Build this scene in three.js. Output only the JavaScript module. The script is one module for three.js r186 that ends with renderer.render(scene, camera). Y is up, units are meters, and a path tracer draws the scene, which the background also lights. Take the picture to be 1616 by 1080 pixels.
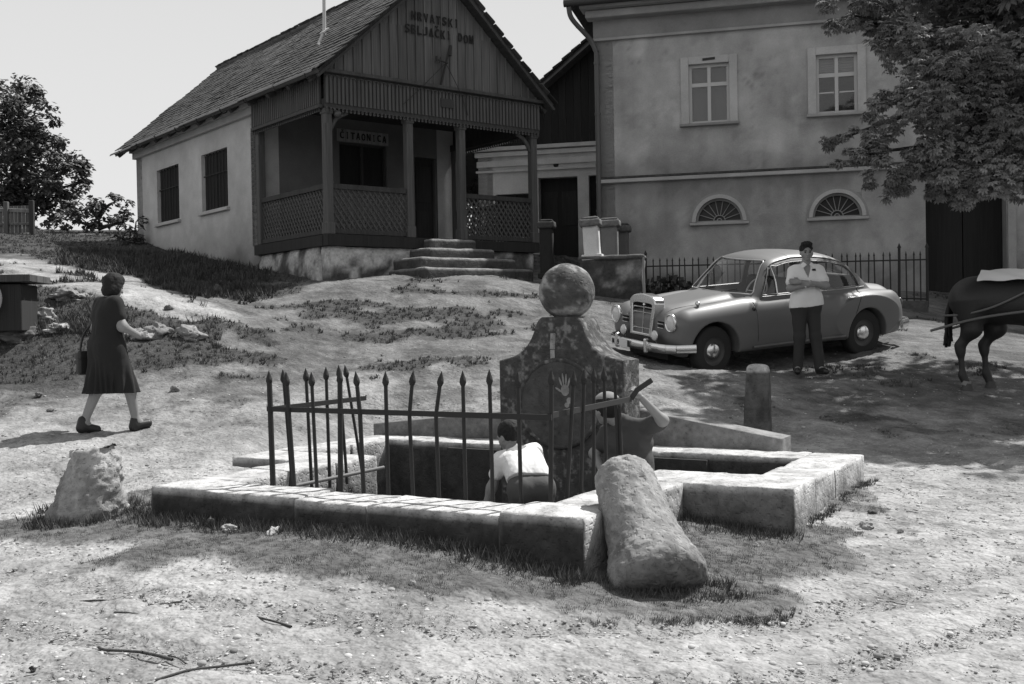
import * as THREE from 'three';
import { mergeGeometries, mergeVertices, toCreasedNormals } from 'three/addons/utils/BufferGeometryUtils.js';
import { RoundedBoxGeometry } from 'three/addons/geometries/RoundedBoxGeometry.js';
import { TextGeometry } from 'three/addons/geometries/TextGeometry.js';
import { FontLoader } from 'three/addons/loaders/FontLoader.js';

// ------------------------------------------------------------------ camera, sky, sun, exposure
const scene = new THREE.Scene();
const camera = new THREE.PerspectiveCamera(35.25, 1024 / 684, 0.1, 3000);
camera.rotation.order = 'YXZ';
camera.position.set(0, 1.55, 0);
camera.rotation.set(-0.0147, 0, -0.018);
camera.updateMatrixWorld();
const SUN = new THREE.Vector3(0.45, 0.835, -0.32).normalize();
const EXPOSURE = 1.22, SUN_POWER = 5.0;
{ // bright hazy horizon, deeper zenith, a wide glow round the sun
  const W = 256, H = 128, d = new Float32Array(W * H * 4), v = new THREE.Vector3();
  for (let j = 0; j < H; j++) for (let i = 0; i < W; i++) {
    const el = ((j + 0.5) / H - 0.5) * Math.PI, az = ((i + 0.5) / W - 0.5) * 2 * Math.PI;
    v.set(Math.cos(az) * Math.cos(el), Math.sin(el), Math.sin(az) * Math.cos(el));
    const c = v.dot(SUN), e = Math.max(0, el) * 57.3;
    const L = el < 0 ? 0.3 : 0.26 + 0.40 * Math.exp(-Math.pow(e / 42, 2)) + 0.06 * Math.pow(Math.max(0, c), 6);
    const k = (j * W + i) * 4; d[k] = d[k + 1] = d[k + 2] = L; d[k + 3] = 1;
  }
  const t = new THREE.DataTexture(d, W, H, THREE.RGBAFormat, THREE.FloatType);
  t.mapping = THREE.EquirectangularReflectionMapping; t.magFilter = t.minFilter = THREE.LinearFilter; t.needsUpdate = true;
  scene.background = t; scene.environment = t;
}
const sun = new THREE.DirectionalLight(new THREE.Color(1, 0.99, 0.975), SUN_POWER);
sun.position.set(SUN.x * 60, SUN.y * 60, SUN.z * 60 - 14); sun.target.position.set(0, 0, -14);
sun.castShadow = true; sun.shadow.mapSize.set(4096, 4096); sun.shadow.radius = 1.2;
Object.assign(sun.shadow.camera, { left: -26, right: 26, top: 26, bottom: -26, near: 1, far: 140 });
scene.add(sun, sun.target);
const renderer = new THREE.WebGLRenderer({ antialias: true });
renderer.setSize(1024, 684);
renderer.shadowMap.enabled = true;
renderer.toneMapping = THREE.LinearToneMapping;
renderer.toneMappingExposure = EXPOSURE;

// ------------------------------------------------------------------ helpers
const V = (x, y, z) => new THREE.Vector3(x, y, z);
const lerp = (a, b, t) => a + (b - a) * t, clamp = (x, a = 0, b = 1) => Math.min(b, Math.max(a, x));
const sstep = (a, b, x) => { const t = clamp((x - a) / (b - a)); return t * t * (3 - 2 * t); };
function rng(seed) { let a = seed >>> 0; return () => { a = (a + 0x6D2B79F5) | 0; let t = Math.imul(a ^ (a >>> 15), 1 | a); t = (t + Math.imul(t ^ (t >>> 7), 61 | t)) ^ t; return ((t ^ (t >>> 14)) >>> 0) / 4294967296; }; }
function hash3(x, y, z) { let h = Math.imul(x, 374761393) ^ Math.imul(y, 668265263) ^ Math.imul(z, 2147483647 - 19); h = Math.imul(h ^ (h >>> 13), 1274126177); return ((h ^ (h >>> 16)) >>> 0) / 4294967296; }
function noise3(x, y, z, per = 0) { // value noise 0..1, optionally periodic in x and y
  const xi = Math.floor(x), yi = Math.floor(y), zi = Math.floor(z), fx = x - xi, fy = y - yi, fz = z - zi;
  const u = fx * fx * (3 - 2 * fx), v = fy * fy * (3 - 2 * fy), w = fz * fz * (3 - 2 * fz);
  const m = per ? (n => ((n % per) + per) % per) : (n => n);
  const a = m(xi), b = m(xi + 1), c = m(yi), d = m(yi + 1);
  return lerp(lerp(lerp(hash3(a, c, zi), hash3(b, c, zi), u), lerp(hash3(a, d, zi), hash3(b, d, zi), u), v),
    lerp(lerp(hash3(a, c, zi + 1), hash3(b, c, zi + 1), u), lerp(hash3(a, d, zi + 1), hash3(b, d, zi + 1), u), v), w);
}
function fbm(x, y, z = 0, oct = 4, per = 0) { let s = 0, a = 0.5, t = 0; for (let i = 0; i < oct; i++) { s += a * noise3(x, y, z + i * 17, per); t += a; a *= 0.5; x *= 2; y *= 2; z *= 2; per *= 2; } return s / t; }
const at = (px, py, D) => V((px - 808) / 1700 * D, -(py - 540) / 1700 * D, -D).applyQuaternion(camera.quaternion).add(camera.position); // a place at a distance
const used = {};
function numbered(n) { const k = used[n] = (used[n] ?? -1) + 1; return k ? n + '_' + String(k).padStart(3, '0') : n; }
function tag(o, label, category, group) { o.userData.label = label; if (category) o.userData.category = category; if (group) o.userData.group = group; return o; }
function base(name, x = 0, y = 0, z = 0, turn = 0) { const g = new THREE.Group(); g.name = numbered(name); g.position.set(x, y, z); g.rotation.y = turn; scene.add(g); return g; }
function triUV(g, s = 1) { // uv in metres from the dominant axis of every face
  g = g.index ? g.toNonIndexed() : g;
  const p = g.attributes.position, n = p.count, uv = new Float32Array(n * 2), a = V(), b = V(), c = V();
  for (let i = 0; i < n; i += 3) {
    a.fromBufferAttribute(p, i); b.fromBufferAttribute(p, i + 1).sub(a); c.fromBufferAttribute(p, i + 2).sub(a); b.cross(c);
    const X = Math.abs(b.x), Y = Math.abs(b.y), Z = Math.abs(b.z);
    for (let k = 0; k < 3; k++) { const x = p.getX(i + k), y = p.getY(i + k), z = p.getZ(i + k); const q = (i + k) * 2;
      if (Y >= X && Y >= Z) { uv[q] = x * s; uv[q + 1] = z * s; } else if (X >= Z) { uv[q] = z * s; uv[q + 1] = y * s; } else { uv[q] = x * s; uv[q + 1] = y * s; } }
  }
  g.setAttribute('uv', new THREE.BufferAttribute(uv, 2)); return g;
}
function clean(g) { g = g.index ? g.toNonIndexed() : g; for (const k of Object.keys(g.attributes)) if (!['position', 'normal', 'uv'].includes(k)) g.deleteAttribute(k); if (!g.attributes.normal) g.computeVertexNormals(); return g; }
function mesh(name, geo, mat, parent = scene, uv = 1) {
  const list = Array.isArray(geo) ? geo.map(clean) : null;
  let g = list ? (list.length > 1 ? mergeGeometries(list.map(q => { if (!q.attributes.uv) triUVset(q); return q; })) : list[0]) : geo;
  if (uv && !g.attributes.color) g = triUV(g, uv);
  const m = new THREE.Mesh(g, mat); m.name = parent === scene ? numbered(name) : name; m.castShadow = m.receiveShadow = true; parent.add(m); return m;
}
function triUVset(q) { q.setAttribute('uv', new THREE.BufferAttribute(new Float32Array(q.attributes.position.count * 2), 2)); }
function partNames(root) { const c = {}; const walk = (o) => { const seen = {}; for (const k of o.children) { const b = k.name.replace(/_\d{3}$/, ''); const n = seen[b] = (seen[b] ?? -1) + 1; k.name = n ? b + '_' + String(n).padStart(3, '0') : b; walk(k); } }; walk(root); return root; }
const T4 = (g, x, y, z, rx = 0, ry = 0, rz = 0) => { if (rx || ry || rz) g.applyMatrix4(new THREE.Matrix4().makeRotationFromEuler(new THREE.Euler(rx, ry, rz))); g.translate(x, y, z); return g; };
const box = (w, h, d, x = 0, y = 0, z = 0, rx = 0, ry = 0, rz = 0) => T4(new THREE.BoxGeometry(w, h, d), x, y, z, rx, ry, rz);
const rbox = (w, h, d, r, x = 0, y = 0, z = 0, rx = 0, ry = 0, rz = 0, s = 1) => T4(new RoundedBoxGeometry(w, h, d, s, Math.min(r, w / 2.01, h / 2.01, d / 2.01)), x, y, z, rx, ry, rz);
const cyl = (r0, r1, h, x, y, z, n = 16) => T4(new THREE.CylinderGeometry(r1, r0, h, n), x, y + h / 2, z);
function alignY(g, p, q) { const d = q.clone().sub(p), L = d.length(); const m = new THREE.Matrix4().compose(p.clone().add(q).multiplyScalar(0.5), new THREE.Quaternion().setFromUnitVectors(V(0, 1, 0), d.divideScalar(L)), V(1, 1, 1)); return g.applyMatrix4(m); }
const bar = (p, q, r, r2 = r, n = 8) => alignY(new THREE.CylinderGeometry(r2, r, p.distanceTo(q), n), p, q);
const beam = (p, q, w, d) => alignY(new THREE.BoxGeometry(w, p.distanceTo(q), d), p, q);
const tube = (pts, r, n = 24, m = 6, closed = false) => new THREE.TubeGeometry(new THREE.CatmullRomCurve3(pts, closed), n, r, m, closed);
function jitter(g, amp, freq, seed = 0) { // rough stone: vertices moved along their normals
  g = mergeVertices(g.deleteAttribute('uv').deleteAttribute('normal')); g.computeVertexNormals();
  const p = g.attributes.position, n = g.attributes.normal;
  for (let i = 0; i < p.count; i++) { const x = p.getX(i), y = p.getY(i), z = p.getZ(i); const k = (fbm(x * freq + seed, y * freq + 7, z * freq + seed * 3, 4) - 0.5) * 2 * amp; p.setXYZ(i, x + n.getX(i) * k, y + n.getY(i) * k, z + n.getZ(i) * k); }
  g.computeVertexNormals(); return g;
}
function subbox(w, h, d, cell, r = 0.02) { // a finely divided block with softened edges, for rough stones
  const g = new THREE.BoxGeometry(w, h, d, Math.max(2, Math.round(w / cell)), Math.max(2, Math.round(h / cell)), Math.max(2, Math.round(d / cell))), p = g.attributes.position;
  for (let i = 0; i < p.count; i++) { const v = V(p.getX(i), p.getY(i), p.getZ(i)), q = v.clone().clamp(V(-w / 2 + r, -h / 2 + r, -d / 2 + r), V(w / 2 - r, h / 2 - r, d / 2 - r)), e = v.clone().sub(q); if (e.length() > r) { e.setLength(r); v.copy(q).add(e); p.setXYZ(i, v.x, v.y, v.z); } }
  return g;
}
// surface nets: meshes an implicit function
function sdfGeo(f, lo, hi, cell) {
  const nx = Math.ceil((hi[0] - lo[0]) / cell) + 2, ny = Math.ceil((hi[1] - lo[1]) / cell) + 2, nz = Math.ceil((hi[2] - lo[2]) / cell) + 2;
  const val = new Float32Array(nx * ny * nz), id = new Int32Array(nx * ny * nz).fill(-1), pos = [], nor = [], idx = [];
  const I = (i, j, k) => i + nx * (j + ny * k);
  for (let k = 0; k < nz; k++) for (let j = 0; j < ny; j++) for (let i = 0; i < nx; i++) val[I(i, j, k)] = f(lo[0] + i * cell, lo[1] + j * cell, lo[2] + k * cell);
  const C = [[0, 0, 0], [1, 0, 0], [0, 1, 0], [1, 1, 0], [0, 0, 1], [1, 0, 1], [0, 1, 1], [1, 1, 1]], E = [[0, 1], [2, 3], [4, 5], [6, 7], [0, 2], [1, 3], [4, 6], [5, 7], [0, 4], [1, 5], [2, 6], [3, 7]], e = cell * 0.4, v = new Float64Array(8);
  for (let k = 0; k < nz - 1; k++) for (let j = 0; j < ny - 1; j++) for (let i = 0; i < nx - 1; i++) {
    let m = 0; for (let c = 0; c < 8; c++) { v[c] = val[I(i + C[c][0], j + C[c][1], k + C[c][2])]; if (v[c] < 0) m |= 1 << c; }
    if (m === 0 || m === 255) continue;
    let x = 0, y = 0, z = 0, n = 0;
    for (const [a, b] of E) { if ((v[a] < 0) === (v[b] < 0)) continue; const t = v[a] / (v[a] - v[b]); x += C[a][0] + t * (C[b][0] - C[a][0]); y += C[a][1] + t * (C[b][1] - C[a][1]); z += C[a][2] + t * (C[b][2] - C[a][2]); n++; }
    x = lo[0] + (i + x / n) * cell; y = lo[1] + (j + y / n) * cell; z = lo[2] + (k + z / n) * cell;
    const gx = f(x + e, y, z) - f(x - e, y, z), gy = f(x, y + e, z) - f(x, y - e, z), gz = f(x, y, z + e) - f(x, y, z - e), L = Math.hypot(gx, gy, gz) || 1;
    id[I(i, j, k)] = pos.length / 3; pos.push(x, y, z); nor.push(gx / L, gy / L, gz / L);
  }
  const quad = (a, b, c, d, flip) => { if (a < 0 || b < 0 || c < 0 || d < 0) return; flip ? idx.push(a, c, b, a, d, c) : idx.push(a, b, c, a, c, d); };
  for (let k = 1; k < nz - 1; k++) for (let j = 1; j < ny - 1; j++) for (let i = 1; i < nx - 1; i++) {
    const s = val[I(i, j, k)] < 0;
    if (s !== (val[I(i + 1, j, k)] < 0)) quad(id[I(i, j - 1, k - 1)], id[I(i, j, k - 1)], id[I(i, j, k)], id[I(i, j - 1, k)], !s);
    if (s !== (val[I(i, j + 1, k)] < 0)) quad(id[I(i - 1, j, k - 1)], id[I(i - 1, j, k)], id[I(i, j, k)], id[I(i, j, k - 1)], !s);
    if (s !== (val[I(i, j, k + 1)] < 0)) quad(id[I(i - 1, j - 1, k)], id[I(i, j - 1, k)], id[I(i, j, k)], id[I(i - 1, j, k)], !s);
  }
  const g = new THREE.BufferGeometry();
  g.setAttribute('position', new THREE.Float32BufferAttribute(pos, 3)); g.setAttribute('normal', new THREE.Float32BufferAttribute(nor, 3)); g.setIndex(idx); return g;
}
const smin = (a, b, k) => { const h = Math.max(k - Math.abs(a - b), 0) / k; return Math.min(a, b) - h * h * k * 0.25; };
const smax = (a, b, k) => -smin(-a, -b, k);
const cap = (a, b, r0, r1 = r0) => { const dx = b.x - a.x, dy = b.y - a.y, dz = b.z - a.z, L = dx * dx + dy * dy + dz * dz || 1e-9; const f = (x, y, z) => { const px = x - a.x, py = y - a.y, pz = z - a.z; let t = (px * dx + py * dy + pz * dz) / L; t = t < 0 ? 0 : t > 1 ? 1 : t; return Math.hypot(px - t * dx, py - t * dy, pz - t * dz) - (r0 + (r1 - r0) * t); };
  f.lo = [Math.min(a.x - r0, b.x - r1), Math.min(a.y - r0, b.y - r1), Math.min(a.z - r0, b.z - r1)]; f.hi = [Math.max(a.x + r0, b.x + r1), Math.max(a.y + r0, b.y + r1), Math.max(a.z + r0, b.z + r1)]; return f; };
const ell = (c, rx, ry, rz) => { const f = (x, y, z) => { const ax = (x - c.x) / rx, ay = (y - c.y) / ry, az = (z - c.z) / rz, k0 = Math.hypot(ax, ay, az), k1 = Math.hypot(ax / rx, ay / ry, az / rz); return k1 < 1e-9 ? -Math.min(rx, ry, rz) : k0 * (k0 - 1) / k1; }; f.lo = [c.x - rx, c.y - ry, c.z - rz]; f.hi = [c.x + rx, c.y + ry, c.z + rz]; return f; };
function blend(list, k) { const f = (x, y, z) => { let d = list[0](x, y, z); for (let i = 1; i < list.length; i++) d = smin(d, list[i](x, y, z), k); return d; };
  f.lo = [0, 1, 2].map(i => Math.min(...list.map(q => q.lo[i]))); f.hi = [0, 1, 2].map(i => Math.max(...list.map(q => q.hi[i]))); return f; }
function net(f, cell, lo = f.lo, hi = f.hi) { const m = cell * 2 + 0.012; return sdfGeo(f, lo.map(v => v - m), hi.map(v => v + m), cell); }

// ------------------------------------------------------------------ procedural textures and materials (black and white photograph: all greys)
const toS = v => { v = clamp(v); return Math.round(255 * (v <= 0.0031308 ? v * 12.92 : 1.055 * Math.pow(v, 1 / 2.4) - 0.055)); };
function tex(n, fn, srgb, metres, m = n) {
  const d = new Uint8Array(n * m * 4);
  for (let j = 0; j < m; j++) for (let i = 0; i < n; i++) { const v = fn((i + 0.5) / n, (j + 0.5) / m), b = srgb ? toS(v) : Math.round(255 * clamp(v)), k = (j * n + i) * 4; d[k] = d[k + 1] = d[k + 2] = b; d[k + 3] = 255; }
  const t = new THREE.DataTexture(d, n, m); t.wrapS = t.wrapT = THREE.RepeatWrapping; t.magFilter = THREE.LinearFilter; t.minFilter = THREE.LinearMipmapLinearFilter; t.generateMipmaps = true; t.anisotropy = 8;
  if (srgb) t.colorSpace = THREE.SRGBColorSpace; const r = Array.isArray(metres) ? metres : [metres, metres]; t.repeat.set(1 / r[0], 1 / r[1]); t.needsUpdate = true; return t;
}
const dirtH = (u, v) => 0.5 * fbm(u * 14, v * 14, 1, 6, 14) + 0.5 * fbm(u * 70, v * 70, 5, 3, 70);
const dirtMap = tex(1024, (u, v) => { const a = fbm(u * 8, v * 8, 31, 7, 8), g = fbm(u * 150, v * 150, 3, 2, 150), m = fbm(u * 40, v * 40, 23, 4, 40); return 0.34 + 0.5 * a + 0.4 * (m - 0.5) + 0.42 * (g - 0.5) + 0.17; }, true, 2.3);
const dirtBump = tex(1024, dirtH, false, 2.3);
const stoneMap = tex(1024, (u, v) => { const a = fbm(u * 6, v * 6, 3, 7, 6), b = fbm(u * 24, v * 24, 9, 4, 24), p = noise3(u * 120, v * 120, 2, 120); let c = 0.35 + 0.75 * a + (b - 0.5) * 0.5; if (p > 0.8) c -= (p - 0.8) * 1.6; return c; }, true, 0.9);
const stoneBump = tex(1024, (u, v) => { const a = fbm(u * 8, v * 8, 3, 6, 8), p = noise3(u * 60, v * 60, 12, 60); return 0.75 * a + 0.25 * (p > 0.35 ? 1 : p / 0.35); }, false, 0.9);
const plasterMap = tex(1024, (u, v) => { const a = fbm(u * 4, v * 4, 13, 7, 4), b = noise3(u * 200, v * 200, 4, 200), c = fbm(u * 16, v * 16, 29, 4, 16); return 0.66 + 0.34 * a + (b - 0.5) * 0.1 + (c - 0.5) * 0.22; }, true, 3.1);
const plasterBump = tex(512, (u, v) => 0.6 * fbm(u * 12, v * 12, 3, 5, 12) + 0.4 * noise3(u * 120, v * 120, 8, 120), false, 1.3);
const woodMap = tex(512, (u, v) => { const g = fbm(u * 60, v * 3 + 40, 2, 5), k = fbm(u * 9, v * 2, 6, 3); return 0.4 + 0.75 * g + (k - 0.5) * 0.5; }, true, [0.8, 2.0]);
const woodBump = tex(512, (u, v) => fbm(u * 80, v * 3, 2, 4), false, [0.8, 2.0]);
function M(v, rough = 0.9, o = {}) { return new THREE.MeshStandardMaterial({ color: new THREE.Color().setRGB(v, v, v), roughness: rough, ...o }); }
const stone = (v, b = 0.012, o = {}) => M(v, 0.92, { map: stoneMap, bumpMap: stoneBump, bumpScale: b, ...o });
const wood = (v, o = {}) => M(v, 0.85, { map: woodMap, bumpMap: woodBump, bumpScale: 0.004, ...o });
const plaster = (v, o = {}) => M(v, 0.95, { map: plasterMap, bumpMap: plasterBump, bumpScale: 0.004, ...o });
const stoneV = new THREE.MeshStandardMaterial({ vertexColors: true, map: stoneMap, bumpMap: stoneBump, bumpScale: 0.022, roughness: 0.93 });
const iron = M(0.03, 0.65, { metalness: 0.3 }), darkIron = M(0.02, 0.7), black = M(0.008, 0.8);
const chrome = M(0.72, 0.22, { metalness: 1 });
const glass = new THREE.MeshPhysicalMaterial({ color: 0xffffff, roughness: 0.04, transmission: 1, thickness: 0, ior: 1.5 });

// ------------------------------------------------------------------ the ground
const TP = []; // places where the height of the ground is known
const know = (px, py, D) => { const p = at(px, py, D); TP.push([p.x, p.z, p.y]); };
[[-7, 3, 0], [0, 3, 0], [7, 3, 0], [-7, -3, 0], [0, -3, 0], [7, -3, 0], [-12, 2, 0.2], [12, 2, 0.1], [-11, -8, 0.5], [11, -9, 0.5]].forEach(p => TP.push(p));
[[0, 1080, 4.75], [808, 1080, 4.7], [1616, 1080, 4.7], [130, 815, 8.2], [1040, 940, 5.95], [1616, 770, 8.3], [165, 680, 10.9], [20, 700, 10.3], [420, 690, 10.2], [345, 742, 9.3], [700, 655, 11.4], [1195, 680, 11.1],
 [1275, 586, 13.9], [1530, 617, 13.0], [1616, 640, 12.3], [1430, 640, 12.2], [1500, 500, 19.2], [1616, 530, 17.5], [1440, 515, 17.3], [1020, 466, 20.2], [1440, 478, 19.6], [930, 470, 19], [740, 452, 18.6], [850, 452, 19.2], [560, 448, 18.8], [330, 478, 17.5], [235, 400, 25], [400, 440, 20.5], [100, 410, 22], [60, 366, 30], [0, 362, 30], [180, 372, 29], [0, 415, 20],
 [0, 600, 13.3], [0, 540, 14.6], [250, 548, 14.1], [100, 460, 16.2], [240, 462, 16.6], [500, 560, 14.4], [500, 640, 11.9], [450, 472, 17.9], [700, 540, 15.1], [700, 482, 17.4], [950, 545, 14.8], [1000, 472, 18.6], [880, 405, 28], [1120, 595, 13.3]].forEach(a => know(...a));
const carFL = at(1120, 587, 14.2), carRL = at(1358, 555, 15.4);
{ const f = carFL.clone().sub(carRL).setY(0).normalize(), r = V(-f.z, 0, f.x); if (r.z > 0) r.negate(); for (const p of [carFL, carRL]) { TP.push([p.x, p.z, p.y]); TP.push([p.x + r.x * 1.43, p.z + r.z * 1.43, p.y + 0.17]); } }
[[-26, -40, 5], [0, -40, 4.6], [26, -40, 4], [20, -20, 2.2], [16, -12, 1], [-22, -22, 3.3], [-18, -14, 1.6], [9, -26, 2.6], [3, -25, 2.4], [-6, -30, 4.3], [-2, -26, 3.3]].forEach(p => TP.push(p));
// plan of the well: a along the front kerb, b backwards
const WO = [-2.61, -7.71], WU = [0.866, 0.5], WV = [0.5, -0.866];
const well = (a, b, y = 0) => V(WO[0] + WU[0] * a + WV[0] * b, y, WO[1] + WU[1] * a + WV[1] * b);
const wellAB = (x, z) => { const dx = x - WO[0], dz = z - WO[1]; return [dx * WU[0] + dz * WU[1], dx * WV[0] + dz * WV[1]]; };
for (const [a, b, y] of [[0.1, -0.12, 0.22], [1.2, -0.12, 0.24], [2.4, -0.12, 0.23], [3.3, -0.12, 0.2], [3.7, 1.4, 0.17], [4.2, 1.45, 0.17], [4.35, 2.6, 0.2], [4.35, 3.6, 0.23], [-0.2, 0.7, 0.24]]) { const p = well(a, b); TP.push([p.x, p.z, y]); }
const rbf = (() => { // multiquadric through the known places
  const n = TP.length, c2 = 2.2, ph = (a, b) => Math.sqrt((a[0] - b[0]) ** 2 + (a[1] - b[1]) ** 2 + c2), N = n + 3, A = [];
  for (let i = 0; i < n; i++) { const r = new Float64Array(N + 1); for (let j = 0; j < n; j++) r[j] = ph(TP[i], TP[j]) - (i === j ? 0.06 : 0); r[n] = 1; r[n + 1] = TP[i][0]; r[n + 2] = TP[i][1]; r[N] = TP[i][2]; A.push(r); }
  for (let k = 0; k < 3; k++) { const r = new Float64Array(N + 1); for (let j = 0; j < n; j++) r[j] = k === 0 ? 1 : TP[j][k - 1]; A.push(r); }
  for (let i = 0; i < N; i++) { let m = i; for (let r = i + 1; r < N; r++) if (Math.abs(A[r][i]) > Math.abs(A[m][i])) m = r; [A[i], A[m]] = [A[m], A[i]]; for (let r = i + 1; r < N; r++) { const q = A[r][i] / A[i][i]; if (q) for (let c = i; c <= N; c++) A[r][c] -= q * A[i][c]; } }
  const w = new Float64Array(N); for (let i = N - 1; i >= 0; i--) { let s = A[i][N]; for (let c = i + 1; c < N; c++) s -= A[i][c] * w[c]; w[i] = s / A[i][i]; }
  return (x, z) => { let s = w[n] + w[n + 1] * x + w[n + 2] * z; for (let i = 0; i < n; i++) s += w[i] * Math.sqrt((x - TP[i][0]) ** 2 + (z - TP[i][1]) ** 2 + c2); return s; };
})();
function ground(x, z) {
  const r = Math.hypot(x, z + 12), far = sstep(30, 60, r), q = far < 1 ? rbf(clamp(x, -40, 40), clamp(z, -55, 20)) : 0;
  let w = q; const [a, b] = wellAB(x, z); if (a > -3 && a < 7 && b > -2 && b < 6) { const d1 = Math.hypot(Math.max(0 - a, 0, a - 3.45), Math.max(0 - b, 0, b - 3.68)), d2 = Math.hypot(Math.max(-0.75 - a, 0, a - 4.2), Math.max(1.56 - b, 0, b - 3.7)); w = Math.min(q, 0.34 + 0.4 * Math.min(d1, d2)); }
  let h = lerp(w, 3.2 + 0.004 * Math.max(0, 60 - r), far);
  return h;
}
function gp(px, py) { // where a view ray first meets the ground
  const d = at(px, py, 1).sub(camera.position); let a = 3; for (let t = 3; t < 60; t += 0.1) { const p = camera.position.clone().addScaledVector(d, t); if (p.y < ground(p.x, p.z)) { let lo = a, hi = t; for (let i = 0; i < 20; i++) { const m = (lo + hi) / 2, q = camera.position.clone().addScaledVector(d, m); q.y < ground(q.x, q.z) ? hi = m : lo = m; } return camera.position.clone().addScaledVector(d, hi); } a = t; }
  return camera.position.clone().addScaledVector(d, 40);
}
const inWell = (x, z, m) => { const [a, b] = wellAB(x, z); return (a > m && a < 3.45 - m && b > m && b < 3.68 - m) || (a > -0.75 + m && a < 4.2 - m && b > 1.56 + m && b < 3.68 - m); };
// how grassy the ground is, from patches with a place and a size
const patches = [];
const patch = (px, py, rx, rz, s, ang = 0) => { if (py > 780) { rz *= 1.5; rx *= 1.1; } const p = gp(px, py); patches.push([p.x, p.z, rx, rz, s, Math.cos(ang), Math.sin(ang)]); };
[[300, 838, 0.8, 0.2, 0.9], [450, 852, 0.9, 0.24, 0.95], [620, 868, 0.9, 0.28, 1], [780, 890, 0.8, 0.3, 1], [890, 905, 0.6, 0.34, 1], [1000, 940, 0.55, 0.3, 0.95], [1130, 945, 0.45, 0.26, 0.9], [1180, 880, 0.6, 0.3, 0.9], [1100, 850, 0.5, 0.25, 1], [1250, 845, 0.4, 0.15, 0.8], [1330, 790, 0.25, 0.3, 0.55],
 [130, 830, 0.65, 0.3, 1], [80, 850, 0.3, 0.14, 0.7], [250, 890, 0.55, 0.16, 0.5], [210, 795, 0.2, 0.25, 0.8], [440, 890, 0.35, 0.14, 0.6], [340, 872, 0.5, 0.15, 0.5], [560, 930, 0.7, 0.12, 0.35], [720, 960, 0.6, 0.13, 0.35], [640, 905, 0.6, 0.14, 0.6], [1290, 930, 0.4, 0.14, 0.35], [1220, 960, 0.5, 0.14, 0.35], [300, 930, 0.5, 0.12, 0.3], [180, 985, 0.4, 0.06, 0.35], [460, 975, 0.4, 0.08, 0.28], [860, 1000, 0.5, 0.06, 0.25], [1480, 1010, 0.5, 0.06, 0.2],
 [60, 565, 2.4, 0.9, 1], [40, 600, 1.3, 0.5, 0.9], [250, 560, 1.6, 0.5, 0.9], [120, 500, 2.2, 0.8, 0.8], [230, 490, 0.9, 0.9, 0.75], [290, 520, 1.0, 0.5, 0.8], [330, 600, 1.3, 0.35, 0.45], [60, 470, 1.6, 0.7, 0.8], [80, 440, 1.6, 0.4, 0.6], [60, 385, 6, 3.2, 0.9], [150, 400, 4, 2, 0.8], [280, 430, 2.6, 2.4, 1], [360, 465, 1.3, 0.8, 1],
 [520, 490, 1.2, 0.7, 0.6], [640, 500, 1.6, 0.6, 0.7], [740, 520, 1.2, 0.7, 0.6], [600, 530, 1.4, 0.5, 0.55], [450, 540, 1.0, 0.6, 0.4], [680, 580, 1.2, 0.3, 0.55], [760, 465, 1.5, 0.2, 0.7], [880, 500, 1.2, 0.4, 0.5], [560, 575, 1.2, 0.4, 0.35], [830, 560, 0.7, 0.5, 0.3], [1020, 480, 0.7, 0.4, 0.5], [1300, 660, 1.4, 0.3, 0.45], [1450, 690, 1.5, 0.3, 0.4], [1150, 640, 0.6, 0.4, 0.4], [1500, 570, 1.2, 0.4, 0.3], [1230, 440, 6, 2.6, 0.7]].forEach(a => patch(...a));
const paths = [[[0, 412], [90, 424], [180, 438], [250, 468], [325, 492]], [[0, 425], [110, 445], [200, 462], [300, 495]]].map(l => l.map(a => gp(...a)));
const ruts = [[[0, 905], [300, 955], [700, 1000], [1100, 1000], [1400, 950], [1616, 890]], [[0, 985], [300, 1040], [700, 1085], [1200, 1080], [1616, 985]], [[1616, 745], [1450, 700], [1250, 640], [1100, 640], [960, 600], [880, 520], [860, 460]]].map(l => l.map(a => gp(...a)));
function segd(x, z, p, q) { const dx = q.x - p.x, dz = q.z - p.z, t = clamp(((x - p.x) * dx + (z - p.z) * dz) / (dx * dx + dz * dz)); return Math.hypot(x - p.x - t * dx, z - p.z - t * dz); }
function grassiness(x, z) {
  let s = 0; for (const [px, pz, rx, rz, k, c, sn] of patches) { const dx = x - px, dz = z - pz, d = (dx / rx) ** 2 + (dz / rz) ** 2; if (d < 2.2) s = Math.max(s, k * (1 - sstep(0.25, 2.1, d))); }
  let pd = 9; for (const l of paths) for (let i = 0; i + 1 < l.length; i++) pd = Math.min(pd, segd(x, z, l[i], l[i + 1])); s *= sstep(0.2, 0.6, pd);
  const far = sstep(26, 34, Math.hypot(x, z)); s = Math.max(s, far * 0.9);
  const n = fbm(x * 2.3 + 9, z * 2.3, 4, 5), n2 = fbm(x * 0.7, z * 0.7 + 3, 8, 3);
  return clamp(sstep(0.36, 0.62, s * 0.86 + (n - 0.5) * 0.95 + 0.0) * (s > 0.02 ? 1 : 0) * 1.0 + 0.75 * sstep(0.56, 0.72, n * 0.6 + n2 * 0.4) * (Math.hypot(x, z) > 11 ? 0.8 : 0.3));
}
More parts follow.
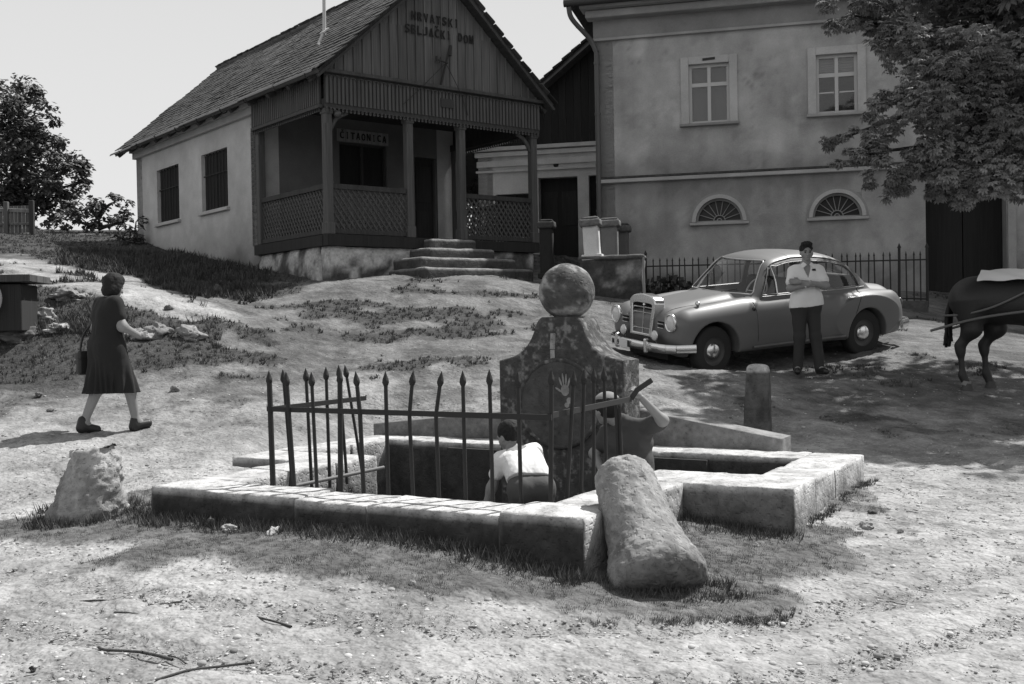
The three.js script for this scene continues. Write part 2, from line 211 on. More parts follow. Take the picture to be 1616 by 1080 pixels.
{
  const xs = [], zs = [];
  const fill = (l, a, b, st) => { const n = Math.round(Math.abs(b - a) / st); for (let i = 0; i < n; i++) l.push(a + (b - a) * i / n); };
  fill(xs, -600, -100, 60); fill(xs, -100, -30, 8); fill(xs, -30, -14, 1); fill(xs, -14, -6, 0.16); fill(xs, -6, 6, 0.05); fill(xs, 6, 14, 0.16); fill(xs, 14, 30, 1); fill(xs, 30, 100, 8); fill(xs, 100, 660, 60);
  fill(zs, 200, 20, 30); fill(zs, 20, 0, 2); fill(zs, 0, -4, 0.2); fill(zs, -4, -10.5, 0.04); fill(zs, -10.5, -20, 0.08); fill(zs, -20, -34, 0.25); fill(zs, -34, -60, 2); fill(zs, -60, -660, 40);
  const nx = xs.length, nz = zs.length, pos = new Float32Array(nx * nz * 3), col = new Float32Array(nx * nz * 3), uv = new Float32Array(nx * nz * 2), idx = [];
  for (let j = 0; j < nz; j++) for (let i = 0; i < nx; i++) {
    const x = xs[i], z = zs[j], k = j * nx + i, near = x > -15 && x < 15 && z < 1 && z > -35; let y = ground(x, z), c = 0.3;
    if (near) {
      const g = grassiness(x, z), n = fbm(x * 1.1, z * 1.1, 2, 4), m = fbm(x * 6, z * 6, 5, 4), d = Math.hypot(x, z), bump = noise3(x * 9, z * 9, 3);
      y += (m - 0.5) * 0.026 + (noise3(x * 17, z * 17, 6) - 0.5) * 0.012 + (n - 0.5) * (0.05 + 0.07 * sstep(8, 12, d)) + g * 0.015 + (bump > 0.7 ? (bump - 0.7) * 0.05 : 0);
      let rut = 9; for (const l of ruts) for (let q = 0; q + 1 < l.length; q++) rut = Math.min(rut, segd(x, z, l[q], l[q + 1])); const rw = sstep(0.16, 0.02, rut + 0.1 * (m - 0.5)); y -= 0.014 * rw - 0.006 * sstep(0.3, 0.18, rut) * (1 - rw);
      let pd = 9; for (const l of paths) for (let q = 0; q + 1 < l.length; q++) pd = Math.min(pd, segd(x, z, l[q], l[q + 1]));
      const mot = sstep(0.42, 0.66, fbm(x * 1.7 + 4, z * 2.2, 6, 5) * 0.65 + fbm(x * 7, z * 9, 3, 3) * 0.35) * sstep(9.2, 13, d) * sstep(0.15, 0.5, pd); const sp = sstep(0.56, 0.7, fbm(x * 13, z * 17, 9, 3)) * (0.25 + 0.5 * sstep(0.45, 0.65, fbm(x * 0.8, z * 1.1, 5, 3)));
      const dirt = (1 - 0.5 * mot) * (1 - 0.45 * sp) * clamp((0.385 - 0.19 * sstep(10, 15, d) * sstep(0.2, 0.8, pd)) * (0.56 + 0.5 * n + 0.4 * m), 0.1, 0.52);
      const hf = noise3(x * 21, z * 21, 4) * 0.6 + noise3(x * 47, z * 47, 9) * 0.4; c = lerp(dirt * (1 - 0.13 * rw), (0.05 + 0.06 * m) * (0.45 + 1.1 * hf) * (1 - 0.4 * sstep(10, 13, d)), clamp(g * lerp(0.35 + 1.0 * hf, 0.7 + 0.5 * hf, sstep(10, 13, d))) * 0.96 * (1 - 0.7 * rw)); c *= 0.86 + 0.28 * hf;
    } else c = 0.1 + 0.05 * fbm(x * 0.3, z * 0.3, 1, 3);
    pos.set([x, y, z], k * 3); col.set([c, c, c], k * 3); uv.set([x, z], k * 2);
  }
  for (let j = 0; j + 1 < nz; j++) for (let i = 0; i + 1 < nx; i++) {
    const a = j * nx + i, b = a + 1, c = a + nx, d = c + 1; if (inWell((xs[i] + xs[i + 1]) / 2, (zs[j] + zs[j + 1]) / 2, 0.2)) continue;
    idx.push(a, b, c, b, d, c);
  }
  const g = new THREE.BufferGeometry(); g.setAttribute('position', new THREE.BufferAttribute(pos, 3)); g.setAttribute('color', new THREE.BufferAttribute(col, 3)); g.setAttribute('uv', new THREE.BufferAttribute(uv, 2)); g.setIndex(idx); g.computeVertexNormals();
  const m = new THREE.Mesh(g, new THREE.MeshStandardMaterial({ vertexColors: true, map: dirtMap, bumpMap: dirtBump, bumpScale: 0.04, roughness: 0.97 })); m.name = 'ground'; m.receiveShadow = true; m.castShadow = true; m.userData = { kind: 'structure', label: 'pale trodden earth of the village square rising to the houses' }; scene.add(m);
}
// ------------------------------------------------------------------ buildings
// an upright wall from (0,0) to (W,H), facing +z, with openings [x0,y0,x1,y1]; shade(x,y) is the tone of its plaster
function wallGeo(W, H, holes, shade, t = 0.4, step = 0.16, y0 = 0) {
  const cut = (lo, hi, es) => { const l = [...new Set([lo, hi, ...es])].sort((a, b) => a - b), o = []; for (let i = 0; i + 1 < l.length; i++) { const n = Math.max(1, Math.round((l[i + 1] - l[i]) / step)); for (let k = 0; k < n; k++) o.push(l[i] + (l[i + 1] - l[i]) * k / n); } o.push(hi); return o; };
  const xs = cut(0, W, holes.flatMap(h => [h[0], h[2]])), ys = cut(y0, H, holes.flatMap(h => [h[1], h[3]])), pos = [], col = [], uv = [];
  const quad = (p, cs) => { for (const i of [0, 1, 2, 0, 2, 3]) { pos.push(...p[i]); const c = shade(cs[i][0], cs[i][1]); col.push(c, c, c); uv.push(cs[i][0] + p[i][2], cs[i][1]); } };
  for (let i = 0; i + 1 < xs.length; i++) for (let j = 0; j + 1 < ys.length; j++) {
    const mx = (xs[i] + xs[i + 1]) / 2, my = (ys[j] + ys[j + 1]) / 2; if (holes.some(h => mx > h[0] && mx < h[2] && my > h[1] && my < h[3])) continue;
    const c = [[xs[i], ys[j]], [xs[i + 1], ys[j]], [xs[i + 1], ys[j + 1]], [xs[i], ys[j + 1]]];
    quad(c.map(q => [q[0], q[1], 0]), c); quad([c[1], c[0], c[3], c[2]].map(q => [q[0], q[1], -t]), c);
  }
  const strip = (a, b, flip) => { const p = [[...a, 0], [...a, -t], [...b, -t], [...b, 0]]; if (flip) p.reverse(); quad(p, p); };
  for (const [a, b, c, d] of holes) { strip([a, b], [a, d]); strip([c, d], [c, b]); strip([c, b], [a, b]); strip([a, d], [c, d]); }
  strip([0, H], [0, y0]); strip([W, y0], [W, H]); strip([W, H], [0, H]); strip([0, y0], [W, y0]);
  const g = new THREE.BufferGeometry(); g.setAttribute('position', new THREE.Float32BufferAttribute(pos, 3)); g.setAttribute('color', new THREE.Float32BufferAttribute(col, 3)); g.setAttribute('uv', new THREE.Float32BufferAttribute(uv, 2)); g.computeVertexNormals(); return g;
}
const plasterV = new THREE.MeshStandardMaterial({ vertexColors: true, map: plasterMap, bumpMap: plasterBump, bumpScale: 0.006, roughness: 0.95 });
const M4 = (x, y, z, ry = 0) => new THREE.Matrix4().makeRotationY(ry).setPosition(x, y, z);
function addWall(parent, name, W, H, holes, shade, m4, t = 0.4, step = 0.16, y0 = 0) { const m = mesh(name, wallGeo(W, H, holes, shade, t, step, y0).applyMatrix4(m4), plasterV, parent, 0); return m; }
const tileGeo = (() => { // a plain clay tile with a rounded lower end
  const s = new THREE.Shape(); s.moveTo(-0.085, 0.3); s.lineTo(-0.085, 0.04); s.quadraticCurveTo(-0.07, 0, 0, 0); s.quadraticCurveTo(0.07, 0, 0.085, 0.04); s.lineTo(0.085, 0.3);
  return new THREE.ExtrudeGeometry(s, { depth: 0.016, bevelEnabled: false, curveSegments: 3 });
})();
const tileMat = M(1, 0.9);
// courses of tiles on a slope: o = lower corner, u = along the eave, s = up the slope (unit vectors)
function tiles(parent, o, u, s, L, S, tone, seed, skip = () => false) {
  const r = rng(seed), n = V().crossVectors(u, s).normalize(); if (n.y < 0) n.negate();
  const list = [], course = 0.155, wd = 0.178, rows = Math.floor(S / course) + 1, cols = Math.floor(L / wd);
  for (let j = 0; j < rows; j++) for (let i = 0; i <= cols; i++) { const x = (i + (j % 2 ? 0.5 : 0)) * wd; if (x > L + 0.05 || skip(x, j * course)) continue; list.push([x, j * course]); }
  const im = new THREE.InstancedMesh(tileGeo, tileMat, list.length), X = V().crossVectors(s, n);
  const m = new THREE.Matrix4(), c = new THREE.Color(), q = V();
  list.forEach(([x, y], i) => {
    const tilt = 0.085 + (r() - 0.5) * 0.05, yaw = (r() - 0.5) * 0.05, sag = (fbm(x * 0.6 + seed, y * 0.6, 3, 3) - 0.5) * 0.09;
    const sv = s.clone().addScaledVector(n, -tilt).normalize(), xv = X.clone().applyAxisAngle(n, yaw), nv = V().crossVectors(xv, sv).normalize();
    m.makeBasis(xv, sv, nv); q.copy(o).addScaledVector(u, x).addScaledVector(s, y + (r() - 0.5) * 0.02).addScaledVector(n, 0.035 + sag + r() * 0.006); m.setPosition(q); im.setMatrixAt(i, m);
    const d = fbm(x * 0.8 + seed, y * 0.8, 7, 4), t = tone * (0.55 + 0.55 * r()) * (0.6 + 0.9 * d) * (r() < 0.06 ? 0.55 : 1); im.setColorAt(i, c.setRGB(t, t, t));
  });
  im.name = 'roof_tiles'; im.userData.kind = 'stuff'; im.castShadow = im.receiveShadow = true; parent.add(im); return im;
}
function slab(a, b, c, d, t) { // a thick four-cornered sheet
  const n = V().crossVectors(b.clone().sub(a), d.clone().sub(a)).normalize(); if (n.y > 0) n.negate(); n.multiplyScalar(t);
  const p = [a, b, c, d, ...[a, b, c, d].map(q => q.clone().add(n))], f = [[0, 1, 2, 3], [7, 6, 5, 4], [0, 4, 5, 1], [1, 5, 6, 2], [2, 6, 7, 3], [3, 7, 4, 0]], pos = [];
  for (const q of f) for (const i of [0, 1, 2, 0, 2, 3]) pos.push(p[q[i]].x, p[q[i]].y, p[q[i]].z);
  const g = new THREE.BufferGeometry(); g.setAttribute('position', new THREE.Float32BufferAttribute(pos, 3)); g.computeVertexNormals(); return g;
}
const font = await new FontLoader().loadAsync('fonts/droid/droid_sans_bold.typeface.json');
function letters(parent, text, cx, y, z, width, height, mat, name = 'lettering', depth = 0.012, ry = 0, fill = 0.72) { // raised letters at an even pitch
  const L = [], p = width / (text.length - 1 + fill); for (let i = 0; i < text.length; i++) { if (text[i] === ' ') continue; const g = new TextGeometry(text[i], { font, size: 1, depth, curveSegments: 3, bevelEnabled: false }); g.computeBoundingBox(); const b = g.boundingBox, w = text[i] === 'I' ? 0.22 : fill; g.translate(-(b.min.x + b.max.x) / 2, -b.min.y, 0); g.scale(w * p / (b.max.x - b.min.x), height / (b.max.y - b.min.y), 1); g.rotateZ(0.03 * Math.sin(i * 5 + y)); g.translate(-width / 2 + p * (i + fill / 2), 0.006 * Math.sin(i * 3), 0); L.push(clean(g)); }
  const g = mergeGeometries(L); if (ry) g.rotateY(ry); g.translate(cx, y, z); const m = new THREE.Mesh(g, mat); m.name = name; m.castShadow = true; m.userData.kind = 'stuff'; parent.add(m); return m;
}
const weather = (seed, lo, hi, f = 1) => (x, y) => lerp(lo, hi, fbm(x * 0.7 * f + seed, y * 0.7 * f, seed, 5)) * (0.9 + 0.2 * fbm(x * 5 + seed, y * 2, 3, 3));

// ---- the village hall with its boarded gable and porch; local frame: x along the front, -z backwards, y = 0 the porch floor
{
  const P1 = at(519, 370, 19.5), H = base('village_hall', P1.x, P1.y, P1.z, 0.669);
  tag(H, 'low whitewashed hall with tiled roof, boarded gable and dark wooden porch', 'house');
  const W = 4.81, Lb = 9.9, pd = 2.85, eave = 2.87, ov = 0.34, slope = 0.895, half = W / 2 + ov, ridge = eave + half * slope, front = 0.32, back = -Lb - 0.3;
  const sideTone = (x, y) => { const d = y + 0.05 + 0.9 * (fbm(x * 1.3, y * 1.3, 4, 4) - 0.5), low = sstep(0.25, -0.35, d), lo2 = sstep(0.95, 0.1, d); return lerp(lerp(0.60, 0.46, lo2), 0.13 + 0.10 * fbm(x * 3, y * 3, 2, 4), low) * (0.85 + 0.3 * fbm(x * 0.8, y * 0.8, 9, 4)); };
  // left wall (local -x side): wall coordinate 0 at its far end
  const holes = [[9.9 - 8.5, 0.93, 9.9 - 7.1, 2.2], [9.9 - 5.76, 0.95, 9.9 - 4.36, 2.2]];
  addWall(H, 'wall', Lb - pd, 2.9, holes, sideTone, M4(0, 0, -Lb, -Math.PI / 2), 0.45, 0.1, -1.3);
  addWall(H, 'wall', Lb - pd, 2.9, [], (x, y) => 0.5, M4(W, 0, -pd, Math.PI / 2), 0.45, 0.6, -1.3);
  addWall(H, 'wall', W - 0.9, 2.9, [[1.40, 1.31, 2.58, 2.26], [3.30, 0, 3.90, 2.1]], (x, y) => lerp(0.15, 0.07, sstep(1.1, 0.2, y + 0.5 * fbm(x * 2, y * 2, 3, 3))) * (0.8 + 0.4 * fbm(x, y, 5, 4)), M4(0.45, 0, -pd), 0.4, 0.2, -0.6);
  addWall(H, 'wall', W, 2.9, [], () => 0.5, M4(W, 0, -Lb, Math.PI), 0.4, 0.8, -1);
  // cornice along the left eave
  mesh('cornice', [box(0.10, 0.14, Lb - pd, -0.05, 2.72, -(Lb + pd) / 2), box(0.18, 0.08, Lb - pd, -0.09, 2.835, -(Lb + pd) / 2)], plaster(0.5), H);
  // dark recessed windows with wooden shutters and bars
  const shut = wood(0.014), frameM = M(0.5, 0.9, { map: plasterMap });
  for (const [a, b, c, d] of holes) {
    const z0 = -9.9 + a, z1 = -9.9 + c, w = new THREE.Group(); w.name = 'window'; H.add(w);
    mesh('sill', [rbox(0.1, 0.07, z1 - z0 + 0.16, 0.012, -0.03, b - 0.06, (z0 + z1) / 2)], plaster(0.55), w);
    for (let i = 0; i < 2; i++) mesh('shutter', [box(0.05, d - b - 0.04, (z1 - z0) / 2 - 0.02, 0.11, (b + d) / 2, z0 + (z1 - z0) * (0.25 + 0.5 * i))], shut, w);
    const bars = []; for (let i = 1; i < 8; i++) bars.push(box(0.016, d - b, 0.016, 0.06, (b + d) / 2, z0 + (z1 - z0) * i / 8)); bars.push(box(0.02, 0.02, z1 - z0, 0.06, b + (d - b) * 0.62, (z0 + z1) / 2));
    mesh('bars', bars, M(0.016, 0.8), w);
  }
  // porch floor, foundation and posts
  mesh('floor_beam', [box(W + 0.16, 0.2, 0.18, W / 2, -0.1, 0.0), box(0.18, 0.2, pd, 0.0, -0.1, -pd / 2 - 0.09), box(0.18, 0.2, pd, W, -0.1, -pd / 2 - 0.09)], wood(0.022), H);
  mesh('floor', [box(W - 0.2, 0.06, pd - 0.1, W / 2, -0.05, -pd / 2 - 0.05)], wood(0.05), H);
  const fT = (x, y) => { const n = fbm(x * 1.6, y * 1.6, 3, 5), m = fbm(x * 4, y * 4, 9, 4); return lerp(0.6, 0.10, sstep(0.47, 0.6, n * 0.55 + m * 0.45 + 0.1 * sstep(-0.3, -1, y))); };
  for (const [x0, x1] of [[0, 2.0], [3.05, W]]) { const g = jitter(subbox(x1 - x0, 1.5, 0.4, 0.09, 0.06).translate((x0 + x1) / 2, -0.94, -0.18), 0.05, 2.2, x0 + 1); tone3(g, (x, y, z) => fT(x, y)); mesh('foundation', triUV(g), plasterV2(), H, 0); }
  { const g = jitter(subbox(0.4, 1.7, pd, 0.1, 0.06).translate(0.18, -1.04, -pd / 2 - 0.3), 0.05, 2.2, 5); tone3(g, (x, y, z) => fT(z, y)); mesh('foundation', triUV(g), plasterV2(), H, 0); const g2 = jitter(subbox(0.4, 1.5, pd, 0.2, 0.06).translate(W - 0.18, -0.94, -pd / 2 - 0.3), 0.05, 2.2, 6); tone3(g2, (x, y, z) => fT(z, y)); mesh('foundation', triUV(g2), plasterV2(), H, 0); }
  const pw = wood(0.1), posts = [0, 1.74, 2.97, W];
  for (const x of posts) { mesh('post', [rbox(0.15, 2.3, 0.15, 0.02, x, 1.15, 0), rbox(0.19, 0.22, 0.19, 0.02, x, 0.11, 0), rbox(0.19, 0.1, 0.19, 0.02, x, 2.22, 0)], pw, H); }
  mesh('post', [rbox(0.15, 2.3, 0.15, 0.02, 0, 1.15, -pd + 0.09)], pw, H);
  mesh('post', [rbox(0.15, 2.3, 0.15, 0.02, W, 1.15, -pd + 0.09)], pw, H);
  // curved braces at the post heads
  for (const [x, s] of [[W, -1], [0, 1]]) mesh('brace', [tube([V(x + s * 0.06, 1.9, 0), V(x + s * 0.2, 2.12, 0), V(x + s * 0.42, 2.24, 0)], 0.045, 8, 5)], pw, H);
  // lattice railings: crossed laths between two rails
  const lath = M(0.085, 0.85, { map: woodMap }), lathD = M(0.055, 0.85, { map: woodMap });
  const lattice = (a, b, len, name) => { const u = b.clone().sub(a).normalize(), g = new THREE.Group(); g.name = name; H.add(g); const top = 0.84, bot = 0.1, hh = top - bot, L = [];
    for (const [y, w] of [[top + 0.04, 0.09], [bot - 0.04, 0.08]]) mesh('rail', [beam(a.clone().setY(y), b.clone().setY(y), w, w)], wood(0.05), g);
    const nrm = V(u.z, 0, -u.x); const crosses = []; for (const s of [1, -1]) for (let t = -hh; t < len + hh; t += 0.115) { // laths at 55 degrees, clipped to the frame
      const k = 0.72; let x0 = s > 0 ? t : t + hh * k, x1 = s > 0 ? t + hh * k : t, y0 = bot, y1 = top; const dx = x1 - x0; const cl = (x, ) => x; let p0 = [x0, y0], p1 = [x1, y1];
      const clip = (p, q, lim, lower) => { if (lower ? p[0] < lim : p[0] > lim) { const f = (lim - q[0]) / (p[0] - q[0]); return [lim, q[1] + (p[1] - q[1]) * f]; } return p; };
      if ((p0[0] < 0 && p1[0] < 0) || (p0[0] > len && p1[0] > len)) continue; p0 = clip(p0, p1, 0, true); p1 = clip(p1, p0, 0, true); p0 = clip(p0, p1, len, false); p1 = clip(p1, p0, len, false);
      const A = a.clone().addScaledVector(u, p0[0]).setY(p0[1]).addScaledVector(nrm, s * 0.008), B = a.clone().addScaledVector(u, p1[0]).setY(p1[1]).addScaledVector(nrm, s * 0.008); if (A.distanceTo(B) < 0.05) continue; const q = beam(V(0, 0, 0), V(0, A.distanceTo(B), 0), 0.034, 0.014); const up = B.clone().sub(A).normalize(), xx = V().crossVectors(up, nrm).normalize(); q.translate(0, 0, 0); q.applyMatrix4(new THREE.Matrix4().makeBasis(xx, up, V().crossVectors(xx, up)).setPosition(A)); crosses.push(q); }
    const m = mesh('laths', crosses, lath, g); m.userData.kind = 'stuff'; return g; };
  lattice(V(0.08, 0, 0), V(1.66, 0, 0), 1.58, 'lattice_railing'); lattice(V(3.05, 0, 0), V(W - 0.08, 0, 0), W - 3.13, 'lattice_railing'); lattice(V(0, 0, -pd + 0.16), V(0, 0, -0.08), pd - 0.24, 'lattice_railing'); lattice(V(W, 0, -0.08), V(W, 0, -pd + 0.16), pd - 0.24, 'lattice_railing');
  // beams, ceiling and the fretted fascia
  mesh('beam', [box(W + 0.2, 0.14, 0.16, W / 2, 2.36, 0), box(0.16, 0.14, pd, 0, 2.36, -pd / 2 - 0.08), box(0.16, 0.14, pd, W, 2.36, -pd / 2 - 0.08)], wood(0.04), H);
  mesh('ceiling', [box(W - 0.02, 0.05, pd + 0.2, W / 2, 2.78, -pd / 2)], wood(0.05), H);
  const fasc = (L, m4, nm) => { const g = [], s = []; const n = Math.round(L / 0.082); for (let i = 0; i < n; i++) { const x = (i + 0.5) * L / n; g.push(box(0.05, 0.5, 0.024, x, 2.6, 0.034)); s.push(box(0.03, 0.05, 0.018, x, 2.255, 0.02)); const c = new THREE.CylinderGeometry(0.025, 0.025, 0.018, 8, 1, false); c.rotateX(Math.PI / 2); c.translate(x, 2.232, 0.02); s.push(c); if (i % 2 === 0) { const h = new THREE.TorusGeometry(0.06, 0.012, 4, 8, Math.PI); h.translate(x + L / n / 2, 2.79, 0.05); s.push(h); } }
    const panel = box(L, 0.62, 0.022, L / 2, 2.58, 0.01); for (const q of [...g, ...s, panel]) q.applyMatrix4(m4); const fg = new THREE.Group(); fg.name = 'fascia'; H.add(fg); mesh('fascia_panel', [panel], wood(0.055), fg); const b = mesh('batten', g, wood(0.105), fg); b.userData.kind = 'stuff'; const c = mesh('scallop_trim', s, wood(0.09), fg); c.userData.kind = 'stuff'; };
  fasc(W + 0.2, M4(-0.1, 0, 0.1)); fasc(pd, M4(-0.1, 0, -pd, -Math.PI / 2)); fasc(pd + 0.5, M4(W + 0.1, 0, 0.1, Math.PI / 2));
  mesh('moulding', [rbox(W + 0.5, 0.07, 0.09, 0.015, W / 2, 2.925, 0.16), box(0.08, 0.06, pd, -0.14, 2.3, -pd / 2 + 0.05)], wood(0.075), H);
  // gable: upright boards with cover strips, each board a part
  const r = rng(5); const bw = 0.196, nb = Math.ceil((W + 0.5) / bw), bm = [0.125, 0.15, 0.175, 0.14, 0.11].map(v => wood(v));
  for (let i = 0; i < nb; i++) { const x0 = -0.25 + i * bw, x1 = x0 + bw - 0.008, ytop = x => ridge - 0.12 - Math.abs(x - W / 2) * slope; const s = new THREE.Shape(); const a = Math.max(2.93, ytop(x0)), b = Math.max(2.93, ytop(x1)); if (a < 2.96 && b < 2.96) continue;
    s.moveTo(x0, 2.93); s.lineTo(x1, 2.93); s.lineTo(x1, b); if (x0 < W / 2 && x1 > W / 2) s.lineTo(W / 2, ridge - 0.12); s.lineTo(x0, a); const g = new THREE.ExtrudeGeometry(s, { depth: 0.026, bevelEnabled: false }); g.translate(0, 0, 0.06 + r() * 0.01); mesh('gable_board', g, bm[Math.floor(r() * 5)], H);
    if (i) { const y1 = Math.max(2.94, ytop(x0)); const st = mesh('cover_strip', [box(0.03, y1 - 2.93, 0.02, x0 - 0.004, (2.93 + y1) / 2, 0.104)], bm[Math.floor(r() * 3)], H); } }
  { const s = new THREE.Shape(); s.moveTo(-0.25, 2.9); s.lineTo(W + 0.25, 2.9); s.lineTo(W / 2, ridge - 0.1); mesh('gable_wall', [new THREE.ExtrudeGeometry(s, { depth: 0.04, bevelEnabled: false }).translate(0, 0, 0.015)], wood(0.03), H); const s2 = s.clone(); mesh('gable_wall', [new THREE.ExtrudeGeometry(s2, { depth: 0.1, bevelEnabled: false }).translate(0, 0, -Lb)], plaster(0.4), H); }
  letters(H, 'HRVATSKI', 2.34, 4.14, 0.116, 1.10, 0.165, black); const l2 = letters(H, 'SELJACKI DOM', 2.445, 3.88, 0.116, 1.60, 0.165, black);
  mesh('caron', [beam(V(2.337, 4.105, 0.122), V(2.365, 4.065, 0.122), 0.02, 0.012), beam(V(2.365, 4.066, 0.123), V(2.393, 4.106, 0.123), 0.02, 0.012)], black, H);
  mesh('name_plate', [box(0.30, 0.17, 0.02, 2.56, 2.63, 0.155)], M(0.015, 0.5), H);
  // sign over the reading-room window and the dark window and door behind the porch
  { const sg = mesh('sign_board', [rbox(1.28, 0.27, 0.03, 0.008, 2.42, 2.40, -pd + 0.03)], wood(0.3), H); letters(sg, 'CITAONICA', 2.42, 2.33, -pd + 0.046, 1.14, 0.145, black); mesh('caron', [beam(V(1.885, 2.515, -pd + 0.055), V(1.905, 2.488, -pd + 0.055), 0.016, 0.01), beam(V(1.905, 2.489, -pd + 0.056), V(1.927, 2.516, -pd + 0.056), 0.016, 0.01)], black, sg);
    const w = new THREE.Group(); w.name = 'window'; H.add(w); mesh('frame', [box(1.22, 0.05, 0.06, 2.44, 1.33, -pd - 0.08), box(1.22, 0.05, 0.06, 2.44, 2.24, -pd - 0.08), ...[1.87, 2.44, 3.01].map(x => box(0.05, 0.95, 0.06, x, 1.785, -pd - 0.081))], wood(0.05), w);
    mesh('shutter', [box(1.18, 0.95, 0.03, 2.44, 1.785, -pd - 0.16)], wood(0.018), w); mesh('sill', [rbox(1.3, 0.05, 0.1, 0.01, 2.44, 1.285, -pd + 0.03)], wood(0.08), w);
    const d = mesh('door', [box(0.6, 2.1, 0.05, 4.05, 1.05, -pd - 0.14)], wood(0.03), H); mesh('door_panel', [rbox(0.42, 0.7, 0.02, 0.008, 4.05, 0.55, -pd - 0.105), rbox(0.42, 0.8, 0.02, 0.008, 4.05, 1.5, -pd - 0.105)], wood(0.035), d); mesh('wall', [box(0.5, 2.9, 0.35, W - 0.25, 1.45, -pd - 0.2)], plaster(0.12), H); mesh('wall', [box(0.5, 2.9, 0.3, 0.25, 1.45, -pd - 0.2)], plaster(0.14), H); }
  // roof: decks, rafters, tiles, ridge, gutter
  const rf = new THREE.Group(); rf.name = 'roof'; H.add(rf);
  for (const s of [-1, 1]) {
    const ex = W / 2 + s * half, e0 = V(ex, eave, front), e1 = V(ex, eave, back), r0 = V(W / 2, ridge, front), r1 = V(W / 2, ridge, back);
    mesh('roof_deck', [slab(e0, e1, r1, r0, 0.07)], wood(0.05), rf);
    const up = r0.clone().sub(e0).normalize(), S = r0.distanceTo(e0); const o = s < 0 ? e1.clone() : e0.clone(); tiles(rf, o.addScaledVector(up, -0.06), s < 0 ? V(0, 0, 1) : V(0, 0, -1), up, front - back + 0.05, S - 0.05, 0.085, s < 0 ? 11 : 12);
    mesh('bargeboard', [beam(e0.clone().add(V(0, -0.11, 0.0)), r0.clone().add(V(0, -0.11, 0.0)), 0.05, 0.05)], wood(0.06), rf);
    const raf = []; for (let z = front - 0.3; z > back; z -= 0.85) raf.push(beam(V(ex, eave - 0.12, z), V(ex - s * 0.42, eave - 0.12 + 0.42 * slope, z), 0.08, 0.1)); const rm = mesh('rafter_end', raf, wood(0.06), rf); rm.userData.kind = 'stuff';
  }
  for (let z = back + 0.1, i = 0; z < front; z += 0.33, i++) { const g = new THREE.CylinderGeometry(0.12, 0.13, 0.36, 8, 1, false, -Math.PI / 2, Math.PI); g.rotateX(Math.PI / 2 + 0.04); g.rotateZ(0); g.translate(W / 2, ridge - 0.0 + (i % 3) * 0.006, z + 0.16); mesh('ridge_tile', g, stone(0.13), rf); }
  { const gx = W / 2 - half - 0.07, pts = []; const n = 7; for (let i = 0; i < n; i++) { const z0 = lerp(front + 0.05, back - 0.25, i / n), z1 = lerp(front + 0.05, back - 0.25, (i + 1) / n); const g = new THREE.CylinderGeometry(0.075, 0.075, z0 - z1 - 0.004, 10, 1, true, Math.PI / 2, Math.PI); g.rotateX(Math.PI / 2); g.translate(gx, eave - 0.06 - i * 0.006 + (i % 2) * 0.014, (z0 + z1) / 2); pts.push(g); }
    const m = mesh('gutter', pts, M(0.16, 0.5, { metalness: 0.4, side: THREE.DoubleSide }), rf); const br = []; for (let i = 0; i < 9; i++) br.push(T4(new THREE.TorusGeometry(0.085, 0.012, 4, 10, Math.PI), gx, eave - 0.05, lerp(front - 0.2, back, i / 8.4), Math.PI)); for (const q of br) mesh('bracket', [q], darkIron, m); }
  mesh('vent_pipe', [bar(V(0.62, 3.95, -1.15), V(0.64, 5.4, -1.15), 0.035), rbox(0.16, 0.04, 0.16, 0.01, 0.62, 4.02, -1.15, 0, 0, 0.73), bar(V(0.45, 3.72, -1.1), V(0.62, 4.02, -1.15), 0.03)], M(0.5, 0.6), rf);
  // broken electricity bracket on the gable
  { const b = new THREE.Group(); b.name = 'wire_bracket'; H.add(b); mesh('rod', [bar(V(2.62, 3.75, 0.2), V(2.42, 2.94, 0.14), 0.02), bar(V(2.63, 3.75, 0.2), V(2.61, 3.55, 0.2), 0.035)], darkIron, b); mesh('cross_arm', [bar(V(2.30, 3.44, 0.2), V(2.56, 3.40, 0.2), 0.016), bar(V(2.30, 3.50, 0.2), V(2.30, 3.40, 0.2), 0.022), bar(V(2.40, 3.50, 0.2), V(2.36, 3.38, 0.2), 0.014)], darkIron, b); mesh('wire', [bar(V(2.52, 3.40, 0.19), V(1.98, 2.9, 0.21), 0.007), bar(V(1.98, 2.9, 0.22), V(1.55, 2.50, 0.16), 0.007), bar(V(2.52, 3.40, 0.19), V(2.82, 2.9, 0.21), 0.007), bar(V(2.82, 2.9, 0.22), V(3.05, 2.45, 0.16), 0.006)], darkIron, b); }
  mesh('insulator', [T4(new THREE.SphereGeometry(0.07, 12, 8), 0.14, 2.16, 0.16), bar(V(0.14, 2.2, 0.16), V(0.05, 2.3, 0.09), 0.014)], M(0.06, 0.3), H);
  // steps: four broad stone treads
  const st = [[1.99, 3.07, 0.34, -0.02], [1.71, 3.30, 0.64, -0.22], [1.35, 3.59, 0.94, -0.42], [1.23, 3.77, 1.26, -0.63]], sm = stone(0.2, 0.01), edge = stone(0.33, 0.01);
  for (const [a, b, z, y] of st) { const g = jitter(subbox(b - a, 0.5, z + 0.25, 0.06, 0.05).translate((a + b) / 2, y - 0.25, (z - 0.25) / 2), 0.016, 3, a); tone3(g, (x, yy, zz) => (yy > y - 0.04 ? 0.33 : 0.085) * (0.75 + 0.5 * fbm(x * 3, yy * 3, zz * 3, 3))); mesh('step', triUV(g), plasterV2(), H, 0); }  // edges catching the sun are painted in: paler tops, darker risers
  partNames(H);
}
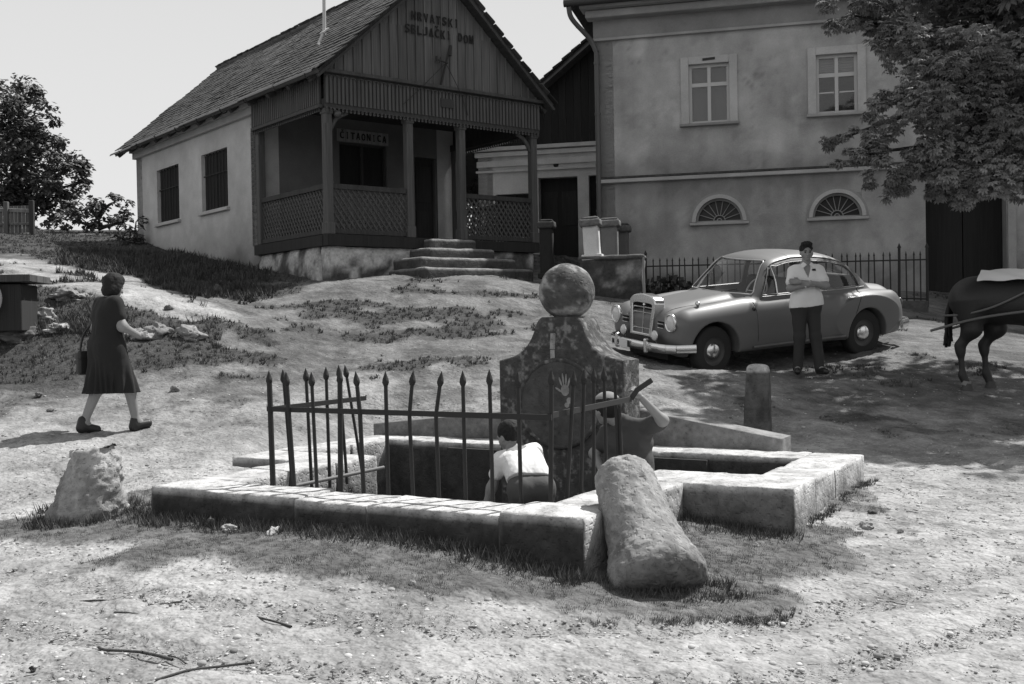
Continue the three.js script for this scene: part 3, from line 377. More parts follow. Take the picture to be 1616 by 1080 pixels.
function tone3(g, f) { const p = g.attributes.position, c = new Float32Array(p.count * 3); for (let i = 0; i < p.count; i++) { const v = f(p.getX(i), p.getY(i), p.getZ(i)); c[i * 3] = c[i * 3 + 1] = c[i * 3 + 2] = v; } g.setAttribute('color', new THREE.BufferAttribute(c, 3)); return g; }
function plasterV2() { return stoneV; }

// ---- white house behind, gable end to the square
{
  const P = at(757, 400, 28.5), H = base('white_house', P.x, 2.9, P.z, -0.245); tag(H, 'white house with a dark boarded gable half hidden behind the porch', 'house');
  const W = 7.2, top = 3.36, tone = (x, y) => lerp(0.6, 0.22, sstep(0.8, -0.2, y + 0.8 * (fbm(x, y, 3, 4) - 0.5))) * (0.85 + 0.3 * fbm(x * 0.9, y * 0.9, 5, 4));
  const holes = [[0.48, 1.0, 1.4, 2.12], [1.62, -0.6, 2.66, 2.5], [2.95, 0.9, 3.9, 2.5]];
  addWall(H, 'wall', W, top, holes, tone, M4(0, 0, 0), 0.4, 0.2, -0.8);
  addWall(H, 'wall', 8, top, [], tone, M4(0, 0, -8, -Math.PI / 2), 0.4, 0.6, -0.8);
  for (const y of [[2.72, 0.06, 0.05], [2.92, 0.16, 0.03], [3.16, 0.12, 0.07], [3.30, 0.1, 0.13]]) mesh('moulding', [rbox(W + y[2] * 2, y[1], 0.02 + y[2], 0.01, W / 2, y[0], (0.02 + y[2]) / 2)], plaster(0.6), H);
  const dk = wood(0.012);
  { const d = mesh('door', [box(1.02, 3.1, 0.06, 2.14, 0.95, -0.3)], dk, H); mesh('door_panel', [rbox(0.4, 0.9, 0.02, 0.01, 1.89, 1.7, -0.265), rbox(0.4, 0.9, 0.02, 0.01, 2.39, 1.7, -0.265)], wood(0.02), d); }
  for (const h of [holes[0], holes[2]]) { const w = new THREE.Group(); w.name = 'window'; H.add(w); mesh('shutter', [box(h[2] - h[0], h[3] - h[1], 0.05, (h[0] + h[2]) / 2, (h[1] + h[3]) / 2, -0.2)], dk, w); mesh('frame', [box(0.05, h[3] - h[1], 0.05, (h[0] + h[2]) / 2, (h[1] + h[3]) / 2, -0.17)], wood(0.03), w); }
  const rd = top + W / 2 * 0.72 + 0.35; const bm = [wood(0.012), wood(0.018)];
  for (let i = 0; i < 36; i++) { const x0 = i * 0.2, x1 = x0 + 0.19, f = x => rd - 0.2 - Math.abs(x - W / 2) * 0.78; const s = new THREE.Shape(); s.moveTo(x0, top); s.lineTo(x1, top); s.lineTo(x1, Math.max(top + 0.01, f(x1))); s.lineTo(x0, Math.max(top + 0.01, f(x0))); mesh('gable_board', new THREE.ExtrudeGeometry(s, { depth: 0.03, bevelEnabled: false }).translate(0, 0, 0.0 + (i % 2) * 0.008), bm[i % 2], H); }
  mesh('vent', [T4(new THREE.CylinderGeometry(0.07, 0.07, 0.03, 12), 2.1, 2.82, 0.0, Math.PI / 2)], black, H);
  const rf = new THREE.Group(); rf.name = 'roof'; H.add(rf);
  for (const s of [-1, 1]) { const oh = s < 0 ? 1.35 : 0.5, ex = W / 2 + s * (W / 2 + oh), e0 = V(ex, rd - 0.05 - (W / 2 + oh) * 0.78, 0.45), r0 = V(W / 2, rd - 0.05, 0.45), e1 = e0.clone().setZ(-8.3), r1 = r0.clone().setZ(-8.3); mesh('roof_deck', [slab(e0, e1, r1, r0, 0.08)], wood(0.06), rf); const up = r0.clone().sub(e0).normalize(); tiles(rf, s < 0 ? e1.clone() : e0.clone(), s < 0 ? V(0, 0, 1) : V(0, 0, -1), up, 8.8, e0.distanceTo(r0), 0.17, 21 + s); mesh('bargeboard', [beam(e0.clone().add(V(0, -0.13, 0.02)), r0.clone().add(V(0, -0.13, 0.02)), 0.05, 0.16)], wood(0.10), rf); }
  partNames(H);
}

// ---- grey two-storey house on the right
{
  const P = at(945, 470, 23.57), H = base('plastered_house', P.x, 0, P.z, -0.244); tag(H, 'two-storey grey plastered house with white window surrounds and fan-shaped cellar lights', 'house');
  const W = 14, beltY = 4.68, eaveY = 8.1, RL = 0.49, cxs = [2.617, 5.03], sillY = 3.67;
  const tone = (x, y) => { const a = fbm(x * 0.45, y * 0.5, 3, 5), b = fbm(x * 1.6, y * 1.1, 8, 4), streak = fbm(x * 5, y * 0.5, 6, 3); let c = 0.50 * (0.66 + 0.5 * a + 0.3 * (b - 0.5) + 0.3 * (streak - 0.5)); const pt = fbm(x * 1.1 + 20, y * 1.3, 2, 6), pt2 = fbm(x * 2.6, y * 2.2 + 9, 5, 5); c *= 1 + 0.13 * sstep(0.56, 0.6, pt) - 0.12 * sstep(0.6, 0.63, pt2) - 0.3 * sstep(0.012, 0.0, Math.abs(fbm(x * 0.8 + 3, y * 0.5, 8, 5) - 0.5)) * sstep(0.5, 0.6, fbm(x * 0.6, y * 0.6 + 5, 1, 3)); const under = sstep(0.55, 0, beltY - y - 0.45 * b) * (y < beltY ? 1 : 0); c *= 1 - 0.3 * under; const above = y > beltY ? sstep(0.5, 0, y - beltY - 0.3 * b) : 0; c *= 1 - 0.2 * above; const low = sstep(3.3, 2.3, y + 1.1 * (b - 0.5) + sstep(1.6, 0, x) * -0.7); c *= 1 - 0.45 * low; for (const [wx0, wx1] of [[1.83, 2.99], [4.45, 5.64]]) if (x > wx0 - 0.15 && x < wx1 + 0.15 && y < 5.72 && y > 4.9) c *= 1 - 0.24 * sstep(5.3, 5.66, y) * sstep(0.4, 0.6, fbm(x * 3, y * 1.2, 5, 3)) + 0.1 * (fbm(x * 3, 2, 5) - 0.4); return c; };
  const wins = [[2.02, 5.80, 2.87, 7.06], [4.64, 5.84, 5.46, 7.06], [9.0, 5.82, 9.8, 7.06]], lun = cxs.map(c => [c - RL, sillY + 0.03, c + RL, sillY + 0.03 + RL]);
  addWall(H, 'wall', W, eaveY, [...wins, ...lun, [6.75, 0, 8.27, 4.3]], tone, M4(0, 0, 0), 0.5, 0.075, 0.5);
  addWall(H, 'wall', 9, eaveY, [], tone, M4(0, 0, -9, -Math.PI / 2), 0.4, 0.6, 0.5);
  addWall(H, 'wall', 9, eaveY, [], tone, M4(W, 0, 0, Math.PI / 2), 0.4, 0.6, 0.5);
  addWall(H, 'wall', W, eaveY, [], tone, M4(W, 0, -9, Math.PI), 0.4, 0.8, 0.5);
  // corners between the round heads and their square openings
  for (const c of cxs) for (const s of [-1, 1]) { const S = new THREE.Shape(), y = sillY + 0.03; S.moveTo(c + s * RL, y + RL); S.lineTo(c, y + RL); for (let i = 0; i <= 10; i++) { const a = Math.PI / 2 * (1 - i / 10); S.lineTo(c + s * RL * Math.cos(a), y + RL * Math.sin(a)); } const g = new THREE.ExtrudeGeometry(S, { depth: 0.48, bevelEnabled: false }).translate(0, 0, -0.483); mesh('wall', [g], plaster(0.33), H); }
  // dark room fillers so that the openings look into dim rooms
  mesh('floor', [box(W - 1, 0.2, 8.4, W / 2, 4.4, -4.6)], wood(0.06), H);
  mesh('room_ceiling', [box(W - 0.9, 0.1, 8.4, W / 2, 8.02, -4.7)], plaster(0.4), H);
  mesh('room_wall', [box(0.12, 3.4, 8, 3.7, 6.3, -4.7), box(0.1, 3.6, 8, 6.5, 2.7, -4.75), box(0.1, 3.6, 8, 8.5, 2.7, -4.75)], plaster(0.22), H);
  const trim = plaster(0.56), trimG = plaster(0.36), fw = M(0.52, 0.7);
  const panes = (w, x0, y0, x1, y1, z) => { mesh('pane', [box(x1 - x0, y1 - y0, 0.006, (x0 + x1) / 2, (y0 + y1) / 2, z)], glass, w); };
  wins.forEach(([a, b, c, d], n) => {
    const w = new THREE.Group(); w.name = 'window'; H.add(w); const m = (a + c) / 2, tr = b + (d - b) * 0.66;
    mesh('surround', [rbox(0.17, d - b + 0.16, 0.05, 0.01, a - 0.085, (b + d) / 2 + 0.08, 0.02), rbox(0.17, d - b + 0.16, 0.05, 0.01, c + 0.085, (b + d) / 2 + 0.08, 0.02), rbox(c - a, 0.16, 0.05, 0.01, m, d + 0.08, 0.02)], trim, w);
    mesh('sill', [rbox(c - a + 0.4, 0.06, 0.14, 0.015, m, b - 0.035, 0.05)], plaster(n ? 0.45 : 0.33), w);
    mesh('frame', [box(0.06, d - b, 0.06, a + 0.03, (b + d) / 2, -0.1), box(0.06, d - b, 0.06, c - 0.03, (b + d) / 2, -0.1), box(c - a - 0.12, 0.06, 0.06, m, d - 0.03, -0.1), box(c - a - 0.12, 0.06, 0.06, m, b + 0.03, -0.1), box(0.07, d - b - 0.12, 0.07, m, (b + d) / 2, -0.098), box((c - a) / 2 - 0.095, 0.08, 0.065, (a + m) / 2 + 0.013, tr, -0.099), box((c - a) / 2 - 0.095, 0.08, 0.065, (c + m) / 2 - 0.013, tr, -0.099), ...(n === 1 ? [box(0.3, 0.03, 0.03, (a + m) / 2, b + 0.45, -0.1), box(0.3, 0.03, 0.03, (c + m) / 2, b + 0.45, -0.1)] : [])], fw, w);
    for (const [x0, x1] of [[a + 0.06, m - 0.035], [m + 0.035, c - 0.06]]) for (const [y0, y1] of [[b + 0.06, tr - 0.04], [tr + 0.04, d - 0.06]]) panes(w, x0, y0, x1, y1, -0.1);
    const folds = []; const cw = (x0, x1, y0, y1, z) => { const g = new THREE.PlaneGeometry(x1 - x0, y1 - y0, 28, 1), p = g.attributes.position; for (let i = 0; i < p.count; i++) p.setZ(i, 0.025 * Math.sin(p.getX(i) * 38) + 0.015 * Math.sin(p.getX(i) * 91)); return g.translate((x0 + x1) / 2, (y0 + y1) / 2, z); };
    if (n === 0) mesh('curtain', [cw(a, c, b, d, -0.22)], M(0.07, 0.95, { side: THREE.DoubleSide }), w); else if (n === 1) { const bl = []; for (let i = 0; i < 7; i++) bl.push(box(c - a - 0.08, 0.045, 0.012, m, d - 0.08 - i * 0.055, -0.2, 0.5)); mesh('blind', bl, M(0.2, 0.9), w); }
  });
  mesh('slot', [box(0.26, 0.05, 0.02, 2.45, 7.15, 0.05, 0, 0, 0.06)], M(0.04), H);
  for (const c of cxs) { const w = new THREE.Group(); w.name = 'fanlight'; H.add(w); const y = sillY + 0.03; const arc = (r0, r1, z0, z1, m) => { const s = new THREE.Shape(); s.absarc(0, 0, r1, 0, Math.PI); s.absarc(0, 0, r0, Math.PI, 0, true); return new THREE.ExtrudeGeometry(s, { depth: z1 - z0, bevelEnabled: false, curveSegments: 24 }).translate(c, y, z0); };
    mesh('surround', [arc(RL + 0.002, RL + 0.08, -0.01, 0.04)], trim, w); mesh('surround', [arc(RL + 0.08, RL + 0.13, -0.012, 0.02)], trimG, w); mesh('sill', [rbox(1.24, 0.06, 0.11, 0.012, c, y - 0.045, 0.035)], plaster(0.48), w); const sp = []; for (let i = 1; i < 9; i++) { const a = Math.PI * i / 9; sp.push(bar(V(c + 0.12 * Math.cos(a), y + 0.02 + 0.12 * Math.sin(a), -0.12), V(c + RL * Math.cos(a), y + 0.02 + (RL - 0.03) * Math.sin(a), -0.12), 0.009)); } mesh('spokes', [...sp, T4(new THREE.TorusGeometry(0.12, 0.012, 5, 16, Math.PI), c, y + 0.02, -0.12), box(2 * RL, 0.03, 0.04, c, y + 0.015, -0.12), T4(new THREE.TorusGeometry(0.05, 0.012, 5, 12, Math.PI), c, y + 0.02, -0.12), arc(RL - 0.04, RL + 0.0, -0.15, -0.09)], M(0.3, 0.7), w);
    const s = new THREE.Shape(); s.absarc(0, 0, RL - 0.03, 0, Math.PI); mesh('pane', [new THREE.ExtrudeGeometry(s, { depth: 0.006, bevelEnabled: false, curveSegments: 20 }).translate(c, y, -0.17)], M(0.012, 0.45), w); mesh('back_board', [box(1.2, 0.8, 0.03, c, y + 0.3, -0.62)], M(0.02), w); }
  // string course
  for (const [x0, x1] of [[0, W]]) { mesh('string_course', [rbox(x1 - x0, 0.09, 0.12, 0.02, (x0 + x1) / 2, beltY - 0.02, 0.05)], plaster(0.5), H); mesh('string_course', [box(x1 - x0, 0.04, 0.13, (x0 + x1) / 2, beltY + 0.05, 0.055)], stone(0.10), H); }
  // frieze and cornice
  mesh('cornice', [box(W + 0.04, 0.42, 0.05, W / 2, 7.98, 0.02)], plaster(0.3), H); mesh('cornice', [rbox(W + 0.1, 0.06, 0.09, 0.01, W / 2, 7.74, 0.04)], plaster(0.42), H); mesh('cornice', [rbox(W + 0.3, 0.17, 0.34, 0.04, W / 2, 8.24, 0.14), rbox(W + 0.5, 0.1, 0.5, 0.03, W / 2, 8.38, 0.22)], plaster(0.40), H);
  // carriage doorway
  { const d = new THREE.Group(); d.name = 'gateway'; H.add(d); mesh('door_leaf', [box(0.74, 3.9, 0.07, 7.13, 2.3, -0.44)], wood(0.02), d); mesh('door_leaf', [box(0.74, 3.9, 0.07, 7.89, 2.3, -0.44)], wood(0.016), d); mesh('surround', [rbox(0.16, 4.2, 0.1, 0.02, 8.36, 2.3, 0.03)], plaster(0.42), d); }
  // roof, gutter and downpipe
  const rf = new THREE.Group(); rf.name = 'roof'; H.add(rf);
  { const y0 = 8.46, e0 = V(-0.5, y0, 0.5), e1 = V(W + 0.5, y0, 0.5), r0 = V(3.5, y0 + 3.7, -4.5), r1 = V(W - 3.5, y0 + 3.7, -4.5), b0 = V(-0.5, y0, -9.5), b1 = V(W + 0.5, y0, -9.5);
    const tri = (a, b, c) => slab(a, b, c, c.clone().add(V(0.001, 0, 0)), 0.06); mesh('roof_deck', [slab(e0, e1, r1, r0, 0.06), slab(b1, b0, r0, r1, 0.06), tri(b0, e0, r0), tri(e1, b1, r1)], stone(0.12), rf); const up = V(0, 3.7, -5).normalize(); tiles(rf, e0, V(1, 0, 0), up, W + 1, 6.2, 0.2, 31, (x, y) => { const f = y / 6.22; return x < f * 4 || x > W + 1 - f * 4; });
    const g = new THREE.CylinderGeometry(0.085, 0.085, W + 1.1, 10, 1, true, Math.PI / 2, Math.PI); g.rotateZ(Math.PI / 2); g.rotateX(-Math.PI / 2 + Math.PI / 2); const pts = new THREE.CylinderGeometry(0.08, 0.08, W + 1.1, 10); pts.rotateZ(Math.PI / 2); pts.translate(W / 2, y0 - 0.03, 0.6); mesh('gutter', [pts], M(0.05, 0.6, { metalness: 0.3 }), rf);
    mesh('downpipe', [tube([V(-0.45, y0 - 0.1, 0.58), V(-0.42, y0 - 0.3, 0.5), V(-0.05, y0 - 0.75, 0.12), V(0.06, y0 - 1.0, 0.1)], 0.055, 20, 8), bar(V(0.06, y0 - 1.0, 0.1), V(0.06, 2.0, 0.1), 0.055, 0.055, 10), ...[7.2, 6.1, 5.0, 4.0].map(y => cyl(0.066, 0.066, 0.05, 0.06, y, 0.1, 10))], M(0.10, 0.6, { metalness: 0.2 }), rf); }
  mesh('chimney', [box(0.6, 2.2, 0.6, 5, 11.6, -5), box(0.75, 0.14, 0.75, 5, 12.7, -5)], stone(0.2), rf);
  partNames(H);
}

// ---- iron fence in front of the grey house
{
  const A = at(1020, 467, 20.1), B = at(1465, 482, 19.1), F = base('iron_fence', A.x, 0, A.z); tag(F, 'low dark iron fence with spear tips behind the car, under the grey house', 'fence');
  const L = B.clone().sub(A), n = 40, yb = t => lerp(2.02, 1.8, t), top = t => lerp(2.70, 2.68, t), p = (t, y) => V(L.x * t, y, L.z * t);
  mesh('rail', [beam(p(0, top(0) - 0.08), p(1, top(1) - 0.08), 0.02, 0.045)], darkIron, F); mesh('rail', [beam(p(0, yb(0) + 0.1), p(1, yb(1) + 0.1), 0.02, 0.045)], darkIron, F);
  const pk = bar(V(0, 0, 0), V(0, 0.82, 0), 0.012, 0.012, 6), tip = T4(new THREE.ConeGeometry(0.019, 0.075, 6), 0, 0.855, 0), g = mergeGeometries([pk, tip].map(clean));
  for (let i = 0; i <= n; i++) { const t = (i + 0.15 * Math.sin(i * 7)) / n, m = new THREE.Mesh(g, darkIron), post = i === 0 || i === 36 || i === n; m.name = post ? 'post' : 'picket'; m.position.copy(p(t, yb(t) - 0.04)); m.scale.set(post ? 2 : 1, (top(t) - yb(t) + 0.09 + (post ? 0.14 : 0)) / 0.86, post ? 2 : 1); m.rotation.z = 0.02 * Math.sin(i * 3.3); m.castShadow = true; F.add(m); }
  const d = L.clone().setY(0); const pl = jitter(subbox(d.length(), 0.5, 0.22, 0.14, 0.03), 0.02, 3, 2); pl.rotateY(Math.atan2(-d.z, d.x)); pl.translate(d.x / 2, lerp(2.02, 1.8, 0.5) - 0.28, d.z / 2); mesh('plinth', triUV(pl), stone(0.11), F, 0);
  const Wp = tag(mesh('weed_clump', (() => { const r = rng(8), l = []; for (let i = 0; i < 420; i++) { const q = new THREE.PlaneGeometry(0.05 + r() * 0.05, 0.1); q.rotateX(r() * 3); q.rotateY(r() * 6); const a = r() * 6.28, rr = Math.sqrt(r()); q.translate(rr * Math.cos(a) * 0.75, r() * 0.55 * (1 - rr * 0.6), rr * Math.sin(a) * 0.25); l.push(q); } return l; })(), M(0.045, 0.9, { side: THREE.DoubleSide })), 'dark weeds growing at the foot of the fence beside the stone wall', 'weeds'); Wp.position.copy(at(1050, 466, 19.7)).setY(1.95);
  partNames(F);
}
// ---- stone garden wall with a whitened pier, further piers behind
{
  const c = at(967, 438, 19), G = base('garden_wall', c.x, 0, c.z, -0.2); tag(G, 'low cracked stone garden wall between the gateway and the iron fence', 'wall');
  const g = jitter(subbox(1.1, 1.3, 0.45, 0.06, 0.05).translate(0, 2.05, 0), 0.035, 2.6, 2); tone3(g, (x, y, z) => { const n = fbm(x * 2.4, y * 4, z, 5); return lerp(0.36, 0.07, sstep(0.46, 0.62, n + 0.12 * sstep(2.3, 1.9, y))); }); mesh('masonry', triUV(g), stoneV, G, 0);
  mesh('coping', triUV(jitter(subbox(1.16, 0.07, 0.52, 0.06, 0.03).translate(0, 2.72, 0), 0.02, 4, 6)), stone(0.16), G, 0); mesh('edge_post', [bar(V(0.58, 1.6, 0.24), V(0.56, 2.74, 0.24), 0.018)], M(0.25), G);
  mesh('stone_block', triUV(jitter(subbox(0.5, 0.24, 0.4, 0.08, 0.05).translate(-0.34, 1.5, 0.1), 0.03, 4, 3)), stone(0.12), G, 0);
  partNames(G);
  const pier = (name, px, py0, py1, D, w, tone, label, lean, capTone) => { const b = at(px, py1, D), t = at(px, py0, D), h = t.y - b.y, P = base(name, b.x, b.y, b.z, -0.2); tag(P, label, 'pier', null); P.rotation.z = lean; mesh('shaft', triUV(jitter(subbox(w, h, w, 0.07, 0.02).translate(0, h / 2, 0), 0.012, 4, px)), plaster(tone), P, 0); mesh('base_course', [rbox(w + 0.08, 0.1, w + 0.08, 0.015, 0, 0.05, 0)], plaster(tone * 0.95), P); mesh('cap', triUV(jitter(subbox(w + 0.1, 0.13, w + 0.1, 0.05, 0.03).translate(0, h + 0.05, 0), 0.015, 6, 1)), stone(capTone), P, 0); mesh('cap_block', triUV(jitter(subbox(w + 0.02, 0.06, w + 0.02, 0.05, 0.03).translate(0, h + 0.13, 0), 0.015, 6, 4)), stone(capTone * 0.8), P, 0); partNames(P); };
  pier('white_pier', 936, 357, 411, 19.0, 0.28, 0.75, 'whitewashed leaning pier with dark cap standing on the garden wall', 0.05, 0.2);
  pier('grey_pier', 963, 358, 412, 19.9, 0.3, 0.2, 'grey plastered gate pier just right of the white pier', 0, 0.2);
  pier('dark_pier', 982, 366, 412, 20.4, 0.26, 0.13, 'dark narrow pier between the grey pier and the iron fence', 0, 0.12);
  pier('gate_pier', 864, 360, 440, 20.4, 0.24, 0.022, 'dark gate pier beside the right end of the porch', 0, 0.07);
}
// ------------------------------------------------------------------ the sunken village well
const lichen = tex(1024, (u, v) => { const a = fbm(u * 11, v * 11, 3, 6, 11), b = fbm(u * 22, v * 22, 9, 5, 22), s = 0.75 * sstep(0.5, 0.72, a * 0.6 + b * 0.4); return lerp(0.10 + 0.2 * b, 0.95, s * (0.3 + 0.7 * b)); }, true, 0.8);
const kerbTop = 0.45;
{
  const o = well(0, 0), K = base('stone_well', o.x, 0, o.z, -0.5236); tag(K, 'sunken stone village well with broad pale kerbs, flanking troughs and dark basin', 'well');
  // local: x = along the front kerb, z = -b
  const kerb = (a0, a1, b0, b1, y1, y0, seed, mossShade = 1) => {
    const w = a1 - a0 - 0.005, d = b1 - b0 - 0.005, h = y1 - y0; const g = jitter(jitter(subbox(w, h, d, 0.03, 0.012), 0.012, 2.2, seed), 0.008, 12, seed + 3); g.translate((a0 + a1) / 2, (y0 + y1) / 2, -(b0 + b1) / 2);
    const n = g.attributes.normal; let i = 0; const p = g.attributes.position, c = new Float32Array(p.count * 3);
    for (i = 0; i < p.count; i++) { const x = p.getX(i), y = p.getY(i), z = p.getZ(i), f = fbm(x * 3 + seed, y * 3, z * 3, 5), q = fbm(x * 11, y * 11, z * 11, 3); let v = 0.66 * (0.62 + 0.45 * f + 0.3 * q); const front = clamp(n.getZ(i)) , side = clamp(n.getX(i)); const d0 = y1 - y, paintedShade = clamp(front * 1.25) * sstep(0.0, 0.07, d0 + 0.04 * (q - 0.5)) * mossShade + side * (a0 < 0.45 ? 0.8 : 0.5) * sstep(0.02, 0.3, d0 + 0.1 * (f - 0.5)); v = lerp(v, 0.02 + 0.06 * f * q, clamp(paintedShade) * 0.97); if (n.getY(i) > 0.6 && f > 0.62) v *= 0.75; c[i * 3] = c[i * 3 + 1] = c[i * 3 + 2] = v; }  // shade painted into the front and side faces, mixed with some moss
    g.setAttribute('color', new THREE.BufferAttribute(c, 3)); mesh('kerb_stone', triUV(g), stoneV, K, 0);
  };
  const t = kerbTop; let s = 1;
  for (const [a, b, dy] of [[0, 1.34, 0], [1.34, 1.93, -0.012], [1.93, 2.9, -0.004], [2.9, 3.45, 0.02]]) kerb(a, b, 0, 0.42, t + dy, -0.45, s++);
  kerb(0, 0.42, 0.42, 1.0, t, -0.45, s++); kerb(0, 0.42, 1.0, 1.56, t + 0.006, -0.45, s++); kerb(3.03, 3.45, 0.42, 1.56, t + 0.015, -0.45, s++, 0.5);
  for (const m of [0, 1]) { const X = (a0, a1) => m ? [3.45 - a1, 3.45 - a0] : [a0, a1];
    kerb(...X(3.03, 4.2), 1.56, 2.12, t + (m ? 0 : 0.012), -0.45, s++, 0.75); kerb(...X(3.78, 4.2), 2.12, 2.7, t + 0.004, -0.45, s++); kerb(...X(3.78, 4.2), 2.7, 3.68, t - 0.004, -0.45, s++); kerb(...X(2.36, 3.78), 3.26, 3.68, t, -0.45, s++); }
  // low tapering walls either side of the pillar
  for (const m of [0, 1]) { const sh = new THREE.Shape(), x = a => m ? 3.45 - a : a; sh.moveTo(x(2.2), -0.3); sh.lineTo(x(m ? 4.25 : 3.5), -0.3); sh.lineTo(x(m ? 4.25 : 3.5), t + 0.085); sh.lineTo(x(2.2), t + 0.3); const g = new THREE.ExtrudeGeometry(sh, { depth: 0.26, bevelEnabled: true, bevelSize: 0.02, bevelThickness: 0.02, bevelSegments: 2 }).translate(0, 0, -3.96); g.computeVertexNormals(); mesh('wing_wall', [g], stone(m ? 0.2 : 0.3, 0.012), K); }
  // basin lining and floor
  mesh('basin_floor', [box(4.6, 0.1, 3.3, 1.72, -0.3, -1.95)], stone(0.035), K);
  { const L = []; const q = (a0, a1, b0, b1) => L.push(box(a1 - a0, 0.62, b1 - b0, (a0 + a1) / 2, 0.09, -(b0 + b1) / 2)); q(0.43, 3.02, 3.2, 3.3); mesh('basin_wall', L, stone(0.05), K); }
  mesh('trough_floor', [box(0.78, 0.06, 1.2, 3.4, 0.07, -2.7)], stone(0.12), K); 
  { const r = rng(3); for (let i = 0; i < 5; i++) mesh('step_stone', triUV(jitter(subbox(0.3 + r() * 0.2, 0.2, 0.24, 0.05, 0.05).rotateY(r()).translate(0.62 + 0.32 * i, -0.02 - 0.05 * i, -1.2 - 0.2 * r() - i * 0.06), 0.04, 4, i)), stone(0.22 - 0.03 * i), K, 0); }
  partNames(K);
}
// ---- the carved pillar with its ball
{
  const o = well(1.725, 3.05), P = base('well_pillar', o.x, 0, o.z, -0.5236); tag(P, 'weathered stone well pillar with curved shoulders, topped by a large stone ball', 'monument');
  const s = new THREE.Shape(); s.moveTo(-0.593, -0.3); s.lineTo(0.593, -0.3); s.lineTo(0.593, 1.22); s.lineTo(0.53, 1.235); s.bezierCurveTo(0.36, 1.27, 0.28, 1.36, 0.225, 1.5); s.quadraticCurveTo(0.2, 1.585, 0.165, 1.6); s.lineTo(-0.165, 1.6); s.quadraticCurveTo(-0.2, 1.585, -0.225, 1.5); s.bezierCurveTo(-0.28, 1.36, -0.36, 1.27, -0.53, 1.235); s.lineTo(-0.593, 1.22);
  const lm = new THREE.MeshStandardMaterial({ color: new THREE.Color(0.3, 0.3, 0.3), map: lichen, bumpMap: stoneBump, bumpScale: 0.016, roughness: 0.93 });
  const g = new THREE.ExtrudeGeometry(s, { depth: 0.31, bevelEnabled: true, bevelSize: 0.025, bevelThickness: 0.025, bevelSegments: 3, curveSegments: 20 }).translate(0, 0, -0.335); mesh('pillar_body', [g], lm, P);
  const plain = M(0.1, 0.9, { map: stoneMap, bumpMap: stoneBump, bumpScale: 0.01 });
  const rd = mesh('roundel', [T4(new THREE.CylinderGeometry(0.37, 0.37, 0.03, 40), 0.0, 0.86, 0.006, Math.PI / 2)], plain, P);
  mesh('rim', [T4(new THREE.TorusGeometry(0.385, 0.022, 8, 48), 0, 0.86, 0.008)], lm, rd);
  { // white handprint: palm, four fingers and thumb
    const h = new THREE.Shape(); h.absellipse(0, 0, 0.042, 0.05, 0, 6.283); const L = [new THREE.ExtrudeGeometry(h, { depth: 0.002, bevelEnabled: false })]; for (const [x, y, a, l] of [[-0.032, 0.05, 0.30, 0.065], [-0.01, 0.06, 0.08, 0.085], [0.013, 0.058, -0.1, 0.08], [0.034, 0.042, -0.32, 0.06], [-0.04, -0.005, 1.0, 0.06]]) { const f = new THREE.Shape(); f.absellipse(0, 0, 0.0095, l / 2 + 0.012, 0, 6.283); L.push(T4(new THREE.ExtrudeGeometry(f, { depth: 0.002, bevelEnabled: false }), x - Math.sin(a) * l / 2, y + Math.cos(a) * l / 2 - 0.005, 0.0003 * L.length, 0, 0, a)); }
    const hp = mesh('handprint', L, M(0.38, 0.9, { map: stoneMap }), rd); hp.position.set(0.07, 0.98, 0.022); hp.rotation.z = 0.06; hp.scale.set(0.95, 1, 1);
    mesh('paint_drip', [T4(new THREE.CylinderGeometry(0.028, 0.02, 0.0025, 9), 0.11, 0.89, 0.023, Math.PI / 2), T4(new THREE.CylinderGeometry(0.018, 0.025, 0.0025, 7), 0.085, 0.85, 0.024, Math.PI / 2)], M(0.4, 0.9, { map: stoneMap }), rd);
    mesh('paint_stroke', [rbox(0.045, 0.13, 0.006, 0.003, -0.06, 1.27, 0.001), rbox(0.05, 0.14, 0.006, 0.003, -0.056, 1.41, 0.0015, 0, 0, -0.06)], M(0.42, 0.9, { map: stoneMap }), P); }
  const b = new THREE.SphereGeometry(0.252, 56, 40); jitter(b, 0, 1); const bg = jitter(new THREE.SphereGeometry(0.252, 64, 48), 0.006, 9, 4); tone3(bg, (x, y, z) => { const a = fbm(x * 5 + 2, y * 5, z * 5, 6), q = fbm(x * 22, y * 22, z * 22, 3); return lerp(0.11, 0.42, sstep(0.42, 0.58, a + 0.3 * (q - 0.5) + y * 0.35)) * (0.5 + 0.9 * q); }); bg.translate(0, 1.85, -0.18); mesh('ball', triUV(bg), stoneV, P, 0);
  mesh('ball_seat', [cyl(0.15, 0.11, 0.05, 0, 1.59, -0.18, 24)], lm, P);
  partNames(P);
}
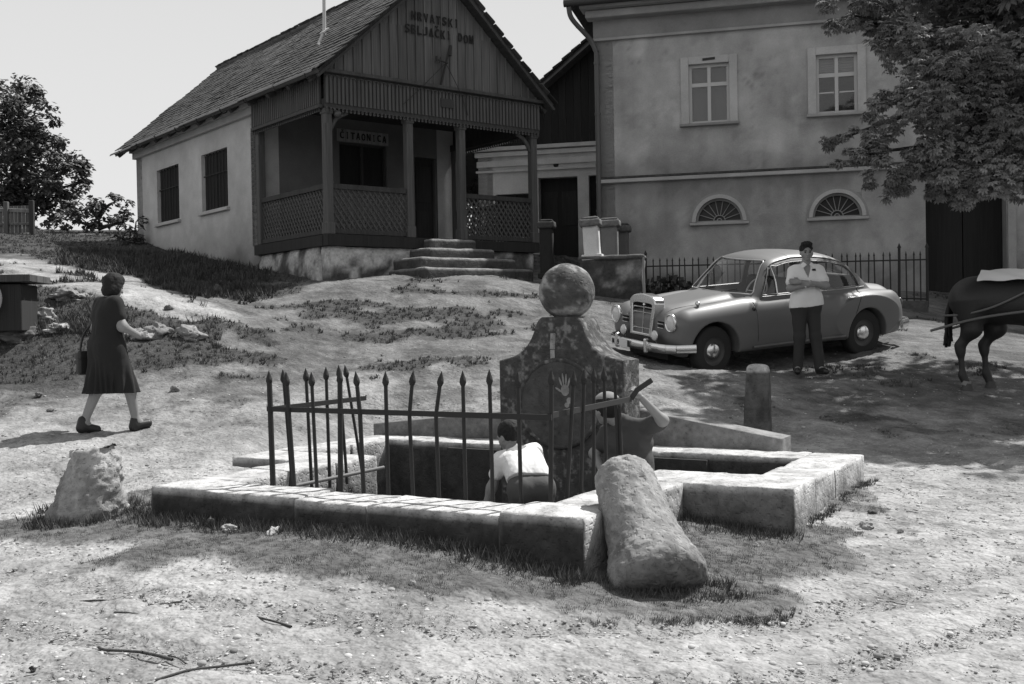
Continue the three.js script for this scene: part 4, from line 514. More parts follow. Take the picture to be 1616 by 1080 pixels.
// ---- iron railing round the basin
{
  const o = well(0.74, 0.46), R = base('iron_railing', o.x, 0, o.z); tag(R, 'rusty broken iron railing with spear-tipped bars on the well kerb', 'railing');
  const L = p => p.clone().sub(V(o.x, 0, o.z)), im = M(0.025, 0.75, { metalness: 0.2, bumpMap: stoneBump, bumpScale: 0.002 }), rl = M(0.035, 0.7, { metalness: 0.2 });
  const A = 0.74, B = 3.0, dep = p => -V(p.x, p.y, p.z).sub(camera.position).applyQuaternion(camera.quaternion.clone().invert()).z;
  const ry = 0.985, bottom = 0.33; let k = 0;
  const tipG = (() => { const g = new THREE.LatheGeometry([[0.001, 0], [0.015, 0.0], [0.024, 0.022], [0.021, 0.045], [0.001, 0.1]].map(q => new THREE.Vector2(...q)), 6); return g; })();
  const picket = (a, b, px, py, r, bend) => { const p = well(a, b, bottom), D = dep(p), t = at(px, py, D), pts = [L(p), L(well(a, b, 0.75)).lerp(L(t), bend ? 0.02 : 0.45)]; if (!bend) { pts[1] = L(p).lerp(L(t), 0.5); } else { pts[1] = L(bend === 1 ? at(px + (px > 600 ? -6 : 7), 655, D) : at(bend, 655, D)); } const tip = 0.1, d = L(t).sub(pts[1]).normalize(), end = L(t).addScaledVector(d, -tip * 0.85); const path = new THREE.CurvePath(); const bars = bend ? [bar(pts[0], pts[1], r, r, 7), bar(pts[1].clone().addScaledVector(d, -0.005), end, r, r * 0.9, 7)] : [bar(pts[0], end, r, r * 0.92, 7)];
    const m = mesh('picket', bars, im, R, 0); const f = mesh('finial', tipG.clone().applyMatrix4(new THREE.Matrix4().compose(end.clone().addScaledVector(d, -0.01), new THREE.Quaternion().setFromUnitVectors(V(0, 1, 0), d), V(1.05, 1, 1.05))), im, m, 0); };
  const sp = (B - A) / 11, F = [[424, 586, .022], [451, 588, .017], [491, 588, .014], [536, 584, .02], [561, 587, .016, 1], [608, 587, .015], [652, 586, .014, 646], [697, 587, .014, 688], [730, 586, .014], [772, 584, .014], [817, 588, .014], [870, 584, .016]];
  F.forEach((f, i) => picket(A + sp * i, 0.46, ...f));
  [[446, 584, .013], [482, 582, .014], [514, 580, .014], [534, 577, .013], [544, 577, .013]].forEach((f, i) => picket(A, 0.46 + 0.21 * (i + 1), ...f));
  [[906, 586, .014], [922, 583, .014], [937, 581, .013], [953, 580, .013], [970, 584, .013]].forEach((f, i) => picket(B, 0.46 + 0.205 * (i + 1), ...f));
  const br = (p, q, w = 0.036, t = 0.014) => { const a = L(p), b = L(q), up = b.clone().sub(a).normalize(), x = V().crossVectors(up, V(0, 1, 0)).normalize(), z = V().crossVectors(x, up), g = new THREE.BoxGeometry(t, a.distanceTo(b), w); return g.applyMatrix4(new THREE.Matrix4().makeBasis(x, up, z).setPosition(a.lerp(b, 0.5))); };
  mesh('rail', [br(well(A - 0.04, 0.46, ry), well(B + 0.02, 0.46, ry), 0.036)], im, R); mesh('rail', [br(well(A, 0.46, ry), well(A, 1.56, ry + 0.005))], im, R);
  const e1 = well(B, 0.46, ry + 0.01), D9 = dep(well(B, 1.66, ry)), e2 = at(996, 630, D9 - 0.05); mesh('rail', [br(e1, e2)], rl, R); mesh('bent_rail_end', [br(e2, at(1006, 615, D9 - 0.06)), br(at(1005, 616, D9 - 0.06), at(1029, 600, D9 - 0.05))], rl, R);
  { const p = well(B, 1.5, ry - 0.02); mesh('broken_bar', [bar(L(p), L(p.clone().setY(0.62).add(V(0.01, 0, 0.02))), 0.015, 0.013, 7)], im, R); }
  partNames(R);
  const f0 = at(462, 768, 7.9), f1 = at(606, 738, 8.3), fr = tag(mesh('fallen_rail', [bar(V(0, 0, 0), f1.clone().sub(f0), 0.014, 0.014, 7)], M(0.22, 0.8), scene), 'thin pale rail fallen slantwise inside the railing at left', 'rail'); fr.position.copy(f0);
}
// ---- loose old stones about the well
{
  const p = gp(138, 818), S = base('boundary_stone', p.x, p.y, p.z); tag(S, 'rough pale stump of stone left of the well', 'stone');
  const g = new THREE.CylinderGeometry(0.15, 0.36, 0.62, 90, 56); { const q = g.attributes.position; for (let i = 0; i < q.count; i++) { const y = q.getY(i) / 0.62 + 0.5; q.setX(i, q.getX(i) * (0.95 + 0.1 * y) + 0.06 * y); q.setZ(i, q.getZ(i) * 0.8); if (y > 0.97) q.setY(i, q.getY(i) + 0.3 * q.getX(i) - 0.03); } } const j = jitter(jitter(jitter(g, 0.05, 2.6, 6), 0.045, 9, 3), 0.022, 24, 5); j.translate(0, 0.22, 0); tone3(j, (x, y, z) => (0.44 + 0.3 * (fbm(x * 7, y * 7, z * 7, 4) - 0.5)) * lerp(0.3, 1, sstep(-0.03, 0.1, y)) * (x < -0.13 ? 0.75 : 1)); mesh('stone_body', triUV(j), stoneV, S, 0);
  const t = at(984, 757, 6.42), b = at(1037, 908, 5.98), C = base('fallen_column', b.x, b.y, b.z); tag(C, 'thick weathered stone column leaning against the front corner of the well', 'column');
  const pts = [[0.001, -0.12], [0.2, -0.125], [0.275, -0.09], [0.285, -0.02], [0.27, 0.08], [0.235, 0.2], [0.215, 0.4], [0.2, 0.6], [0.19, 0.72], [0.165, 0.8], [0.11, 0.845], [0.001, 0.86]]; const cv = new THREE.SplineCurve(pts.map(q => new THREE.Vector2(...q))); const lg = new THREE.LatheGeometry(cv.getPoints(110), 120); const L = t.distanceTo(b) / 0.74; lg.scale(0.96, L, 0.96);
  const d = t.clone().sub(b).normalize(); const cg = jitter(jitter(jitter(lg, 0.016, 2.2, 9), 0.013, 10, 2), 0.011, 30, 4); tone3(cg, (x, y, z) => { const a = fbm(x * 6, y * 6, z * 6, 5), q = fbm(x * 24, y * 24, z * 24, 3); return (0.36 + 0.28 * (a - 0.5) + 0.16 * (q - 0.5)) * lerp(0.55, 1, sstep(-0.1, 0.05, y)); }); cg.applyQuaternion(new THREE.Quaternion().setFromUnitVectors(V(0, 1, 0), d)); mesh('column_body', triUV(cg), stoneV, C, 0);
  const q = gp(1195, 680), B = base('bollard', q.x, q.y, q.z, -0.4); tag(B, 'short square stone bollard right of the well, its rounded top painted pale as if sunlit', 'bollard');
  const g2 = subbox(0.25, 0.86, 0.25, 0.03, 0.06); { const p2 = g2.attributes.position; for (let i = 0; i < p2.count; i++) { const y = p2.getY(i) / 0.86 + 0.5, k = lerp(1.12, 0.9, y); p2.setX(i, p2.getX(i) * k + y * 0.02); p2.setZ(i, p2.getZ(i) * k); } } const j2 = jitter(g2, 0.012, 6, 3); j2.translate(0, 0.25, 0); tone3(j2, (x, y, z) => (y > 0.62 ? 0.6 : 0.14) * (0.7 + 0.6 * fbm(x * 9, y * 5, z * 9, 4))); mesh('bollard_body', triUV(j2), stoneV, B, 0);  // sunlight on the top is painted in as a paler tone
}
{ // small loose stones, each a thing of its own
  const list = [[362, 839, 0.085, 0.035, 0.6, 'flat white stone lying in the grass below the left part of the front kerb', 'stone'], [432, 847, 0.08, 0.05, 0.6, 'pair-shaped white stone in the grass below the kerb, right of the flat one', 'stone'], [332, 831, 0.05, 0.05, 0.2, 'grey stone against the dark front kerb at left', 'stone'], [1376, 812, 0.06, 0.035, 0.12, 'dark stone on the bright ground right of the well', 'stone'], [1367, 833, 0.085, 0.03, 0.45, 'pale flat stone just below the dark stone right of the well', 'stone'], [1421, 841, 0.06, 0.03, 0.4, 'small pale stone rightmost on the bright ground', 'stone'], [650, 924, 0.05, 0.035, 0.55, 'white stone alone on the bare ground below the kerb middle', 'stone'], [1192, 865, 0.04, 0.025, 0.5, 'little pale stone below the right trough', 'stone'], [52, 1060, 0.03, 0.02, 0.06, 'small dark clod at the lower left edge of the ground', 'clod'], [1330, 735, 0.05, 0.03, 0.3, 'grey stone at the foot of the well corner on the right', 'stone'],
    [66, 508, 0.42, 0.16, 0.42, 'pale stone on the grassy bank near the cart', 'stone'], [90, 526, 0.5, 0.13, 0.5, 'long pale stone in the bank left of the walking woman', 'stone'], [214, 536, 0.4, 0.15, 0.4, 'pale stone on the bank just right of the woman', 'stone'], [250, 530, 0.34, 0.18, 0.3, 'grey boulder on the bank right of the pale one', 'stone'], [300, 536, 0.36, 0.14, 0.34, 'low stone at the right end of the bank', 'stone'], [268, 489, 0.1, 0.06, 0.2, 'small stone on the path edge above the bank', 'stone'], [60, 625, 0.12, 0.045, 0.2, 'dark flat stone on the ground left of the woman', 'stone'], [80, 650, 0.11, 0.04, 0.22, 'dark narrow stone before the flat one left of the woman', 'stone'], [276, 618, 0.12, 0.06, 0.35, 'grey stone lying on the slope right of the woman', 'stone'], [345, 466, 0.2, 0.12, 0.12, 'dark round stone by the grass where the path ends', 'stone'], [34, 538, 0.36, 0.14, 0.15, 'dark stone in the weeds under the cart', 'stone'], [110, 472, 0.6, 0.13, 0.34, 'long low stone on the upper bank left of the woman', 'stone']];
  list.forEach(([px, py, w, h, tone, label, cat], i) => { const p = gp(px, py), g = new THREE.IcosahedronGeometry(0.5, 9); const j = jitter(jitter(g, 0.6, 2.1, i * 3.1), 0.14, 6, i); j.scale(w * (1 + 0.2 * Math.sin(i)), h * 1.5, w * 0.7); j.rotateY(i * 1.3); const o = tag(mesh('loose_stone', triUV(j), stone(tone, 0.006), scene, 0), label, cat, null); o.position.copy(p).add(V(0, h * 0.3, 0)); });
  const stick = (pts, r, label) => { const P = pts.map(([x, y]) => gp(x, y)), o = P[0].clone(); const q = P.map((p, i) => p.clone().sub(o).add(V(0, r * 0.9 + 0.006 * (i % 2), 0))); const m = tag(mesh('stick', [tube(q, r, 20, 5)], wood(0.07)), label, 'stick', null); m.position.copy(o); };
  stick([[245, 1076], [300, 1062], [350, 1054], [401, 1050]], 0.006, 'long thin stick lying at the bottom edge left of the middle');
  stick([[155, 1024], [165, 1030], [200, 1030], [225, 1034]], 0.007, 'twig with a hooked end, leftmost on the bare foreground'); stick([[222, 1032], [250, 1040], [272, 1044]], 0.008, 'thick short twig touching the hooked twig'); stick([[265, 1036], [282, 1043], [293, 1049]], 0.004, 'thin twig crossing the right end of the thick twig'); stick([[240, 957], [265, 955], [295, 950]], 0.004, 'thin pale twig on bare ground left of the middle'); stick([[180, 969], [200, 971], [217, 972]], 0.006, 'short dark twig left of the pale thin twig'); stick([[125, 951], [150, 951], [182, 950]], 0.005, 'small dark twig farthest left in the foreground'); stick([[405, 976], [430, 984], [460, 991]], 0.006, 'pale peeled twig on bare ground below the kerb');
}
// ------------------------------------------------------------------ trees, plants, grass and gravel
const leafMat = v => { const m = new THREE.MeshPhysicalMaterial({ color: new THREE.Color(1, 1, 1), roughness: 0.75, side: THREE.DoubleSide, transmission: 0.3, thickness: 0 }); return m; };
const palmLeaf = (() => { // a hand of five drooping leaflets
  const pos = []; for (let i = 0; i < 5; i++) { const a = (i - 2) * 0.62, L = [0.75, 0.95, 1.05, 0.95, 0.75][i], c = Math.cos(a), s = Math.sin(a), P = (x, y, z) => [x * c + y * s, z, -x * s + y * c]; const A = P(0, 0.04, 0), B = P(-0.17, 0.62 * L, -0.08), C = P(0.17, 0.62 * L, -0.08), D = P(0, 0.58 * L, 0.02), E = P(0, L, -0.26); pos.push(...A, ...D, ...B, ...A, ...C, ...D, ...B, ...D, ...E, ...D, ...C, ...E); }
  const g = new THREE.BufferGeometry(); g.setAttribute('position', new THREE.Float32BufferAttribute(pos, 3)); g.computeVertexNormals(); return g;
})();
const smallLeaf = (() => { const pos = [0, 0, 0, 0.32, -0.06, 0.4, 0, 0.06, 0.5, 0, 0, 0, 0, 0.06, 0.5, -0.32, -0.06, 0.4, 0.32, -0.06, 0.4, 0, -0.1, 1, 0, 0.06, 0.5, 0, 0.06, 0.5, 0, -0.1, 1, -0.32, -0.06, 0.4]; const g = new THREE.BufferGeometry(); g.setAttribute('position', new THREE.Float32BufferAttribute(pos, 3)); g.computeVertexNormals(); return g; })();
// leaves through a list of clumps [x, y, z, radius, flatness]
function leaves(parent, name, clumps, geo, size, perM2, tone, seed, droop = 0.5) {
  const r = rng(seed), mats = [], cols = [], q = new THREE.Quaternion(), e = new THREE.Euler(), m = new THREE.Matrix4();
  for (const [cx, cy, cz, R, fl = 0.85] of clumps) {
    const n = Math.round(perM2 * R * R * 4); const sub = []; const ns = Math.max(4, Math.round(R * 9)); for (let i = 0; i < ns; i++) { const a = r() * 6.283, b = Math.acos(2 * r() - 1), rr = R * Math.cbrt(r()); sub.push([rr * Math.sin(b) * Math.cos(a), rr * Math.cos(b) * fl, rr * Math.sin(b) * Math.sin(a), R * (0.25 + 0.25 * r())]); }
    const ct = 0.75 + 0.5 * r();
    for (let i = 0; i < n; i++) { const s = sub[Math.floor(r() * ns)], a = r() * 6.283, b = Math.acos(2 * r() - 1), rr = s[3] * Math.cbrt(r()); const x = cx + s[0] + rr * Math.sin(b) * Math.cos(a), y = cy + s[1] + rr * Math.cos(b) * fl, z = cz + s[2] + rr * Math.sin(b) * Math.sin(a);
      e.set(droop + (r() - 0.5) * 1.1, r() * 6.283, (r() - 0.5) * 0.9, 'YXZ'); q.setFromEuler(e); const k = size * (0.65 + 0.7 * r()); m.compose(V(x, y, z), q, V(k, k, k)); mats.push(m.clone()); cols.push(tone * ct * (0.7 + 0.6 * r())); }
  }
  const im = new THREE.InstancedMesh(geo, leafMat(), mats.length), c = new THREE.Color(); mats.forEach((k, i) => { im.setMatrixAt(i, k); im.setColorAt(i, c.setRGB(cols[i], cols[i], cols[i])); }); im.name = name; im.userData.kind = 'stuff'; im.castShadow = im.receiveShadow = true; parent.add(im); return im;
}
const C = (px, py, D, R, fl) => { const p = at(px, py, D); return [p.x, p.y, p.z, R, fl]; };
const bark = M(0.06, 0.95, { map: woodMap, bumpMap: stoneBump, bumpScale: 0.02 });
function limb(parent, pts, r0, r1, name = 'limb') { const c = new THREE.CatmullRomCurve3(pts), n = 12, geo = []; let prev = c.getPoint(0); for (let i = 1; i <= n; i++) { const p = c.getPoint(i / n); geo.push(bar(prev, p.clone().lerp(prev, -0.03), lerp(r0, r1, (i - 1) / n), lerp(r0, r1, i / n), 8)); prev = p; } return mesh(name, geo, bark, parent); }
{ // chestnut at the right: trunk outside the picture, boughs hanging in
  const bx = 9.4, bz = -14.6, by = ground(bx, bz), T = base('chestnut_tree', 0, 0, 0); tag(T, 'big chestnut tree with drooping leafy boughs over the right side of the square', 'tree');
  limb(T, [V(bx, by - 0.2, bz), V(bx - 0.05, by + 1.6, bz), V(bx + 0.1, by + 3.4, bz + 0.1), V(bx, by + 6, bz)], 0.36, 0.2, 'trunk');
  const cl = [[1318, 12, 12.5, .3], [1350, 22, 12.5, .34, .5], [1395, 30, 12.5, .42, .6], [1440, 12, 12.5, .6], [1500, 30, 12.6, .75], [1560, 20, 13, .85], [1615, 30, 13, .85], [1345, 44, 12.4, .16], [1412, 75, 12.3, .26], [1450, 90, 12, .42], [1500, 100, 12, .55], [1560, 110, 12, .7], [1615, 110, 12, .7], [1402, 150, 12, .22, .5], [1440, 165, 12, .4], [1500, 180, 12, .6], [1560, 190, 12, .7], [1615, 190, 12, .7], [1384, 178, 12, .16], [1312, 222, 12.2, .2, .5], [1335, 243, 12.2, .24, .5], [1372, 240, 12, .32, .6], [1365, 205, 12, .14], [1430, 240, 12, .45], [1490, 248, 12, .5], [1550, 250, 12, .55], [1612, 248, 12, .5], [1398, 283, 12, .22], [1402, 305, 12, .1], [1430, 268, 12, .28], [1482, 282, 12, .24], [1530, 285, 12, .22], [1580, 272, 12, .28], [1612, 272, 12, .3], [1660, 150, 12, .9], [1660, 240, 12, .7], [1700, 60, 13, 1]].map(a => C(...a));
  const r = rng(77), inner = []; for (let i = 0; i < 46; i++) { const a = r() * 6.283, b = Math.acos(2 * r() - 1), k = 0.55 + 0.45 * r(); inner.push([7.9 + 3.4 * k * Math.sin(b) * Math.cos(a), 6.6 + 2.6 * k * Math.cos(b), -13.9 + 3.0 * k * Math.sin(b) * Math.sin(a), 0.75, 0.7]); }
  leaves(T, 'leaves', cl, palmLeaf, 0.07, 560, 0.19, 5, 0.5); leaves(T, 'leaves', inner, palmLeaf, 0.16, 52, 0.13, 6, 0.5);
  for (const i of [1, 4, 10, 15, 19, 21, 24, 27, 30, 34]) { const c = cl[i], h = by + 2.6 + (i % 5) * 0.6; limb(T, [V(bx, h, bz), V(lerp(bx, c[0], 0.4), h + 1.0, lerp(bz, c[2], 0.4)), V(lerp(bx, c[0], 0.75), lerp(h + 0.8, c[1], 0.8), lerp(bz, c[2], 0.75)), V(c[0], c[1] - 0.02, c[2])], 0.09, 0.012); }
  for (let i = 0; i < 16; i++) { const c = inner[i * 2], h = by + 3.2 + (i % 6) * 0.5; limb(T, [V(bx, h, bz), V(lerp(bx, c[0], 0.5), lerp(h, c[1], 0.5) + 0.3, lerp(bz, c[2], 0.5)), V(c[0], c[1], c[2])], 0.1, 0.02); }
  partNames(T);
}
function farTree(name, label, trunkPx, D, cl, size, dens, tone, seed, limbs = []) { const p = gp(...trunkPx), b = at(trunkPx[0], trunkPx[1], D); b.y = ground(b.x, b.z); const T = base(name, 0, 0, 0); tag(T, label, name.includes('bush') ? 'bush' : 'tree'); const cs = cl.map(a => C(a[0], a[1], D + (a[4] ?? 0), a[2], a[3] ?? 0.8)); leaves(T, 'leaves', cs, smallLeaf, size, dens, tone, seed, 0.4); const top = V(b.x, Math.max(...cs.map(c => c[1])) - 1, b.z); if (cs.length > 6) { limb(T, [V(b.x, b.y - 0.3, b.z), V(b.x + 0.2, lerp(b.y, top.y, 0.4), b.z), top], 0.2, 0.06, 'trunk'); cs.forEach((c, i) => { if (i % 2) limb(T, [V(b.x + 0.1, lerp(b.y, c[1], 0.5), b.z), V(lerp(b.x, c[0], 0.6), lerp(b.y, c[1], 0.85), lerp(b.z, c[2], 0.5)), V(c[0], c[1], c[2])], 0.07, 0.02); }); } else cs.forEach(c => limb(T, [V(c[0], ground(c[0], c[2]) - 0.1, c[2]), V(c[0] + 0.1, c[1], c[2])], 0.04, 0.015, 'stem')); partNames(T); }
farTree('broadleaf_tree', 'tall spreading tree on the hill at the left edge', [20, 362], 33, [[5, 150, .7], [35, 160, .7], [18, 190, .9], [55, 195, .9], [85, 225, .7], [25, 235, 1.1], [70, 250, 1.1], [112, 258, .75], [134, 268, .45], [140, 286, .28], [98, 288, .8], [62, 295, 1.0], [20, 290, 1.2], [55, 325, .7], [88, 320, .6], [15, 325, .9], [-35, 190, 1.8], [-40, 270, 2], [-30, 320, 1.4], [58, 345, .4]], 0.17, 165, 0.075, 41);
farTree('round_bush', 'dark bushy thicket between the hill tree and the white hall', [150, 362], 30, [[110, 335, .55], [135, 322, .5], [160, 322, .5], [182, 318, .35], [196, 330, .3], [150, 345, .6], [178, 345, .6], [120, 350, .45], [88, 352, .2], [195, 352, .4]], 0.15, 120, 0.06, 42);
farTree('low_bush', 'small bush growing against the far corner of the white hall', [204, 385], 26.5, [[200, 365, .42], [208, 350, .28], [196, 380, .4], [186, 388, .26], [212, 385, .3]], 0.12, 150, 0.08, 43);
farTree('yard_bush', 'leafy bush seen through the porch between the two white houses', [747, 330], 31, [[746, 262, .4], [744, 285, .42], [752, 300, .3], [742, 320, .4], [750, 250, .22]], 0.14, 110, 0.09, 44);
farTree('garden_tree', 'tree whose twigs show past the left corner of the grey house', [985, 380], 34.5, [[936, 8, .2], [930, 45, .12], [932, 72, .2], [934, 98, .16], [960, 60, .9], [965, 20, .9], [990, 0, 1.2], [960, 120, .8]], 0.15, 90, 0.07, 45);
{ // plank fence on the hill
  const a = at(-30, 364, 29), b = at(53, 366, 28.6), F = base('plank_fence', a.x, 0, a.z); tag(F, 'weathered board fence with a rail on the hill at the left edge', 'fence'); const y0 = a.y - 0.15, d = b.clone().sub(a).setY(0), n = 14, mat = [wood(0.13), wood(0.1), wood(0.16)];
  for (let i = 0; i < n; i++) { const t = (i + 0.5) / n; mesh('board', [box(0.088, 0.72, 0.02, d.x * t, y0 + 0.4, d.z * t + 0.02)], mat[i % 3], F); } mesh('rail', [beam(V(0, y0 + 0.72, 0.06), V(d.x, y0 + 0.60, d.z + 0.06), 0.09, 0.05)], wood(0.25), F); mesh('rail', [beam(V(0, y0 + 0.3, 0.06), V(d.x, y0 + 0.26, d.z + 0.06), 0.06, 0.05)], wood(0.16), F); for (const t of [0.02, 0.52, 1]) mesh('post', [rbox(0.12, 0.95, 0.12, 0.02, d.x * t, y0 + 0.4, d.z * t + 0.1)], wood(t === 1 ? 0.04 : 0.12), F); partNames(F);
}
{ // handcart at the left edge
  const p = at(10, 520, 14.6), K = base('hand_cart', p.x, ground(p.x, p.z), p.z, 0.12); tag(K, 'dark box cart with overhanging plank top and pale wheel rim at the left edge', 'cart'); const y1 = at(10, 436, 14.6).y - K.position.y;
  mesh('cart_box', [rbox(1.1, y1 - 0.24, 0.7, 0.02, -0.24, (y1 - 0.24) / 2 + 0.12, 0)], wood(0.03), K); for (let i = 0; i < 3; i++) mesh('plank', [rbox(1.35, 0.1, 0.29, 0.012, -0.22, y1 - 0.05, -0.3 + i * 0.3)], wood(i === 2 ? 0.07 : 0.12), K);
  const w = mesh('wheel', [T4(new THREE.TorusGeometry(0.27, 0.03, 8, 32), -0.2, 0.56, 0.44)], wood(0.42), K); for (let i = 0; i < 8; i++) mesh('spoke', [bar(V(-0.2, 0.56, 0.44), V(-0.2 + 0.26 * Math.cos(i * 0.785), 0.56 + 0.26 * Math.sin(i * 0.785), 0.44), 0.014)], wood(0.12), w); mesh('hub', [T4(new THREE.CylinderGeometry(0.05, 0.05, 0.12, 12), -0.2, 0.56, 0.44, Math.PI / 2)], wood(0.12), w); partNames(K);
}
const blade = (n, h, w, seed) => { const r = rng(seed), pos = []; for (let i = 0; i < n; i++) { const a = r() * 6.283, l = 0.3 + 0.9 * r(), ox = (r() - 0.5) * h * 0.6, oz = (r() - 0.5) * h * 0.6, c = Math.cos(a) * w, s = Math.sin(a) * w, tx = (r() - 0.5) * h * 1.1, tz = (r() - 0.5) * h * 1.1; pos.push(ox - c, 0, oz - s, ox + c, 0, oz + s, ox + tx, h * (0.5 + 0.6 * r()), oz + tz); } const g = new THREE.BufferGeometry(); g.setAttribute('position', new THREE.Float32BufferAttribute(pos, 3)); g.computeVertexNormals(); return g; };
function scatter(name, geo, mat, list, tone, label) { const im = new THREE.InstancedMesh(geo, mat, list.length), m = new THREE.Matrix4(), q = new THREE.Quaternion(), c = new THREE.Color(), up = V(0, 1, 0); list.forEach(([x, y, z, s, a, t, sy = s, e]) => 0); list.forEach((o, i) => { const [x, y, z, s, a, t, sy = s] = o; q.setFromAxisAngle(up, a); im.setMatrixAt(i, m.compose(V(x, y, z), q, V(s, sy, s))); im.setColorAt(i, c.setRGB(t, t, t)); }); im.name = name; im.userData = { kind: 'stuff', label }; im.castShadow = im.receiveShadow = true; scene.add(im); return im; }
const surf = (() => { const rc = []; return (x, z) => { const n = fbm(x * 1.1, z * 1.1, 2, 4), m = fbm(x * 6, z * 6, 5, 4); return ground(x, z) + (m - 0.5) * 0.026 + (noise3(x * 17, z * 17, 6) - 0.5) * 0.012 + (n - 0.5) * (0.05 + 0.07 * sstep(8, 12, Math.hypot(x, z))); }; })();
{ // grass where the ground is grassy, weeds along the kerbs and in the basin
  const r = rng(9), L = [], gm = new THREE.MeshStandardMaterial({ color: 0xffffff, roughness: 0.85, side: THREE.DoubleSide });
  for (let i = 0; i < 260000; i++) { const D = 4.4 + 11 * Math.pow(r(), 1.2), x = (r() * 2 - 1) * D * 0.5, z = -D; if (inWell(x, z, -0.02)) continue; const g = grassiness(x, z); if (r() > (g * 0.95 - 0.08) * (0.15 + 1.4 * noise3(x * 9, z * 9, 2))) continue; L.push([x, surf(x, z) - 0.004, z, 0.5 + 0.9 * r() * (0.6 + 0.4 * g), r() * 6.28, 0.04 + 0.12 * r() + (r() < 0.22 ? 0.22 * r() : 0)]); }
  scatter('grass', blade(7, 0.03, 0.003, 3), gm, L, 0.1, 'short dry grass growing in patches on the square');
  const F = []; for (let i = 0; i < 90000; i++) { const D = 13 + 18 * r(), x = (r() * 2 - 1) * D * 0.5, z = -D; const g = grassiness(x, z); if (r() > g * 0.7 || g < 0.25) continue; F.push([x, surf(x, z) - 0.01, z, 0.7 + 1.1 * r(), r() * 6.28, 0.035 + 0.085 * r() + (r() < 0.1 ? 0.1 : 0)]); }
  scatter('bank_grass', blade(9, 0.045, 0.006, 4), gm, F, 0.1, 'rough grass on the bank and slope below the houses');
  const Wd = []; const put = (x, z, y, s) => Wd.push([x, y, z, s, r() * 6.28, 0.035 + 0.07 * r() + (r() < 0.1 ? 0.08 : 0)]);
  for (let i = 0; i < 1500; i++) { const a = -0.1 + 3.6 * r(), b = -0.04 - 0.28 * r() * r(), p = well(a, b); put(p.x, p.z, surf(p.x, p.z) - 0.01, 0.5 + 0.8 * r()); }
  for (let i = 0; i < 420; i++) { const a = 3.47 + 0.8 * r(), b = 1.54 - 0.3 * r() * r(), p = well(a, b); put(p.x, p.z, surf(p.x, p.z) - 0.01, 0.5 + 0.6 * r()); }
  for (let i = 0; i < 260; i++) { const p = well(4.22 + 0.1 * r() * r(), 1.6 + 2.1 * r()); put(p.x, p.z, surf(p.x, p.z) - 0.01, 0.4 + 0.4 * r()); }
  for (let i = 0; i < 300; i++) { const p = well(-0.05 - 0.2 * r(), 0.0 + 1.5 * r()); put(p.x, p.z, surf(p.x, p.z) - 0.01, 0.5 + 0.6 * r()); }
  for (let i = 0; i < 260; i++) { const t = r() * 6.28, q = gp(138, 818), k = 0.26 + 0.2 * r(); const x = q.x + k * Math.cos(t), z = q.z + k * Math.sin(t); put(x, z, surf(x, z) - 0.01, 0.6 + 0.8 * r()); }
  for (let i = 0; i < 260; i++) { const q = at(1037, 908, 5.98), x = q.x + (r() - 0.4) * 0.8, z = q.z + 0.32 * r() - 0.05; put(x, z, surf(x, z) - 0.01, 0.5 + 0.7 * r()); }
  for (let i = 0; i < 900; i++) { const b = 0.44 + 0.35 * r() * r(), p = well(0.5 + 2.5 * r(), b); put(p.x, p.z, 0.0 + 0.18 * r(), 1 + 1.6 * r()); }
  for (let i = 0; i < 300; i++) { const p = well(0.45 + 0.3 * r(), 0.5 + 1 * r()); put(p.x, p.z, 0.1 + 0.1 * r(), 0.7 + 0.8 * r()); }
  for (let i = 0; i < 1500; i++) { const px = 5 + 340 * r() , py = (px > 190 ? 545 : 530) - 12 * r() - (r() < 0.5 ? 60 * r() * r() : 0) + 0.02 * px, p = gp(px, py); if (fbm(p.x * 1.3, p.z * 1.3, 12, 3) < 0.42) continue; put(p.x, p.z, surf(p.x, p.z) - 0.02, 0.9 + 1.4 * r()); }
  scatter('weeds', blade(9, 0.075, 0.005, 5), gm, Wd, 0.08, 'dark weeds growing along the kerbs and inside the basin');
  const H = []; for (let i = 0; i < 3600; i++) { const px = 90 + 340 * r(), py = 395 + 80 * r(), p = at(px, py, 21 + (r() - 0.5) * 8); if (grassiness(p.x, p.z) < 0.35) continue; H.push([p.x, surf(p.x, p.z) - 0.02, p.z, 1 + 1.5 * r(), r() * 6.28, 0.03 + 0.05 * r()]); }
  scatter('tall_grass', blade(8, 0.075, 0.008, 6), gm, H, 0.06, 'dark tall grass in the shade beside the hall');
}
